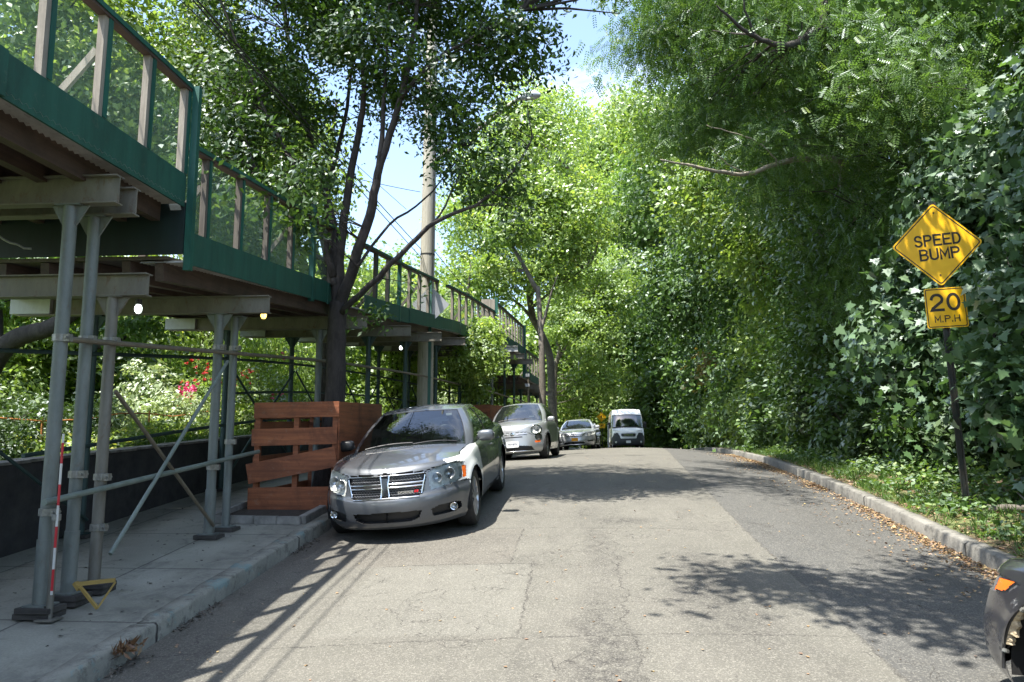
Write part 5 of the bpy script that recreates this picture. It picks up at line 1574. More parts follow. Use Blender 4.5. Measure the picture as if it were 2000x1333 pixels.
o = c.finish([
    ('lamp_ring', ringpoly(.575, .735, .115, .010), .006, M['chrome'], True),
    ('headlight', poly_front(ellip_poly(.575, .735, .106, .106), .7), -0.03, M['lamp_back'], True),
    ('lamp_ring', ringpoly(.625, .555, .072, .009), .005, M['chrome'], True),
    ('fog_lamp', poly_front(ellip_poly(.625, .555, .064, .064), .7), -0.02, M['steel_beam'], True),
    ('lower_intake', poly_front(LI, .5), -0.03, M['black'], False),
    ('turn_signal', poly_front([(.53, .455), (.60, .475), (.68, .47), (.66, .42), (.56, .415)], .6), -0.002, M['amber'], True),
    ('panel_gap', lambda d, y, z, n, top: seams([[(1.15, .28), (1.12, .6), (1.2, .95)], [(2.35, .28), (2.42, .6), (2.45, .97)], [(1.15, .27), (2.35, .27)], [(.50, .62), (1.12, .80)]], .007)(d, y, z, n, top) | (poly_front([(0, .640), (.42, .648), (.42, .640), (0, .632)], .5)(d, y, z, n, top)) | ((~top) & (d < .5) & nearline(np.abs(y), z, [(0, .70), (.38, .685), (.50, .60)], .0055)), -0.008, M['black_matte'], False),
    ], gh_regions(1.0, [(1.2, .98), (1.3, .98), (1.80, 1.37), (2.2, 1.42), (2.75, 1.38), (3.1, 1.18), (3.12, 1.04)], [2.42], 1.1, M['glass']))
for h in o['headlight']:
    sg = 1 if sum(v.co.y for v in h.data.vertices) > 0 else -1
    bowl(c, sg*.575, .735, .085, h, .002)
m = MB()
for sg in (1, -1): m.tube([(c.front_x(sg*yy, .645+.004)+.004, sg*yy, .645) for yy in (.10, .2, .3, .36)], .008, 6)
m.lathe([(.0, .004), (.045, .004), (.052, .0), (.05, -.01)], (c.front_x(0, .645)+.004, 0, .645), 'x', 20); autosmooth(m.build('badge', M['chrome'], c.root))
c.fline([(-.22, .575), (.25, .575)], .012, 'slot', M['black_matte'], out=-.006)
c.fline([(-.50, .225), (.50, .225)], .010, 'bumper_trim', M['chrome'], out=.002)
pl = c.plate(0.0, .40, .305, .155, M['plate_w'], 'FRH·8076', .072)
m = MB(); m.box((c.front_x(0, .4)-.02, -.17, .305), (c.front_x(0, .4)+.010, .17, .33)); m.build('plate_holder', M['black'], c.root)
c.mirrors(1.28, 1.0, .80, (.07, .10, .065), M['paint_silver'])
c.interior(1.85, .5, 1.05, .33, 1)
c.wheels_('five', M['rim_dk'], .195)
for (ya, yb) in ((-.5, .0), (.02, .52)):
    P = [(c.hl-(.86+.05*k/6+abs(ya+(yb-ya)*k/6)*.16), ya+(yb-ya)*k/6, float(c.lid(np.array(c.hl-.95), np.array(ya+(yb-ya)*k/6)))+.03) for k in range(7)]
    m = MB(); m.tube(P, .008, 6); autosmooth(m.build('wiper', M['black'], c.root))
for (yy, zz, w_, dx) in ((.36, 1.10, .13, 1.12), (-.02, 1.385, .08, 1.47)):
    m = MB(); m.cbox((c.hl-dx, yy, zz), (.004, w_, .035)); m.build('sticker', M['plate_w'], c.root)
c.place(-1.97, 19.3, roll=1)

# ---------------- silver saloon
sp = dict(L=4.85, W=1.85, step=0.025, paint=M['paint_silver2'], wheels=(.95, 3.73), rw=.33, ra=.37, flare=0.015,
    edge=[(0, .68), (.2, .74), (.5, .80), (1.0, .87), (1.5, .92), (2.5, .95), (3.8, 1.0), (4.6, 1.02), (4.85, .95)],
    centre=[(0, .70), (.1, .77), (.3, .83), (.7, .90), (1.2, .965), (1.4, .99), (3.5, 1.02), (4.2, 1.07), (4.6, 1.08), (4.85, 1.0)],
    low=[(0, .18), (.5, .18), (1.4, .2), (3.3, .2), (4.85, .27)],
    width=[(0, .93), (.1, .96), (.3, .99), (.5, 1.0), (.75, .985), (.93, .955), (1, .92)],
    front=[(0, .10), (.06, .04), (.2, .0), (.42, .0), (.55, .02), (.75, .05), (.93, .09), (1, .14)],
    rear=[(0, .15), (.2, .03), (.5, .0), (.85, .06), (1, .14)], caps=(.95, .6, 2.4, 3.0),
    gh=dict(x0=(1.18, 4.35), x1=(2.05, 3.4), w0=.81, w1=.57, cap=.36, cap2=.4, n=2.5, n2=2.8, capk=.6, crown=.04, bulge=.04, wbul=.035, rbul=.06, roof=[(1.9, 1.32), (2.2, 1.385), (2.7, 1.425), (3.1, 1.41), (3.5, 1.35), (3.8, 1.3)]))
c = Car('parked_saloon', 'silver saloon with an orange licence plate parked beyond the small hatchback', 'car', sp)
GR = [(0, .70), (.46, .725), (.50, .70), (.36, .60), (0, .585)]
HL = [(.52, .72), (.60, .745), (.86, .80), (.90, .76), (.86, .66), (.60, .60), (.47, .61)]
LI = [(0, .36), (.42, .355), (.50, .27), (.44, .245), (0, .245)]
FP = [(.55, .40), (.82, .42), (.82, .36), (.62, .335)]
o = c.finish([
    ('grille', poly_front(GR, .6), -.03, M['black'], False), ('headlight', poly_front(HL, 1.2), -.02, M['lamp_back'], True),
    ('lower_intake', poly_front(LI, .5), -.04, M['black'], False), ('fog_pocket', poly_front(FP, .9), -.03, M['black'], True),
    ('panel_gap', seams([[(1.65, .28), (1.62, .6), (1.68, .93)], [(2.8, .28), (2.83, .97)], [(3.35, .3), (3.6, .7), (3.75, .98)], [(1.65, .26), (3.35, .27)]], .013), -.006, M['black_matte'], False)],
    gh_regions(1.0, [(1.60, 1.0), (1.72, 1.0), (2.35, 1.35), (2.8, 1.38), (3.35, 1.365), (3.8, 1.16), (3.82, 1.06)], [2.80], 1.1, M['glass']))
for zz, w_ in ((.625, .40), (.66, .44), (.70, .455)): c.fline([(-w_, zz+.006), (-.0, zz), (w_, zz+.006)], .012, 'grille_bar', M['chrome'], o['grille'][0], n=12, out=.0)
m = MB(); x = c.front_x(0, .655)+.012
for yy in (-.05, .05): m.cbox((x, yy, .66), (.012, .016, .09))
m.cbox((x, 0, .66), (.012, .08, .018)); m.build('badge', M['chrome'], o['grille'][0])
for h in o['headlight']:
    sg = 1 if sum(v.co.y for v in h.data.vertices) > 0 else -1
    bowl(c, sg*.60, .665, .042, h, .0); bowl(c, sg*.74, .70, .045, h, .0)
c.fline([(-.47, .235), (.47, .235)], .012, 'bumper_trim', M['chrome'], out=.0)
c.plate(0.02, .46, .30, .15, M['plate_o'], None, .07)
c.mirrors(1.72, 1.03, .90, (.07, .11, .07), M['paint_silver2'])
c.interior(2.4, .52, 1.0, .37, 1)
c.wheels_('five', M['rim'])
c.place(-1.98, 35.2)

# ---------------- white high roof van
sp = dict(L=5.9, W=2.05, step=0.03, paint=M['paint_van'], wheels=(1.0, 4.6), rw=.35, ra=.41, flare=0.03, crown_p=3.0,
    edge=[(0, .95), (.2, 1.08), (.5, 1.18), (.9, 1.28), (1.4, 1.30), (3, 1.30), (5.9, 1.30)],
    centre=[(0, 1.02), (.15, 1.12), (.35, 1.22), (.7, 1.36), (1.0, 1.42), (3, 1.40), (5.9, 1.38)],
    low=[(0, .22), (.5, .22), (1.5, .26), (4, .28), (5.9, .3)],
    width=[(0, .94), (.15, .98), (.4, 1.0), (.8, 1.0), (.95, .99), (1, .975)],
    front=[(0, .08), (.06, .03), (.25, .0), (.5, .02), (.7, .04), (.9, .07), (1, .13)],
    rear=[(0, .02), (.3, .0), (1, .0)], caps=(.55, .2, 3.0, 5.0),
    gh=dict(x0=(.62, 5.88), x1=(1.50, 5.80), w0=1.0, w1=.90, cap=.42, cap2=.15, n=3.4, n2=5, capk=.8, crown=.06, bulge=.05, wbul=.12, rbul=.0, tp=.86, roof=[(1.0, 2.38), (1.6, 2.52), (2.4, 2.56), (5.9, 2.56)]))
c = Car('parked_van', 'white high roof delivery van parked farthest at the crest of the road', 'van', sp)
GR = [(0, .93), (.44, .95), (.46, .82), (.40, .76), (0, .745)]
HL = [(.50, 1.10), (.62, 1.13), (.90, 1.20), (.93, 1.14), (.80, 1.06), (.56, 1.02)]
BK = [(0, .62), (.50, .64), (.56, .84), (.66, .98), (.90, .98), (.96, .80), (1.1, .62), (1.1, .20), (0, .20)]
o = c.finish([
    ('grille', poly_front(GR, .6), -.03, M['black'], False), ('headlight', poly_front(HL, 1.2), -.02, M['lamp_back'], True),
    ('bumper', lambda d, y, z, n, top: poly_front(BK, .78)(d, y, z, n, top) & ~top, .004, simple('grey_plastic_bumper', (.035, .04, .045), .6), False),
    ('side_trim', lambda d, y, z, n, top: (~top) & (z < .48) & (d > .7) & (np.abs(y) > .8), .004, M['black'], True),
    ('panel_gap', seams([[(1.5, .3), (1.5, 1.3)], [(2.5, .3), (2.5, 1.3)], [(3.8, .3), (3.8, 1.3)]], .012), -.006, M['black_matte'], False)],
    [('windscreen', lambda d, y, z, zo, va, ti: (zo == 0) & (va < 1.12) & (ti > .05) & (ti < .64), -.003, M['glass'], False),
     ('windscreen_seal', lambda d, y, z, zo, va, ti: (zo == 0) & (va < 1.16) & (ti > .0) & (ti < .67), -.002, M['black'], False),
     ('side_window', lambda d, y, z, zo, va, ti: inpoly(d, z, [(1.3, 1.36), (2.35, 1.36), (2.35, 1.95), (1.75, 1.95)]) & (zo == 1), -.005, M['glass_dk'], True)])
c.fline([(-.42, .965), (.42, .965)], .014, 'chrome_trim', M['chrome'], n=12, out=.01); c.fline([(-.40, .74), (.40, .74)], .014, 'chrome_trim', M['chrome'], n=12, out=.01)
T = Matrix.Translation((c.front_x(0, .85)+.02, 0, .85)) @ Matrix.Rotation(R(90), 4, 'Z')
text_mesh('lettering', 'PROMASTER', .10, M['chrome'], o['grille'][0], T, .01, .0, .004, 1.05)
for sg in (1, -1):
    x = c.front_x(sg*.78, .40)
    bf = MB(); bf.lathe([(0, .012), (.06, .01), (.07, 0)], (x, sg*.78, .40), 'x', 16); bf.build('fog_lamp', M['reflect'], c.root)
    o2 = c.ellip((c.hl-1.35, sg*1.16, 1.52), (.07, .11, .20), 'mirror', M['black'], n=4)
    m = MB(); m.beam((c.hl-1.35, sg*.98, 1.45), (c.hl-1.35, sg*1.1, 1.48), .06, .10); m.build('mirror_arm', M['black'], o2)
c.plate(-.02, .42, .30, .15, M['plate_w'], None, .07)
m = MB(); m.cbox((c.hl-1.42, 0, 2.28), (.02, .05, .09)); m.build('marker_lamp', M['black'], c.root)
c.interior(1.9, .9, 1.45, .45, 1)
c.wheels_('steel', M['rim'])
c.place(3.55-float(cx(50)), 49.5, straight=True)

# ---------------- dark car at the right edge, facing away, front wheel missing behind a torn arch liner
sp = dict(L=4.7, W=1.80, step=0.009, paint=M['paint_dark'], wheels=(1.0, 3.68), rw=.33, ra=.385, flare=0.02,
    edge=[(0, .66), (.2, .74), (.5, .82), (1.0, .88), (1.5, .92), (2.5, .95), (3.8, 1.0), (4.4, 1.02), (4.7, .95)],
    centre=[(0, .70), (.1, .77), (.3, .84), (.7, .92), (1.2, .98), (1.4, 1.0), (3.5, 1.02), (4.1, 1.07), (4.4, 1.08), (4.7, 1.0)],
    low=[(0, .18), (.5, .18), (1.4, .2), (3.3, .2), (4.7, .27)],
    width=[(0, .93), (.1, .96), (.3, .99), (.5, 1.0), (.75, .985), (.93, .955), (1, .92)],
    front=[(0, .10), (.06, .04), (.2, .0), (.42, .0), (.55, .02), (.75, .05), (.93, .09), (1, .14)],
    rear=[(0, .15), (.2, .03), (.5, .0), (.85, .06), (1, .14)], caps=(.58, .6, 2.9, 3.0),
    gh=dict(x0=(1.18, 4.2), x1=(2.0, 3.3), w0=.79, w1=.56, cap=.36, cap2=.4, n=2.5, n2=2.8, capk=.6, crown=.04, bulge=.04, wbul=.035, rbul=.06, roof=[(1.9, 1.32), (2.2, 1.385), (2.7, 1.42), (3.1, 1.40), (3.5, 1.34)]))
c = Car('damaged_car', 'dark grey car cut off at the right edge with a torn black wheel arch', 'car', sp)
HL = [(.50, .70), (.60, .755), (.80, .80), (.95, .80), (.95, .66), (.82, .60), (.60, .58)]
o = c.finish([
    ('grille', poly_front([(0, .66), (.42, .66), (.38, .52), (0, .52)], .6), -.03, M['black'], False),
    ('turn_signal', lambda d, y, z, n, top: inpoly(d, z, [(.44, .65), (.56, .675), (.64, .745), (.47, .73)]) & (np.abs(y) > .6) & ~top, -.003, M['amber'], True),
    ('headlight', lambda d, y, z, n, top: (~top) & (inpoly(d, z, [(.0, .60), (.30, .62), (.58, .665), (.70, .745), (.5, .748), (.0, .70)]) & (np.abs(y) > .50)), -.012, simple('smoked_lamp', (.16, .16, .165), .12, .3, .2), True),
    ('lower_intake', poly_front([(0, .36), (.42, .355), (.50, .27), (0, .245)], .5), -.04, M['black'], False),
    ('panel_gap', seams([[(1.6, .28), (1.58, .6), (1.62, .93)], [(2.75, .28), (2.78, .97)]], .006), -.008, M['black_matte'], False)],
    gh_regions(1.0, [(1.60, 1.0), (1.72, 1.0), (2.3, 1.35), (2.75, 1.38), (3.25, 1.365), (3.7, 1.16), (3.72, 1.06)], [2.75], 1.1, M['glass']))
for h in o['headlight']:
    sg = 1 if sum(v.co.y for v in h.data.vertices) > 0 else -1
M['tan_foam'] = simple('torn_tan_foam', (.40, .32, .21), .9, 0, .4, 25, .8)
# torn liner edge, hanging bracket and bolts along the left arch
x0 = c.hl-1.0; m = MB(); r_ = random.Random(5)
vs = []; n = 26
for k in range(n+1):
    a = R(10+40*k/n); ro = .387; ri_ = .387-.008-.03*abs(math.sin(k*1.3))*r_.random() - (.02 if 6 < k < 16 else 0)
    for rr, yy in ((ro, .905), (ri_, .885), (ri_+.004, .865)): vs.append((x0+rr*math.cos(a), yy, .33+rr*math.sin(a)))
m.add(vs, [(3*k+j, 3*k+j+1, 3*k+j+4, 3*k+j+3) for k in range(n) for j in range(2)])
m.build('torn_liner', M['tan_foam'], c.root, fix=False)
for a in (60, 54, 5):
    m = MB(); m.cbox((x0+.375*math.cos(R(a)), .905, .33+.375*math.sin(R(a))), (.03, .025, .022), Euler((0.3, R(a), .4)).to_matrix())
    m.build('bracket', M['galv'], c.root, bevel=.004)
m = MB(); P = [(x0+.392*math.cos(R(a)), .905, .33+.392*math.sin(R(a))) for a in range(-10, 175, 6)]; m.tube(P, .009, 6); autosmooth(m.build('arch_moulding', M['black'], c.root))
c.mirrors(1.72, 1.03, .88, (.07, .11, .07), M['paint_dark'])
c.interior(2.4, .52, 1.0, .37, 1)
c.wheels_('five', M['rim'], skip=((0, 1),))
m = MB(); m.lathe([(0, -.02), (.14, -.02), (.15, .0), (.14, .02), (0, .03)], (c.hl-1.0, .62, .36), 'y', 24); m.build('brake_disc', M['steel_beam'], c.root)
c.place(3.25, 5.30, away=True)
# ------------------------------------------------------------------ vegetation
def mat_leaf(name, c0, c1, c2, trans=0.38, gloss=0.015, rough=0.5, tcol=(1.3, 1.35, 0.75)):
    """c0 dark, c1 usual, c2 the odd brighter or yellower leaf"""
    b = NB(name)
    a = b.n('Attribute', attribute_name='rnd').outputs['Fac']
    col = b.mix(b.ramp(a, 0.0, 0.75), c0, c1)
    col = b.mix(b.ramp(a, 0.80, 1.0), col, c2)
    d = b.n('BsdfDiffuse', {'Color': col, 'Roughness': 0.3})
    tc_ = b.mix(1.0, col, tcol, 'MULTIPLY')
    t = b.n('BsdfTranslucent', {'Color': tc_})
    s1 = b.n('MixShader', {0: trans, 1: d.outputs[0], 2: t.outputs[0]})
    g = b.n('BsdfGlossy', {'Color': (0.9, 0.95, 1.0), 'Roughness': rough})
    lw = b.n('LayerWeight', {'Blend': 0.25}).outputs['Fresnel']
    b.surf(b.n('MixShader', {0: b.math('ADD', b.math('MULTIPLY', lw, 0.10+gloss), gloss), 1: s1.outputs[0], 2: g.outputs[0]}))
    return b.m
def mat_bark(name, c0, c1, sc=14):
    b = NB(name); o = b.obj()
    f = b.noise(b.scale(o, (1, 1, 0.28)), sc, 6, 0.72, 0.8)
    base = b.mix(b.ramp(f, 0.3, 0.7), c0, c1)
    base = b.mix(b.math('MULTIPLY', b.ramp(b.noise(o, 2.5, 4, 0.7), 0.52, 0.62), 0.4), base, tuple(min(1, c*1.6) for c in c1))
    b.principled(color=base, rough=0.9, normal=b.bump(f, 0.8, 0.02)); return b.m
M['leaf_street'] = mat_leaf('street_tree_leaf', (0.030, 0.065, 0.016), (0.070, 0.131, 0.029), (0.168, 0.235, 0.036), 0.36, 0.004, 0.6)
M['leaf_maple'] = mat_leaf('maple_leaf', (0.036, 0.082, 0.031), (0.102, 0.186, 0.071), (0.165, 0.284, 0.076), 0.34, 0.03, 0.5)
M['leaf_locust'] = mat_leaf('locust_leaf', (0.055, 0.110, 0.031), (0.137, 0.235, 0.058), (0.268, 0.346, 0.077), 0.42, 0.008, 0.6)
M['leaf_elm'] = mat_leaf('elm_leaf', (0.046, 0.097, 0.026), (0.115, 0.203, 0.050), (0.238, 0.324, 0.072), 0.38, 0.008, 0.6)
M['leaf_bright'] = mat_leaf('yellow_green_leaf', (0.14, 0.225, 0.055), (0.31, 0.42, 0.11), (0.60, 0.58, 0.13), 0.5)
M['leaf_light'] = mat_leaf('light_green_leaf', (0.107, 0.181, 0.043), (0.250, 0.351, 0.079), (0.488, 0.486, 0.126), 0.44)
M['leaf_dark'] = mat_leaf('dark_shrub_leaf', (0.029, 0.058, 0.017), (0.074, 0.129, 0.032), (0.132, 0.190, 0.037), 0.28)
M['leaf_pale'] = mat_leaf('variegated_leaf', (0.144, 0.228, 0.096), (0.408, 0.480, 0.288), (0.744, 0.744, 0.552), 0.3)
M['leaf_autumn'] = mat_leaf('turning_leaf', (0.110, 0.121, 0.033), (0.286, 0.220, 0.055), (0.462, 0.264, 0.088), 0.42)
M['litter'] = mat_leaf('fallen_leaf', (0.14, 0.065, 0.028), (0.32, 0.19, 0.07), (0.56, 0.42, 0.16), 0.1, 0.04, 0.5, (1, 1, 1))
M['grass'] = mat_leaf('grass_blade', (0.04, 0.09, 0.015), (0.10, 0.19, 0.03), (0.2, 0.26, 0.06), 0.4)
M['petal_pink'] = mat_leaf('pink_petal', (0.62, 0.03, 0.16), (0.80, 0.06, 0.25), (0.9, 0.2, 0.35), 0.3, 0.05, 0.4, (1, 1, 1))
M['petal_red'] = mat_leaf('red_petal', (0.5, 0.02, 0.02), (0.75, 0.06, 0.05), (0.85, 0.2, 0.15), 0.3, 0.05, 0.4, (1, 1, 1))
M['bark_dark'] = mat_bark('dark_bark', (0.018, 0.015, 0.014), (0.06, 0.05, 0.045))
M['bark_grey'] = mat_bark('grey_bark', (0.06, 0.052, 0.042), (0.16, 0.14, 0.115))
M['bark_pale'] = mat_bark('pale_bark', (0.15, 0.125, 0.095), (0.34, 0.30, 0.24))

T_RHOMB = np.array([(0, 0, 0), (-.27, .45, .07), (0, 1, -.04), (.27, .45, .07)])
T_LANCE = np.array([(0, 0, 0), (-.15, .42, .04), (0, 1, -.08), (.15, .42, .04)])
_mp = [(0, 0), (-.14, .14), (-.46, .10), (-.36, .30), (-.56, .52), (-.28, .52), (-.20, .70), (0, 1.0), (.20, .70), (.28, .52), (.56, .52), (.36, .30), (.46, .10), (.14, .14)]
T_MAPLE = np.array([(x, y, 0.16*abs(x) - 0.10*y*y) for x, y in _mp])
def pinnate(n=6):
    q = []
    for k in range(n):
        y = 0.12 + 0.8*k/(n-1)
        for sg in (-1, 1):
            L_ = 0.24*(1-0.25*abs(k/(n-1)-.5))
            dx, dy = sg*math.cos(R(28)), math.sin(R(28))
            a = np.array([sg*0.01, y, 0]); t = a + np.array([dx, dy, -0.16])*L_
            w = np.array([-dy*sg, dx*sg, 0])*0.042*1.1
            m = (a+t)/2
            q += [a, m+w, t, m-w]
    return np.array(q)
T_PIN = pinnate()

def leaf_cloud(name, P, Nn, size, tmpl, nq, rnd, mat_, parent=None, org=None, droop=0.5, rs=None, kind=None, tangent=None):
    """one mesh of many leaves; tmpl (nq*k,3) gives nq polygons per leaf"""
    rs = rs or rng
    n = len(P)
    Nn = Nn/np.maximum(np.linalg.norm(Nn, axis=1, keepdims=True), 1e-6)
    if tangent is None:
        tangent = rs.normal(size=(n, 3)); tangent[:, 2] -= droop*1.2
    T = tangent - Nn*(tangent*Nn).sum(1, keepdims=True)
    T /= np.maximum(np.linalg.norm(T, axis=1, keepdims=True), 1e-6)
    B = np.cross(T, Nn)
    k = len(tmpl)
    V = P[:, None, :] + size[:, None, None]*(B[:, None, :]*tmpl[None, :, 0:1] + T[:, None, :]*tmpl[None, :, 1:2] + Nn[:, None, :]*tmpl[None, :, 2:3])
    V = V.reshape(-1, 3)
    per = k//nq
    F = (np.arange(n*nq)*per)[:, None] + np.arange(per)[None, :]
    me = np_mesh(name, V, F)
    at = me.attributes.new('rnd', 'FLOAT', 'FACE')
    at.data.foreach_set('value', np.repeat(rnd, nq).astype(np.float32))
    o = link_mesh(me, name, mat_, parent, org)
    return o

def clumps(lobes, n, hole=0.0, rs=None, skew=0.5, seed=0.0):
    """clump centres spread through ellipsoid lobes (cx,cy,cz,rx,ry,rz)"""
    rs = rs or rng
    vol = np.array([l[3]*l[4]*l[5] for l in lobes])**0.8; pr = vol/vol.sum()
    out = []; dirs = []
    while len(out) < n:
        i = rs.choice(len(lobes), p=pr); l = lobes[i]
        d = rs.normal(size=3); d /= np.linalg.norm(d)
        r = rs.random()**skew
        rough = 1 + 0.22*math.sin(d[0]*5+seed+i)*math.cos(d[1]*4+i*2) + 0.12*math.sin(d[2]*9+seed)
        p = np.array(l[:3]) + d*r*rough*np.array(l[3:6])
        h = math.sin(p[0]*1.7+seed)*math.sin(p[1]*1.5+seed*2)*math.sin(p[2]*1.9+1.3) + 0.5*math.sin(p[0]*3.3+p[2]*2.9+seed)
        if h < hole-0.9: continue
        out.append(p); dirs.append(d)
    return np.array(out), np.array(dirs)

def foliage(name, lobes, nc, nl, spread, size, mat_, parent, tmpl=T_RHOMB, nq=1, hole=0.25, up=0.7, outw=0.5, droop=0.5, flat=0.5, seed=0, skew=0.45, alt=0.0, org=None, weep=0.0):
    rs = np.random.default_rng(seed+11)
    C, D = clumps(lobes, nc, hole, rs, skew, seed)
    idx = np.repeat(np.arange(nc), nl)
    g = rs.normal(size=(nc*nl, 3))
    sc = spread*(0.6+0.8*rs.random(nc))[idx, None]
    gl_ = np.linalg.norm(g, axis=1, keepdims=True); g *= np.minimum(1, 1.9/np.maximum(gl_, 1e-6))
    g = g*sc*np.array([1, 1, flat])
    g[:, 2] -= 0.25*(g[:, 0]**2+g[:, 1]**2)/max(spread, 1e-3) + weep*np.abs(rs.normal(size=nc*nl))
    P = C[idx] + g
    cn = rs.normal(size=(nc, 3))*0.55
    Nn = rs.normal(size=(nc*nl, 3))*0.55 + cn[idx] + D[idx]*outw + np.array([0, 0, up])
    sz = size*(0.5+0.85*rs.random(nc*nl))
    tone = rs.random(nc)
    rnd = np.clip(0.10+0.45*tone[idx] + 0.42*rs.random(nc*nl) + alt*(tone[idx] > 0.82), 0, 1)
    return leaf_cloud(name, P, Nn, sz, tmpl, nq, rnd, mat_, parent, org, droop, rs), C

def limb(m, pts, r0, r1, n=8, wob=0.0, rs=random):
    """smoothly interpolated tapering limb through pts"""
    P = [Vector(p) for p in pts]; Q = []
    for i in range(len(P)-1):
        p0 = P[max(i-1, 0)]; p1 = P[i]; p2 = P[i+1]; p3 = P[min(i+2, len(P)-1)]
        for k in range(4):
            t = k/4
            q = 0.5*((2*p1) + (p2-p0)*t + (2*p0-5*p1+4*p2-p3)*t*t + (3*p1-p0-3*p2+p3)*t**3)
            Q.append(q + Vector((rs.uniform(-wob, wob), rs.uniform(-wob, wob), rs.uniform(-wob, wob))))
    Q.append(P[-1])
    rad = [r0+(r1-r0)*(k/(len(Q)-1))**0.8 for k in range(len(Q))]
    m.tube(Q, rad, n)
    return Q

def twigs(m, nodes, C, every, r=0.02, seed=0):
    """thin branches from limb points out to clump centres"""
    rs = np.random.default_rng(seed+5)
    ND = np.array([tuple(p) for p in nodes])
    for c_ in C[::every]:
        d = np.linalg.norm(ND-c_, axis=1) + np.maximum(0, ND[:, 2]-c_[2])*1.5
        a = ND[np.argmin(d)]; L_ = np.linalg.norm(c_-a)
        if L_ < 0.25 or L_ > 4.5: continue
        mid = (a+c_)/2 + rs.normal(size=3)*0.10*L_ + np.array([0, 0, 0.08*L_])
        q1 = a*0.6+mid*0.4+rs.normal(size=3)*0.02*L_
        m.tube([tuple(a), tuple(q1), tuple(mid), tuple(c_)], [r*(0.5+L_*0.35), r*(0.45+L_*0.2), r*0.5, r*0.2], 5, cap=False)

def tree(name, label, u, s, limbs, lobes, nc, nl, spread, size, leaf, bark='bark_dark', tmpl=T_RHOMB, nq=1, every=6, seed=0, group=None, z0=None, tw=0.02, cat='tree', extra=None, **kw):
    x, y, _ = W(u, s, 0)
    zg = (tz(u, s) if (u < -6.15 or u > 4.28) else float(zwalk(s))) if z0 is None else z0
    t = thing(name, label, cat, (x, y, zg), group)
    m = MB(); nodes = []
    for pts, r0, r1 in limbs:
        nodes += limb(m, [(p[0], p[1], p[2]) for p in pts], r0, r1, 9 if r0 > 0.08 else 6, 0.012)
    cr, C = foliage('crown', lobes, nc, nl, spread, size, M[leaf], t, tmpl, nq, seed=seed, **kw)
    if extra:
        for nm, lb, n1, n2, sp_, sz_, lf in extra: foliage(nm, lb, n1, n2, sp_, sz_, M[lf], t, tmpl, nq, seed=seed+50, **kw)
    hi = [p for p in nodes if p[2] > zg+0.8] or nodes
    twigs(m, hi, C, every, tw, seed)
    tr = m.build('trunk', M[bark], t, smooth=True, fix=False)
    return t

# street tree: several dark stems rising from the orange guard
tx, ty, _ = W(-3.78, 11.35, 0); g0 = float(zwalk(11.35))
def P_(px, py, Y):  # a point seen from the camera position at distance Y, used to read stem positions off the photograph
    fx_, fz_ = (px-1000)/1500, (666.5-py)/1500
    p, yw = R(7.4257), R(4.5357)
    fwv = Vector((-math.sin(yw)*math.cos(p), math.cos(yw)*math.cos(p), math.sin(p))); rv = Vector((math.cos(yw), math.sin(yw), 0)); uv_ = rv.cross(fwv)
    d = fwv + rv*fx_ + uv_*fz_
    return Vector((0, 0, 2.05)) + d*(Y/d.y)
base = Vector((tx, ty, g0-0.05))
L1 = [([base, P_(655, 780, 11.35), P_(658, 660, 11.4), P_(662, 590, 11.4)], .165, .14),
      ([P_(660, 610, 11.4), P_(655, 520, 11.5), P_(650, 440, 11.6), P_(625, 330, 11.9), P_(585, 200, 12.3), P_(560, 60, 12.8), P_(550, -90, 13.2)], .10, .022),
      ([P_(662, 600, 11.4), P_(664, 510, 11.5), P_(676, 400, 11.6), P_(700, 260, 11.6), P_(712, 170, 11.4), P_(700, 20, 11.2), P_(690, -150, 11.0)], .095, .024),
      ([P_(664, 600, 11.4), P_(690, 520, 11.2), P_(722, 420, 11.0), P_(738, 340, 10.9), P_(768, 240, 10.8), P_(795, 140, 10.7), P_(815, 10, 10.5), P_(830, -160, 10.3)], .10, .024),
      ([P_(738, 350, 10.9), P_(748, 240, 10.8), P_(752, 150, 10.9), P_(760, 10, 11.0)], .05, .015),
      ([P_(655, 560, 11.4), P_(640, 470, 11.7), P_(640, 380, 12.0), P_(672, 240, 12.4), P_(690, 120, 12.8), P_(720, -60, 13.2)], .07, .018),
      ([P_(650, 540, 11.4), P_(622, 440, 11.3), P_(575, 330, 11.0), P_(520, 220, 10.8), P_(470, 100, 10.6), P_(430, 0, 10.4)], .065, .016),
      ([P_(650, 500, 11.5), P_(610, 420, 11.2), P_(560, 360, 10.8), P_(500, 330, 10.4)], .04, .012),
      ([P_(668, 610, 11.3), P_(720, 560, 11.0), P_(800, 480, 10.7), P_(850, 435, 10.6), P_(930, 400, 10.5), P_(990, 350, 10.5), P_(1040, 270, 10.5)], .055, .014),
      ([P_(700, 520, 11.1), P_(760, 440, 11.3), P_(830, 390, 11.5), P_(880, 330, 11.6)], .03, .010),
      ([P_(850, 435, 10.6), P_(890, 360, 10.8), P_(910, 290, 11.0)], .02, .008),
      ([P_(780, 190, 10.7), P_(850, 120, 10.6), P_(930, 70, 10.5), P_(1020, 20, 10.4)], .04, .012)]
def LB(px, py, Y, rx, ry, rz): p = P_(px, py, Y); return (p.x, p.y, p.z, rx, ry, rz)
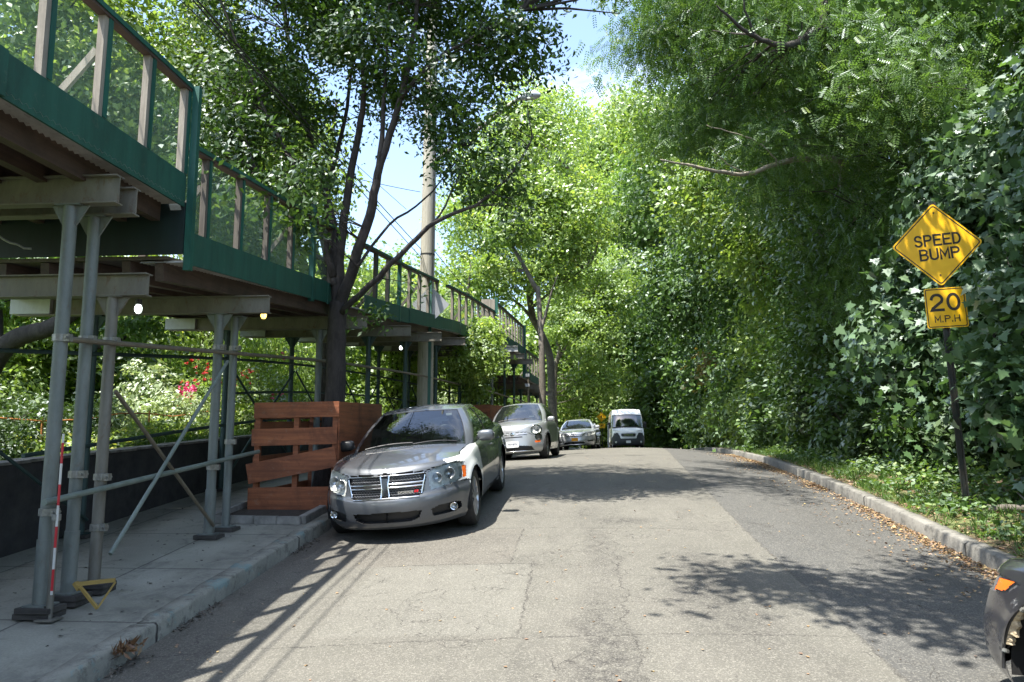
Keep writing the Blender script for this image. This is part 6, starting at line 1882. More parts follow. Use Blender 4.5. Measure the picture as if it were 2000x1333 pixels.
crown1 = [LB(620, 60, 11.8, 1.9, 1.8, 1.3), LB(780, 60, 11.0, 1.7, 1.7, 1.2), LB(880, 130, 10.9, 1.0, 1.3, .75), LB(960, 60, 10.7, 1.0, 1.2, .75), LB(500, 200, 11.2, 1.3, 1.6, 1.2),
          LB(480, 340, 10.9, 1.0, 1.2, .75), LB(760, -150, 11, 3.0, 2.6, 1.6), LB(560, -150, 11.5, 3.0, 2.8, 1.8), LB(930, -90, 10.6, 1.5, 1.6, .9), LB(660, 200, 12.6, 1.2, 1.2, .7),
          LB(960, 340, 10.6, .62, .8, .42), LB(940, 440, 10.6, .60, .7, .38), LB(1030, 270, 10.5, .62, .7, .40), LB(880, 250, 10.9, .65, .8, .36), LB(870, 320, 11.2, .5, .6, .3),
          LB(1020, 390, 10.6, .38, .6, .3), LB(960, 490, 10.5, .40, .5, .2), LB(560, 320, 11.3, .9, 1.0, .6), LB(520, 400, 10.6, .7, .6, .3), (-0.9, 11.4, 10.3, 2.3, 2.7, .6), (1.0, 11.8, 10.9, 1.7, 2.6, .5), LB(440, 250, 10.6, .8, .9, .6), LB(425, 320, 8.1, .45, .6, .32), LB(500, 370, 8.9, .5, .6, .30), LB(575, 420, 10.0, .5, .6, .34), LB(560, 330, 10.0, .7, .7, .4), LB(985, 205, 10.5, .55, .5, .26), LB(925, 255, 10.5, .4, .4, .2), LB(790, 560, 10.9, .42, .4, .18), LB(740, 610, 10.9, .2, .3, .12), LB(1010, 20, 10.5, .5, .8, .5), LB(840, 200, 10.9, .7, .9, .4)]
tree('street_tree', 'dark multi-stemmed tree rising out of the near orange board guard', -3.78, 11.35, L1, crown1, 1980, 44, .19, .098, 'leaf_street', 'bark_dark', every=3, seed=1, hole=.6, tw=.014, flat=.5, tmpl=T_LANCE*np.array([1.6, 1, 1]))

# sapling in the far guard
x, y, _ = W(-3.75, 23.2, 0); z = float(zwalk(23.2))
tree('sapling', 'small leafy sapling standing in the far orange guard in front of the shed', -3.75, 23.2,
     [([(x, y, z), (x-.1, y-.1, z+1.2), (x-.35, y-.3, z+2.6), (x-.5, y-.4, z+3.8)], .05, .02), ([(x-.2, y-.2, z+1.6), (x+.1, y-.4, z+2.8)], .025, .01)],
     [LB(930, 690, 22.0, .8, .6, .75), LB(950, 650, 22.3, .5, .6, .5), LB(905, 730, 22.6, .5, .5, .4), LB(935, 760, 22.8, .4, .4, .3)], 340, 34, .17, .11, 'leaf_bright', 'bark_grey', seed=2, hole=.3, cat='young tree')

# left side: street trees farther up
x, y, _ = W(-3.9, 44.0, 0); z = float(zwalk(44))
L3 = [([Vector((x, y, z)), P_(1078, 790, 44.0), P_(1074, 700, 44.0), P_(1058, 655, 43.6), P_(1040, 622, 43.2)], .26, .19),
      ([P_(1040, 622, 43.2), P_(1033, 560, 43.0), P_(1043, 480, 43.0), P_(1030, 400, 43.0), P_(1010, 300, 43.0)], .22, .06),
      ([P_(1045, 630, 43.2), P_(1020, 600, 42.8), P_(985, 570, 42.5), P_(960, 520, 42.0)], .12, .04),
      ([P_(1036, 580, 43.0), P_(1070, 500, 42.0), P_(1085, 430, 41.5), P_(1110, 330, 41.0)], .14, .012),
      ([P_(1040, 600, 43.0), P_(1090, 560, 42.0), P_(1150, 520, 41.0)], .10, .03)]
tree('honey_locust', 'yellow-green sunlit tree with a leaning trunk at the far end of the shed', -3.9, 44.0, L3,
     [LB(1010, 330, 42.0, 3.94, 3.30, 3.25), LB(1090, 420, 41.0, 3.25, 3.30, 2.78), LB(950, 420, 41.0, 3.02, 2.86, 2.32), LB(1050, 240, 43.0, 3.02, 2.86, 2.32), LB(1060, 520, 41.0, 2.55, 2.42, 1.62), LB(940, 540, 41.0, 2.32, 2.20, 1.74)],
     1800, 38, .46, .22, 'leaf_bright', 'bark_grey', seed=3, hole=.30, every=7, tw=.03)
x, y, _ = W(-3.75, 31.8, 0); z = float(zwalk(31.8))
tree('plane_tree', 'thick grey trunk standing against the far end of the shed under the yellow-green crown', -3.4, 31.4,
     [([P_(1059, 880, 31.5), P_(1059, 780, 31.5), P_(1058, 700, 31.5), P_(1056, 640, 31.6), P_(1050, 560, 31.8)], .17, .10), ([P_(1056, 650, 31.6), P_(1075, 580, 31.5), P_(1090, 535, 31.2)], .09, .01), ([P_(1050, 570, 31.8), P_(1000, 480, 32), P_(960, 420, 32)], .12, .04)],
     [LB(1000, 440, 31.5, 1.1, 1.2, .8), LB(960, 520, 31.3, .9, .9, .5)], 150, 36, .34, .17, 'leaf_light', 'bark_grey', seed=4, hole=.2, every=7, z0=float(zwalk(31.5)))
x, y, _ = W(-3.0, 52, 0)
tree('forked_tree', 'slim forked tree just behind the silver saloon with a yellow patch in its crown', -3.3, 58,
     [([P_(1081, 880, 57.0), P_(1082, 790, 57.0), P_(1084, 720, 57.0), P_(1092, 690, 57.0), P_(1086, 655, 57.0)], .26, .14), ([P_(1088, 705, 57.0), P_(1104, 680, 57.0), P_(1130, 640, 56.6), P_(1150, 590, 56.0)], .13, .05)],
     [LB(1150, 640, 56.0, 2.67, 2.64, 2.20), LB(1110, 580, 57.0, 2.55, 2.64, 2.55), LB(1200, 560, 57.0, 3.02, 2.86, 3.02), LB(1170, 740, 58.0, 2.09, 2.20, 1.74), LB(1110, 760, 59.0, 1.51, 1.76, 1.86)], 800, 34, .48, .27, 'leaf_light', 'bark_grey', seed=5, hole=.2, every=7, z0=float(gz(57)),
     extra=[('yellow_leaves', [LB(1130, 625, 54.8, 1.10, 0.99, 0.64), LB(1085, 645, 55.0, 0.81, 0.88, 0.41)], 60, 34, .3, .24, 'leaf_bright')])

# far trees filling the gap above the bend
tree('ash_tree', 'pale bright tree far off in the gap right of the yellow-green tree', 2.0, 70,
     [([(4.0, 70, .5), (4.1, 70, 8), (4.6, 70, 16), (4.4, 70, 24)], .4, .1)], [LB(1180, 300, 70, 5.0, 4, 5.5), LB(1230, 400, 68, 5, 4, 5), LB(1150, 430, 70, 4, 4, 4.4), LB(1240, 250, 72, 4.4, 4, 4), LB(1180, 540, 66, 5, 4, 5), LB(1120, 330, 72, 3.4, 3, 4)],
     1500, 34, .85, .42, 'leaf_bright', 'bark_grey', seed=6, hole=.15, every=12, z0=.9)
# garden trees behind the shed
gl = 'trees behind the shed'
def gtree(name, label, u, s, H_, lobes, nc, nl, sp_, sz, leaf, seed, bark='bark_dark', **kw):
    x, y, _ = W(u, s, 0); z = tz(u, s)
    lm = [([(x, y, z-.1), (x+.1, y, z+H_*.3), (x-.1, y+.1, z+H_*.62), (x+.1, y, z+H_*.92)], .05+.022*H_, .03)]
    for k, l in enumerate(lobes[:6]):
        a = Vector((x, y, z+H_*(.28+.06*k))); b_ = Vector((l[0], l[1], l[2]))
        lm.append(([a, a.lerp(b_, .5)+Vector((0, 0, .25)), b_], .03+.008*H_, .02))
    return tree(name, label, u, s, lm, lobes, nc, nl, sp_, sz, leaf, bark, seed=seed, every=6, tw=.02, **kw)
gtree('garden_tree', 'broad green tree seen through the nearest wire railing', -9.8, 10.6, 9.5, [(-7.6, 11.2, 7.2, 1.2, 1.6, 1.4), (-7.0, 13.4, 8.8, 1.5, 2.0, 1.7), (-7.9, 10.6, 8.6, 1.3, 1.6, 1.5), (-6.8, 12.2, 6.4, .9, 1.3, .9), (-6.9, 15, 6.5, 1.2, 1.7, 1.4)], 1150, 40, .30, .125, 'leaf_light', 11, hole=.35, group=gl)
gtree('garden_tree', 'tree behind the shed directly left of the multi-stemmed street tree', -7.0, 19.6, 9.8, [(-7.0, 17, 8.0, 1.9, 2, 1.8), (-9.0, 17.5, 9.8, 2.2, 2, 2), (-7.6, 18, 9.8, 1.6, 2, 1.7), (-7.1, 16.0, 6.2, 1.1, 1.8, 1.2)], 950, 38, .34, .14, 'leaf_light', 12, hole=.35, group=gl)
gtree('garden_tree', 'lower yellowish tree behind the shed between street tree and utility pole', -7.0, 25.0, 6.6, [(-6.6, 25, 6.2, 1.9, 2.2, 1.7), (-5.2, 27, 6.0, 1.8, 2, 1.5), (-8.2, 25, 6.8, 2, 2, 2), (-6.0, 25.5, 4.4, 1.8, 2.0, 1.0)], 760, 36, .36, .17, 'leaf_bright', 13, hole=.3, group=gl)
gtree('garden_tree', 'tall mid green tree behind the far shed left of the yellow-green one', -6.6, 34.0, 8.5, [(-5.8, 34, 7.0, 2.2, 2.4, 2.2), (-7.5, 34, 8.0, 2.6, 2.4, 2.6), (-5.0, 33.5, 4.5, 2.2, 2.2, 1.3)], 800, 36, .42, .20, 'leaf_light', 14, hole=.3, group=gl)
gtree('garden_tree', 'far left tree standing behind the bright garden shrubs', -13.5, 16.0, 9, [(-13, 16, 6.5, 2.8, 2.6, 2.6), (-11.8, 17.5, 4.0, 2.2, 2.2, 1.6), (-14.5, 17, 9, 2.6, 2.4, 2), (-12.5, 14.5, 4.4, 1.8, 1.8, 1.5)], 900, 34, .38, .19, 'leaf_light', 15, hole=.3, group=gl)
gtree('weeping_tree', 'sunlit weeping tree hanging over the middle of the garden', -11.0, 21.0, 7.6, [(-10.6, 21, 5.6, 2.6, 2.4, 1.6), (-9.0, 22, 4.6, 2.0, 2, 1.5), (-12.6, 21.5, 4.9, 2.2, 2.2, 1.7), (-10.4, 20.5, 3.7, 2.1, 1.8, 1.1)], 900, 36, .34, .19, 'leaf_bright', 16, tmpl=T_LANCE, hole=.2, droop=2.5, up=.15, weep=.45, cat='tree')
gtree('garden_tree', 'leafy tree over the far middle of the garden behind the dark shed posts', -10.5, 30.0, 8.0, [(-9.6, 30, 5.4, 2.6, 2.6, 2.4), (-8.0, 30.5, 3.4, 2.2, 2, 1.4), (-11.5, 31, 7.5, 3, 2.6, 2.4)], 800, 34, .42, .21, 'leaf_elm', 17, hole=.3, group=gl)
gtree('garden_tree', 'tree on the far left rising above the shrubs at the picture edge', -17.5, 20.0, 9.5, [(-17, 20, 6.5, 3.2, 3, 3.2), (-16, 22, 4, 2.6, 2.4, 1.8), (-19, 22, 8.5, 3.4, 3, 2.4)], 800, 32, .46, .24, 'leaf_elm', 18, hole=.3, group=gl)
# old leaning limb at the left edge under the shed
x, y, z = -8.8, 10.9, tz(-8.8, 10.9)
tree('old_tree', 'thick dark leaning trunk at the left edge seen under the shed', -9.4, 11.6, [([(-9.6, 11.8, z-.1), (-9.5, 11.7, z+1.1), (-9.0, 11.6, z+1.75), (-8.3, 11.6, z+2.0), (-7.7, 11.7, z+2.5)], .22, .11), ([(-9.3, 11.65, z+1.5), (-9.5, 11.8, z+2.4), (-9.7, 12, z+3.4)], .14, .07), ([(-8.3, 11.6, z+2.0), (-7.9, 12, z+1.7), (-7.5, 12.3, z+1.9)], .06, .03)],
     [(-8.8, 12.2, z+2.9, 1.2, .9, .6), (-7.6, 12.3, z+2.2, .7, .6, .35), (-10, 12, z+3.3, 1.1, 1, .7)], 230, 34, .26, .12, 'leaf_locust', 'bark_dark', seed=19, hole=.2, every=8)

# ---- shrubs in the garden
def shrub(name, label, u, s, r, h, leaf, n, size, seed, group=None, tmpl=T_RHOMB, nq=1, cat='shrub', lift=0.0, flowers=None, **kw):
    x, y, _ = W(u, s, 0); z = tz(u, s)
    t = thing(name, label, cat, (x, y, z), group)
    lob = [(x, y, z+lift+h*.5, r, r, h*.5), (x+r*.4, y-r*.2, z+lift+h*.35, r*.7, r*.6, h*.35), (x-r*.45, y+.1, z+lift+h*.4, r*.65, r*.6, h*.42)]
    nc = max(10, n//30)
    o, C = foliage('foliage', lob, nc, 30, .22*max(r, .5), size, M[leaf], t, tmpl, nq, seed=seed, hole=.1, skew=.35, **kw)
    m = MB(); rs = np.random.default_rng(seed)
    for k in range(0, nc, max(1, nc//14)):
        c_ = C[k]; m.tube([(x+rs.normal()*r*.15, y+rs.normal()*r*.15, z-.03), tuple((np.array([x, y, z+lift+h*.2])+c_)/2+rs.normal(size=3)*.04), tuple(c_)], [.02, .012, .004], 5, cap=False)
    m.build('stems', M['bark_grey'], t, fix=False)
    if flowers:
        for fl, nf, cs in flowers:
            rs = np.random.default_rng(seed+3)
            for cc in cs:
                PP = []; NN = []
                for k in range(nf):
                    c0 = np.array(cc)+rs.normal(size=3)*np.array([.10, .10, .08]); 
                    for q in range(5):
                        dd = rs.normal(size=3); PP.append(c0); NN.append(dd)
                PP = np.array(PP); NN = np.array(NN)
                leaf_cloud('bloom', PP, NN, np.full(len(PP), .055), T_RHOMB*np.array([1.5, 1, 1]), 1, rs.random(len(PP)), M[fl], t, rs=rs)
    return t
def PL(px, py, Y): p = P_(px, py, Y); return (p.x, p.y, p.z)
shrub('variegated_shrub', 'tall pale variegated shrub at the centre of the garden', -9.2, 15.6, .55, 1.5, 'leaf_pale', 2400, .11, 31, droop=1.0)
shrub('variegated_shrub', 'low creamy variegated shrub to the right of the tall pale one', -8.15, 14.9, .72, .85, 'leaf_pale', 2600, .11, 32, droop=1.0)
shrub('variegated_shrub', 'pale variegated shrub half hidden behind the three nearest posts', -8.8, 13.6, .62, .90, 'leaf_pale', 2000, .10, 33, droop=1.0)
shrub('dark_hedge', 'dense dark green rounded bush at the left edge behind the wall', -8.3, 9.9, 1.0, 1.15, 'leaf_dark', 6500, .07, 34)
shrub('dark_hedge', 'dark green bush with feathery tips left of the nearest posts', -8.1, 11.4, .8, .95, 'leaf_dark', 4500, .08, 35, droop=1.5)
shrub('garden_bush', 'big rounded dark-leaved bush behind the tall pale shrub', -11.2, 17.6, 1.5, 2.2, 'leaf_elm', 5200, .14, 36)
shrub('garden_bush', 'light green bush on the far left above the dark hedge', -12.0, 14.2, 1.4, 1.9, 'leaf_light', 4800, .13, 37)
shrub('garden_bush', 'shadowed bush with glossy leaves beside the roses', -9.4, 17.9, .9, 1.2, 'leaf_dark', 3000, .12, 38)
shrub('garden_bush', 'yellowish bush right behind the second group of shed posts', -8.3, 18.8, 1.1, 1.5, 'leaf_light', 3800, .12, 39)
shrub('rose_bush', 'rose bush with a bright pink cluster and scattered red blooms', -8.3, 16.6, .9, 1.45, 'leaf_light', 2600, .10, 40,
      flowers=[('petal_pink', 16, [PL(368, 766, 15.6), PL(376, 760, 15.6), PL(360, 768, 15.7)]), ('petal_red', 5, [PL(380, 712, 15.8), PL(395, 728, 15.8), PL(360, 752, 15.7), PL(398, 735, 15.6), PL(358, 792, 15.5), PL(420, 745, 15.8)])])
shrub('rose_bush', 'taller rose bush with a few small red blooms beside the second post pair', -7.9, 18.0, .8, 1.7, 'leaf_light', 2400, .10, 41,
      flowers=[('petal_red', 5, [PL(480, 728, 17.3), PL(450, 752, 17.2), PL(426, 784, 17.2), PL(476, 738, 17.3)]), ('petal_pink', 5, [PL(538, 772, 17.2), PL(545, 700, 17.5)])])
shrub('garden_bush', 'low bright bush in front of the garden behind the near orange guard', -7.6, 20.5, 1.1, 1.1, 'leaf_bright', 3400, .11, 42)
shrub('garden_bush', 'mid green bush seen through the gaps of the near orange guard', -7.2, 16.2, .6, .6, 'leaf_light', 1800, .09, 43)
for k, (u_, s_, r_, h_, lf, lb) in enumerate([(-7.4, 23.5, 1.2, 1.5, 'leaf_light', 'light green bush behind the shed just right of the street trunk'), (-7.6, 27.0, 1.2, 1.8, 'leaf_elm', 'mid green bush behind the shed beside the utility pole foot'), (-7.4, 31, 1.3, 2.0, 'leaf_pale', 'pale bush behind the shed above the roof of the nearest car'),
        (-7.2, 35.5, 1.4, 2.0, 'leaf_light', 'bush behind the far shed posts above the small hatchback'), (-7.2, 40, 1.6, 2.4, 'leaf_elm', 'dark bush closing the garden beyond the shed end'), (-14.8, 25, 2.2, 3.0, 'leaf_elm', 'large bush at the very back of the garden'), (-15.2, 19, 1.6, 2.2, 'leaf_bright', 'sunny bush at the back left of the garden')]):
    shrub('garden_bush', lb, u_, s_, r_, h_, lf, 3400, .13 + .004*s_*.2, 50+k)

# ---- woods along the right side
def rtree(name, label, u, s, H_, lobes, nc, nl, sp_, sz, leaf, seed, bark='bark_dark', limbs=(), **kw):
    x, y, _ = W(u, s, 0); z = tz(u, s)
    LBS = [(l[0]+float(cx(s)), l[1], l[2]+z-1.2, *l[3:]) for l in lobes]
    lm = [([(x, y, z-.2), (x-.15, y, z+H_*.3), (x+.1, y+.2, z+H_*.6), (x-.2, y, z+H_*.9)], .08+.020*H_, .04)]
    for k, l in enumerate(LBS[:7]):
        hz = min(max(l[2]-1.5, z+1.0), z+H_*.7); a = Vector((x, y, hz)); b_ = Vector((l[0], l[1], l[2]))
        lm.append(([a, a.lerp(b_, .5)+Vector((0, 0, .35)), b_], .05+.006*H_, .02))
    lm += list(limbs)
    return tree(name, label, u, s, lm, LBS, nc, nl, sp_, sz, leaf, bark, seed=seed, group='trees of the wood on the right', **kw)
rtree('broadleaf_tree', 'broad tree at the near right whose canopy hangs over the camera end of the road', 7.6, 5.5, 9.5, [(0.9, 4.7, 8.1, 1.5, 1.5, .6), (1.7, 3.5, 8.2, 1.4, 1.2, .55), (-0.3, 4.7, 8.4, .9, .8, .4), (3.0, 4.4, 8.3, 1.3, 1.5, .5), (3.2, 5.3, 8.4, 1.6, 1.7, .8), (6.2, 6.4, 8.0, 2.2, 2.3, 1.6), (8.4, 7.0, 6.6, 2.0, 2.2, 2.2), (7.0, 7.4, 4.0, 1.1, 1.2, 1.3), (3.8, 8.7, 8.2, 1.3, 1.2, .55), (5.2, 9.6, 8.8, 1.5, 1.4, .8), (4.6, 7.8, 7.6, 1.0, 1.0, .5)], 1250, 38, .28, .15, 'leaf_elm', 61, hole=.25, every=6)
rtree('maple_tree', 'maple with large lobed leaves crowding round the speed bump sign', 7.4, 11.6, 7.5, [(7.2, 11.9, 3.0, 1.35, 1.7, 1.7), (6.3, 11.5, 3.3, .75, .6, .9), (7.2, 13.2, 5.4, 1.7, 1.8, 1.6), (8.0, 11.6, 6.2, 1.8, 1.6, 1.5), (6.3, 13.8, 3.4, 1.1, 1.4, 1.4), (6.6, 12.4, 1.9, .9, 1.0, .5)], 1250, 28, .34, .165, 'leaf_maple', 62, tmpl=T_MAPLE, hole=.15, every=9, up=.45, outw=.9, droop=1.2)
def RL(px, py, Y, rx, ry, rz, u, s): q = P_(px, py, Y); return (q.x-float(cx(s)), q.y, q.z-tz(u, s)+1.2, rx, ry, rz)
rtree('maple_tree', 'maple sprays hanging in from the right edge beside the yellow plate', 7.2, 9.4, 6.0, [(5.95, 9.9, 2.15, .55, .55, .62), (6.2, 9.9, 1.3, .6, .6, .40), (5.75, 9.9, 3.35, .36, .4, .22), (6.6, 9.3, 3.6, .7, .6, 1.5), (6.5, 10.2, 4.9, .8, .7, .6), RL(1985, 550, 10.0, .32, .3, .24, 7.2, 9.4), RL(1940, 655, 10.05, .20, .2, .12, 7.2, 9.4), RL(1990, 480, 10.0, .2, .3, .15, 7.2, 9.4), RL(1975, 760, 9.9, .4, .3, .5, 7.2, 9.4)], 420, 22, .22, .155, 'leaf_maple', 63, tmpl=T_MAPLE, hole=.0, every=7, up=.4, outw=.9, droop=1.2)
pl_ = [([P_(1290, 312, 13.0), P_(1340, 322, 13.2), P_(1400, 335, 13.4), P_(1460, 340, 13.7), P_(1510, 322, 14.0), P_(1560, 312, 14.4), P_(1640, 316, 15.4), Vector((6.3, 17.8, 7.8)), Vector((7.2, 19.8, 7.0))], .008, .08), ([P_(1520, 318, 14.0), P_(1490, 285, 13.9), P_(1440, 262, 13.6), P_(1380, 245, 13.3)], .022, .006), ([P_(1460, 340, 13.7), P_(1420, 320, 13.5), P_(1390, 290, 13.3)], .015, .005)]
rtree('locust_tree', 'feathery-leaved tall tree leaning out over the middle of the road', 7.0, 15.8, 12.5, [(5.2, 15.2, 8.7, 1.9, 2.0, 1.6), (3.3, 14.3, 9.4, 1.6, 1.7, 1.3), (2.0, 14.6, 10.7, 1.3, 1.5, 1.1), (6.6, 16.2, 5.6, 1.8, 2.0, 2.0), (5.4, 13.3, 7.6, 1.3, 1.2, 1.1), (6.6, 14.6, 10.5, 2.4, 2.2, 1.8), (4.2, 16.4, 11.8, 2.4, 2, 1.6), (1.4, 15.6, 9.6, 1.0, 1.2, .8), (2.6, 15.4, 7.9, 1.0, 1.2, .7), (3.7, 14.6, 6.6, 1.0, 1.2, .8)], 2100, 21, .33, .25, 'leaf_locust', 64, tmpl=T_PIN, nq=12, hole=.35, every=6, droop=1.6, flat=.6, up=.5,
      limbs=[([P_(1400, 10, 12.3), P_(1440, 48, 12.6), P_(1475, 72, 12.8), P_(1520, 88, 13.0), P_(1556, 84, 13.3), P_(1600, 50, 13.8), P_(1640, -30, 14.4), Vector((7.1, 15.7, 11.3))], .012, .10), ([P_(1475, 72, 12.8), P_(1455, 20, 12.6), P_(1450, -20, 12.5)], .03, .008)])
rtree('elm_tree', 'dense dark green tree behind the pale bare branch on the right', 6.9, 20.0, 11.5, [(6.1, 20, 4.4, 1.5, 2.3, 2.5), (5.4, 19.5, 8.4, 2.0, 2.4, 2.1), (3.8, 20.6, 11.4, 2.0, 2.2, 1.9), (7.2, 21, 11, 2.6, 2.4, 2.6), (5.6, 18.2, 5.8, 1.3, 1.3, 1.4)], 1350, 38, .36, .15, 'leaf_elm', 65, hole=.3, every=8, bark='bark_pale', limbs=pl_)
rtree('elm_tree', 'mid green tree halfway along the wood with sunlit upper leaves', 6.9, 26.0, 12.5, [(6.0, 26, 4.2, 1.6, 2.8, 2.8), (5.3, 25.5, 8.8, 2.3, 2.8, 2.5), (3.8, 26.5, 12.2, 2.2, 2.6, 2.2), (1.9, 26.5, 12.6, 1.4, 1.6, 1.4), (2.9, 25.5, 9.6, 1.2, 1.6, 1.2), (6.9, 27, 12.5, 2.6, 2.6, 3.0), (5.0, 24.6, 6.4, 1.1, 1.4, 1.4)], 1250, 36, .42, .19, 'leaf_light', 66, hole=.3, every=9)
rtree('ash_tree', 'bright green leafy tree in the far third of the wood', 6.8, 33.0, 13.5, [(5.8, 33, 4.4, 1.9, 3.2, 3.0), (4.8, 32.8, 9.4, 2.6, 3.0, 3.0), (2.4, 34, 13.0, 2.4, 2.8, 2.6), (5.0, 34, 15.0, 3.0, 3.0, 2.6)], 1250, 34, .50, .23, 'leaf_locust', 67, hole=.3, every=10)
rtree('ash_tree', 'dark leafy tree behind the white van at the bend', 6.6, 41.0, 13.5, [(5.0, 41.5, 4.6, 2.4, 3.4, 3.4), (4.0, 42, 9.8, 3.0, 3.4, 3.4), (2.2, 43, 14.5, 3.0, 3.2, 2.8)], 1200, 34, .56, .27, 'leaf_elm', 68, hole=.25, every=10, extra=[('turning_leaves', [(7.0, 38.3, 5.6, .9, .8, 1.3)], 40, 30, .35, .22, 'leaf_autumn')])
rtree('ash_tree', 'light green tree closing the view above the silver saloon', -2.5, 66.0, 15.0, [(-6.0, 66, 4.6, 3.6, 3.2, 3.8), (-1.4, 65, 4.8, 3.8, 3.2, 3.8), (-3.4, 67, 11, 5, 3.6, 4.8), (-8.6, 68, 10, 3.6, 3, 4)], 1500, 34, .66, .36, 'leaf_light', 69, hole=.2, every=12)
rtree('ash_tree', 'dark tree at the very end of the street behind the van roof', 4.5, 64.0, 14.0, [(2.4, 63, 4.6, 3.4, 3.2, 4.0), (3.4, 64, 11, 4.2, 3.6, 4.4), (6, 60, 7, 3.4, 3.4, 4.4)], 1100, 34, .66, .36, 'leaf_elm', 70, hole=.2, every=12)
rtree('broadleaf_tree', 'tall tree deep in the wood above and behind the speed bump sign', 11.5, 16.0, 12.0, [(10.6, 16, 6.0, 2.6, 2.6, 3.4), (9.4, 13.5, 8.6, 2.2, 2.4, 2.0), (12, 18, 10, 3, 3, 3)], 900, 34, .46, .20, 'leaf_elm', 71, hole=.25, every=9)
rtree('broadleaf_tree', 'tall tree deep in the wood filling the upper right background', 11.0, 25.0, 14.0, [(9.6, 24, 6.0, 3.0, 3.4, 3.8), (9.6, 23, 12, 3.4, 3.2, 3.2), (12, 28, 8, 3.4, 3.4, 4.4)], 1000, 34, .54, .25, 'leaf_dark', 72, hole=.2, every=10)
rtree('broadleaf_tree', 'tall tree deep in the wood behind the bright ash', 10.5, 37.0, 15.0, [(8.8, 36, 5.5, 3.2, 4.4, 4.6), (9, 37, 13, 3.8, 4, 3.6)], 900, 34, .62, .31, 'leaf_dark', 73, hole=.2, every=12)
# trees standing behind the camera, mirrored in glass and paint
rtree('broadleaf_tree', 'tree of the same wood standing behind the viewpoint on the right', 8.0, -7.0, 10, [(7, -7, 6.5, 3, 3, 3), (5, -9, 8.5, 2.4, 2.6, 1.6), (8.5, -10, 4.5, 3, 3, 3)], 500, 30, .5, .26, 'leaf_elm', 74, hole=.2, every=12)
gtree('garden_tree', 'tree of the garden side standing behind the viewpoint on the left', -9.5, -9.0, 9.5, [(-9, -9, 6.5, 3, 3, 3), (-7.5, -13, 7.5, 2.6, 3, 2.4), (-11, -4, 6, 3, 3, 3)], 500, 30, .5, .26, 'leaf_light', 75, hole=.2, group=gl)
rtree('broadleaf_tree', 'distant tree closing the street far behind the viewpoint', 5.0, -34.0, 12, [(3, -34, 6, 5, 3, 5), (-4, -36, 6, 5, 3, 5), (9, -28, 6, 4, 4, 5)], 600, 30, .8, .45, 'leaf_elm', 76, hole=.1, every=20)
# understorey bushes one behind the other
und = [(6.9, 3.2, 1.2, 2.6, 'leaf_elm'), (6.9, 5.8, 1.2, 3.0, 'leaf_elm'), (6.8, 8.2, 1.0, 2.6, 'leaf_elm'), (6.15, 12.3, .55, 1.3, 'leaf_dark'), (6.05, 13.9, .7, 1.7, 'leaf_elm'), (5.75, 15.4, .62, 1.6, 'leaf_dark'), (5.75, 17.2, .75, 2.1, 'leaf_elm'), (5.6, 19.2, .8, 1.9, 'leaf_dark'), (5.7, 21.4, .95, 2.6, 'leaf_elm'),
       (5.5, 23.8, .95, 2.2, 'leaf_locust'), (5.6, 26.5, 1.1, 2.8, 'leaf_elm'), (5.4, 29.5, 1.1, 2.5, 'leaf_light'), (5.5, 33, 1.3, 3.2, 'leaf_locust'), (5.3, 37, 1.4, 3.0, 'leaf_light'), (5.2, 41.5, 1.6, 3.4, 'leaf_elm'), (5.2, 46.5, 1.9, 3.6, 'leaf_light')]
lbl = ['bush beside the dark car, outside the right edge of the view', 'tall bush behind the dark car, outside the right edge of the view', 'bush between the dark car and the sign, outside the right edge of the view', 'low dark bush right behind the foot of the speed bump sign', 'bush just left of the sign post, hanging over the verge', 'small dark bush beyond the verge plants near the sign', 'taller bush a third of the way along the wood edge', 'dark low bush by the shady hollow of the wood edge', 'large bush leaning to the kerb beyond the shady hollow',
       'leafy bush where the right kerb starts to fade from view', 'tall bush at the end of the visible right kerb', 'light green bush just past the visible right kerb', 'tall light bush halfway to the white van', 'pale green bush nearer the van along the wood edge', 'dark bush beside the white van', 'light bush beyond the white van at the wood edge']
for k, ((u_, s_, r_, h_, lf), lb) in enumerate(zip(und, lbl)):
    shrub('wood_edge_bush', lb, u_, s_, r_, h_, lf, 3600 if s_ < 24 else 3000, .085+.0042*s_*.9, 80+k, group='bushes along the wood edge')

# ---- woodland far off on both sides, a mass nobody could count
def wood_mass(nm, pts, n, label):
    rs = np.random.default_rng(91); lob = [(x, y, z, rx, ry, rz) for x, y, z, rx, ry, rz in pts]
    C, D = clumps(lob, n, .0, rs, .3, 2.0); nl = 30
    idx = np.repeat(np.arange(n), nl); g = rs.normal(size=(n*nl, 3))*np.array([.8, .8, .5])
    P = C[idx]+g; Nn = rs.normal(size=P.shape)*.8 + D[idx]*.5 + np.array([0, 0, .6])
    rnd = np.clip(.1+.5*rs.random(n)[idx]+.4*rs.random(n*nl), 0, 1)
    o = leaf_cloud(nm, P, Nn, .5*(.7+.6*rs.random(n*nl)), T_RHOMB, 1, rnd, M['leaf_light'] if 'left' in label else M['leaf_elm'], None, (pts[0][0], pts[0][1], 0), rs=rs)
    return tag(o, label, 'woodland', None, 'stuff')
wood_mass('distant_wood', [(-16, 34, 5, 5, 5, 5), (-20, 28, 5, 5, 5, 5), (-24, 20, 5, 5, 5, 5.5), (-12, 44, 6, 5, 5, 6), (-9, 56, 6, 6, 5, 7), (-26, 12, 4.5, 5, 5, 5), (-4, 66, 7, 6, 5, 8)], 1500, 'green woodland closing the horizon left of the road behind the garden')
wood_mass('distant_wood', [(16, 30, 7, 5, 8, 6), (18, 18, 6, 5, 7, 6), (15, 45, 8, 6, 8, 7), (12, 62, 8, 8, 6, 8), (4, 70, 7, 8, 5, 8)], 1300, 'dark woodland closing the horizon right of the road behind the wood edge')

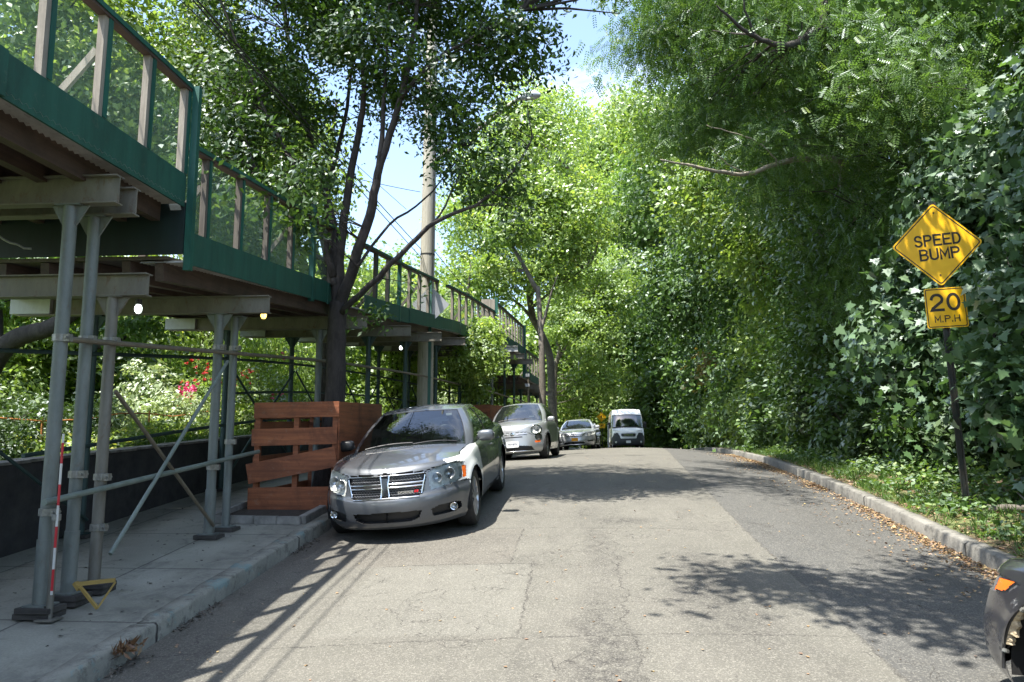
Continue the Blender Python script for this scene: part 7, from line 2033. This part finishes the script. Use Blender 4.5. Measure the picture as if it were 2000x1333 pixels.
# ---- ground cover, verge plants, grass and litter
def scatter(nm, label, cat, N_, fpos, nrm, size, tmpl, mat_, seed, up=1.0, nq=1, hug=False, tang=None):
    rs = np.random.default_rng(seed); P = fpos(rs, N_)
    Nn = rs.normal(size=(len(P), 3))*nrm + np.array([0, 0, up])
    tg = None
    if tang is not None:
        tg = rs.normal(size=(len(P), 3))*tang; tg[:, 2] = 1
    o = leaf_cloud(nm, P, Nn, size*(.6+.8*rs.random(len(P))), tmpl, nq, rs.random(len(P)), mat_, None, (float(P[0][0]), float(P[0][1]), float(P[0][2])), droop=0, rs=rs, tangent=tg)
    return tag(o, label, cat, None, 'stuff')
def verge(rs, n):
    s = 2+rs.random(n)**1.2*32; u = 4.42+rs.random(n)**.8*1.9
    nz_ = np.sin(s*2.1+u*3)*np.sin(s*1.3-u*2.2+1)+.4*np.sin(s*5+u*7)
    k = nz_ > (-.15 + np.clip((5.2-u)*.8, 0, 1)*(s < 12.5)*.9); s, u = s[k], u[k]
    z = terr(u, s) + rs.random(len(s))**1.5*(.10+.22*np.clip(u-4.5, 0, 1))
    return np.stack([u+cx(s), s, z], 1)
scatter('ground_cover', 'low broad-leaved weeds along the foot of the wood', 'ground cover', 40000, verge, .45, .085, T_RHOMB*np.array([1.4, 1, 1]), M['leaf_locust'], 101, .9)
def vgrass(rs, n):
    c_ = 8+rs.random(n//14)*16; uu = 4.36+rs.random(n//14)**1.2*1.3
    s = np.repeat(c_, 14)+rs.normal(size=(n//14)*14)*.05; u = np.clip(np.repeat(uu, 14)+rs.normal(size=(n//14)*14)*.05, 4.34, 9)
    return np.stack([u+cx(s), s, terr(u, s)-.01], 1)
scatter('verge_grass', 'tufts of grass behind the right kerb', 'grass', 9000, vgrass, 1.0, .15, np.array([(-.03, 0, 0), (-.025, .5, .03), (0, 1, .15), (.03, 0, 0)]), M['grass'], 102, .0, tang=.45)
def lawn(rs, n):
    s = 6+rs.random(n)*20; u = -6.25-rs.random(n)**1.2*3.2
    return np.stack([u+cx(s), s, terr(u, s)-.01], 1)
scatter('garden_lawn', 'bright lawn and low border plants behind the garden wall', 'lawn', 42000, lawn, 1.0, .16, np.array([(-.05, 0, 0), (-.04, .5, .03), (0, 1, .2), (.05, 0, 0)]), M['grass'], 103, .0, tang=.6)
def border(rs, n):
    s = 9+rs.random(n)*16; u = -6.9-rs.random(n)*1.2; k = np.sin(s*1.9)+np.sin(u*4+s) > -.3; s, u = s[k], u[k]
    return np.stack([u+cx(s), s, terr(u, s)+.05+rs.random(len(s))*.33], 1)
scatter('border_plants', 'low leafy border plants in front of the garden shrubs', 'border plants', 9000, border, .6, .11, T_LANCE*np.array([1.3, 1, 1]), M['leaf_bright'], 104, .6)
def gutter(rs, n):
    s = 3+rs.random(n)*24; w = np.abs(rs.normal(size=n))*.16 + (rs.random(n) < .12)*rs.random(n)*.8
    dens = .35+.65*(np.sin(s*1.9)+np.sin(s*.7+1) > -.4); k = rs.random(n) < dens; s, w = s[k], w[k]
    u = UR-.01-w; k = u > 2.2; s, u = s[k], u[k]
    return np.stack([u+cx(s), s, zroad(u, s)+lump(u, s, 0.006, 1.3)+.006+rs.random(len(s))*.016], 1)
scatter('leaf_litter', 'yellow and brown fallen leaves banked in the right gutter', 'leaf litter', 10500, gutter, .22, .036, T_RHOMB*np.array([1.3, 1, 1.5]), M['litter'], 105, 1)
def soil_l(rs, n):
    s = 5+rs.random(n)*16; u = 4.34+rs.random(n)**1.3*1.3
    return np.stack([u+cx(s), s, terr(u, s)+.008+rs.random(n)*.015], 1)
scatter('leaf_litter', 'brown leaf litter on the bare soil behind the right kerb', 'leaf litter', 3200, soil_l, .3, .045, T_RHOMB*np.array([1.3, 1, 1.5]), M['litter'], 106, 1)
def strew(rs, n):
    s = 4.3+rs.random(n)**1.6*18; u = UL+.15+rs.random(n)*7
    return np.stack([u+cx(s), s, zroad(u, s)+lump(u, s, 0.006, 1.3)+.006], 1)
scatter('leaf_litter', 'few scattered leaf scraps on the open road', 'leaf litter', 420, strew, .15, .028, T_RHOMB*np.array([1.3, 1, 1]), M['litter'], 107, 1)
def lgut(rs, n):
    s = 4.3+rs.random(n)*12; u = UL+.01+np.abs(rs.normal(size=n))*.05
    k = np.sin(s*2.3)+np.sin(s*5.1) > .2; s, u = s[k], u[k]
    return np.stack([u+cx(s), s, zroad(u, s)+.008+rs.random(len(s))*.012], 1)
scatter('leaf_litter', 'dark debris along the left gutter', 'leaf litter', 2600, lgut, .4, .026, T_RHOMB*np.array([1.2, 1, 1]), M['bark_grey'], 108, 1)
def swalk(rs, n):
    s = 4.5+rs.random(n)*7; u = -3.4-rs.random(n)*2.3
    return np.stack([u+cx(s), s, zwalk(s)+lump(u, s, 0.004, .9)+.006], 1)
scatter('sidewalk_debris', 'dark crumbs and leaf scraps on the pavement', 'debris', 130, swalk, .2, .032, T_RHOMB*np.array([1.4, 1, 1]), M['bark_dark'], 109, 1)
# weed tuft at the kerb and a fallen branch on the verge
x, y, _ = W(-3.18, 5.35, 0); z = float(zroad(-3.1, 5.35))
rs = np.random.default_rng(110); n = 90
P = np.stack([x+.06+rs.normal(size=n)*.03, y+rs.normal(size=n)*.07, np.full(n, z+.11)], 1); tg = rs.normal(size=(n, 3))*.8; tg[:, 2] = .6
tag(leaf_cloud('dry_weed', P, rs.normal(size=(n, 3)), .07*(.6+.8*rs.random(n)), T_LANCE, 1, rs.random(n)*.5, M['litter'], None, (x, y, z), rs=rs, tangent=tg), 'dry brown weed tuft growing on the edge of the left kerb', 'weed')
m = MB(); limb(m, [(5.0, 9.95, tz(5.0, 9.95)+.05), (5.35, 9.7, tz(5.3, 9.7)+.07), (5.75, 9.35, tz(5.7, 9.35)+.08), (6.2, 9.1, tz(6.1, 9.1)+.1)], .05, .035, 8, .01); limb(m, [(5.35, 9.7, tz(5.3, 9.7)+.07), (5.45, 9.95, tz(5.4, 9.9)+.14), (5.5, 10.2, tz(5.4, 10.1)+.2)], .02, .008, 6)
tag(m.build('fallen_branch', M['bark_grey'], None, org=(5.3, 9.7, tz(5.3, 9.7)), smooth=True), 'grey fallen branch lying on the soil behind the right kerb near the sign foot', 'fallen branch')
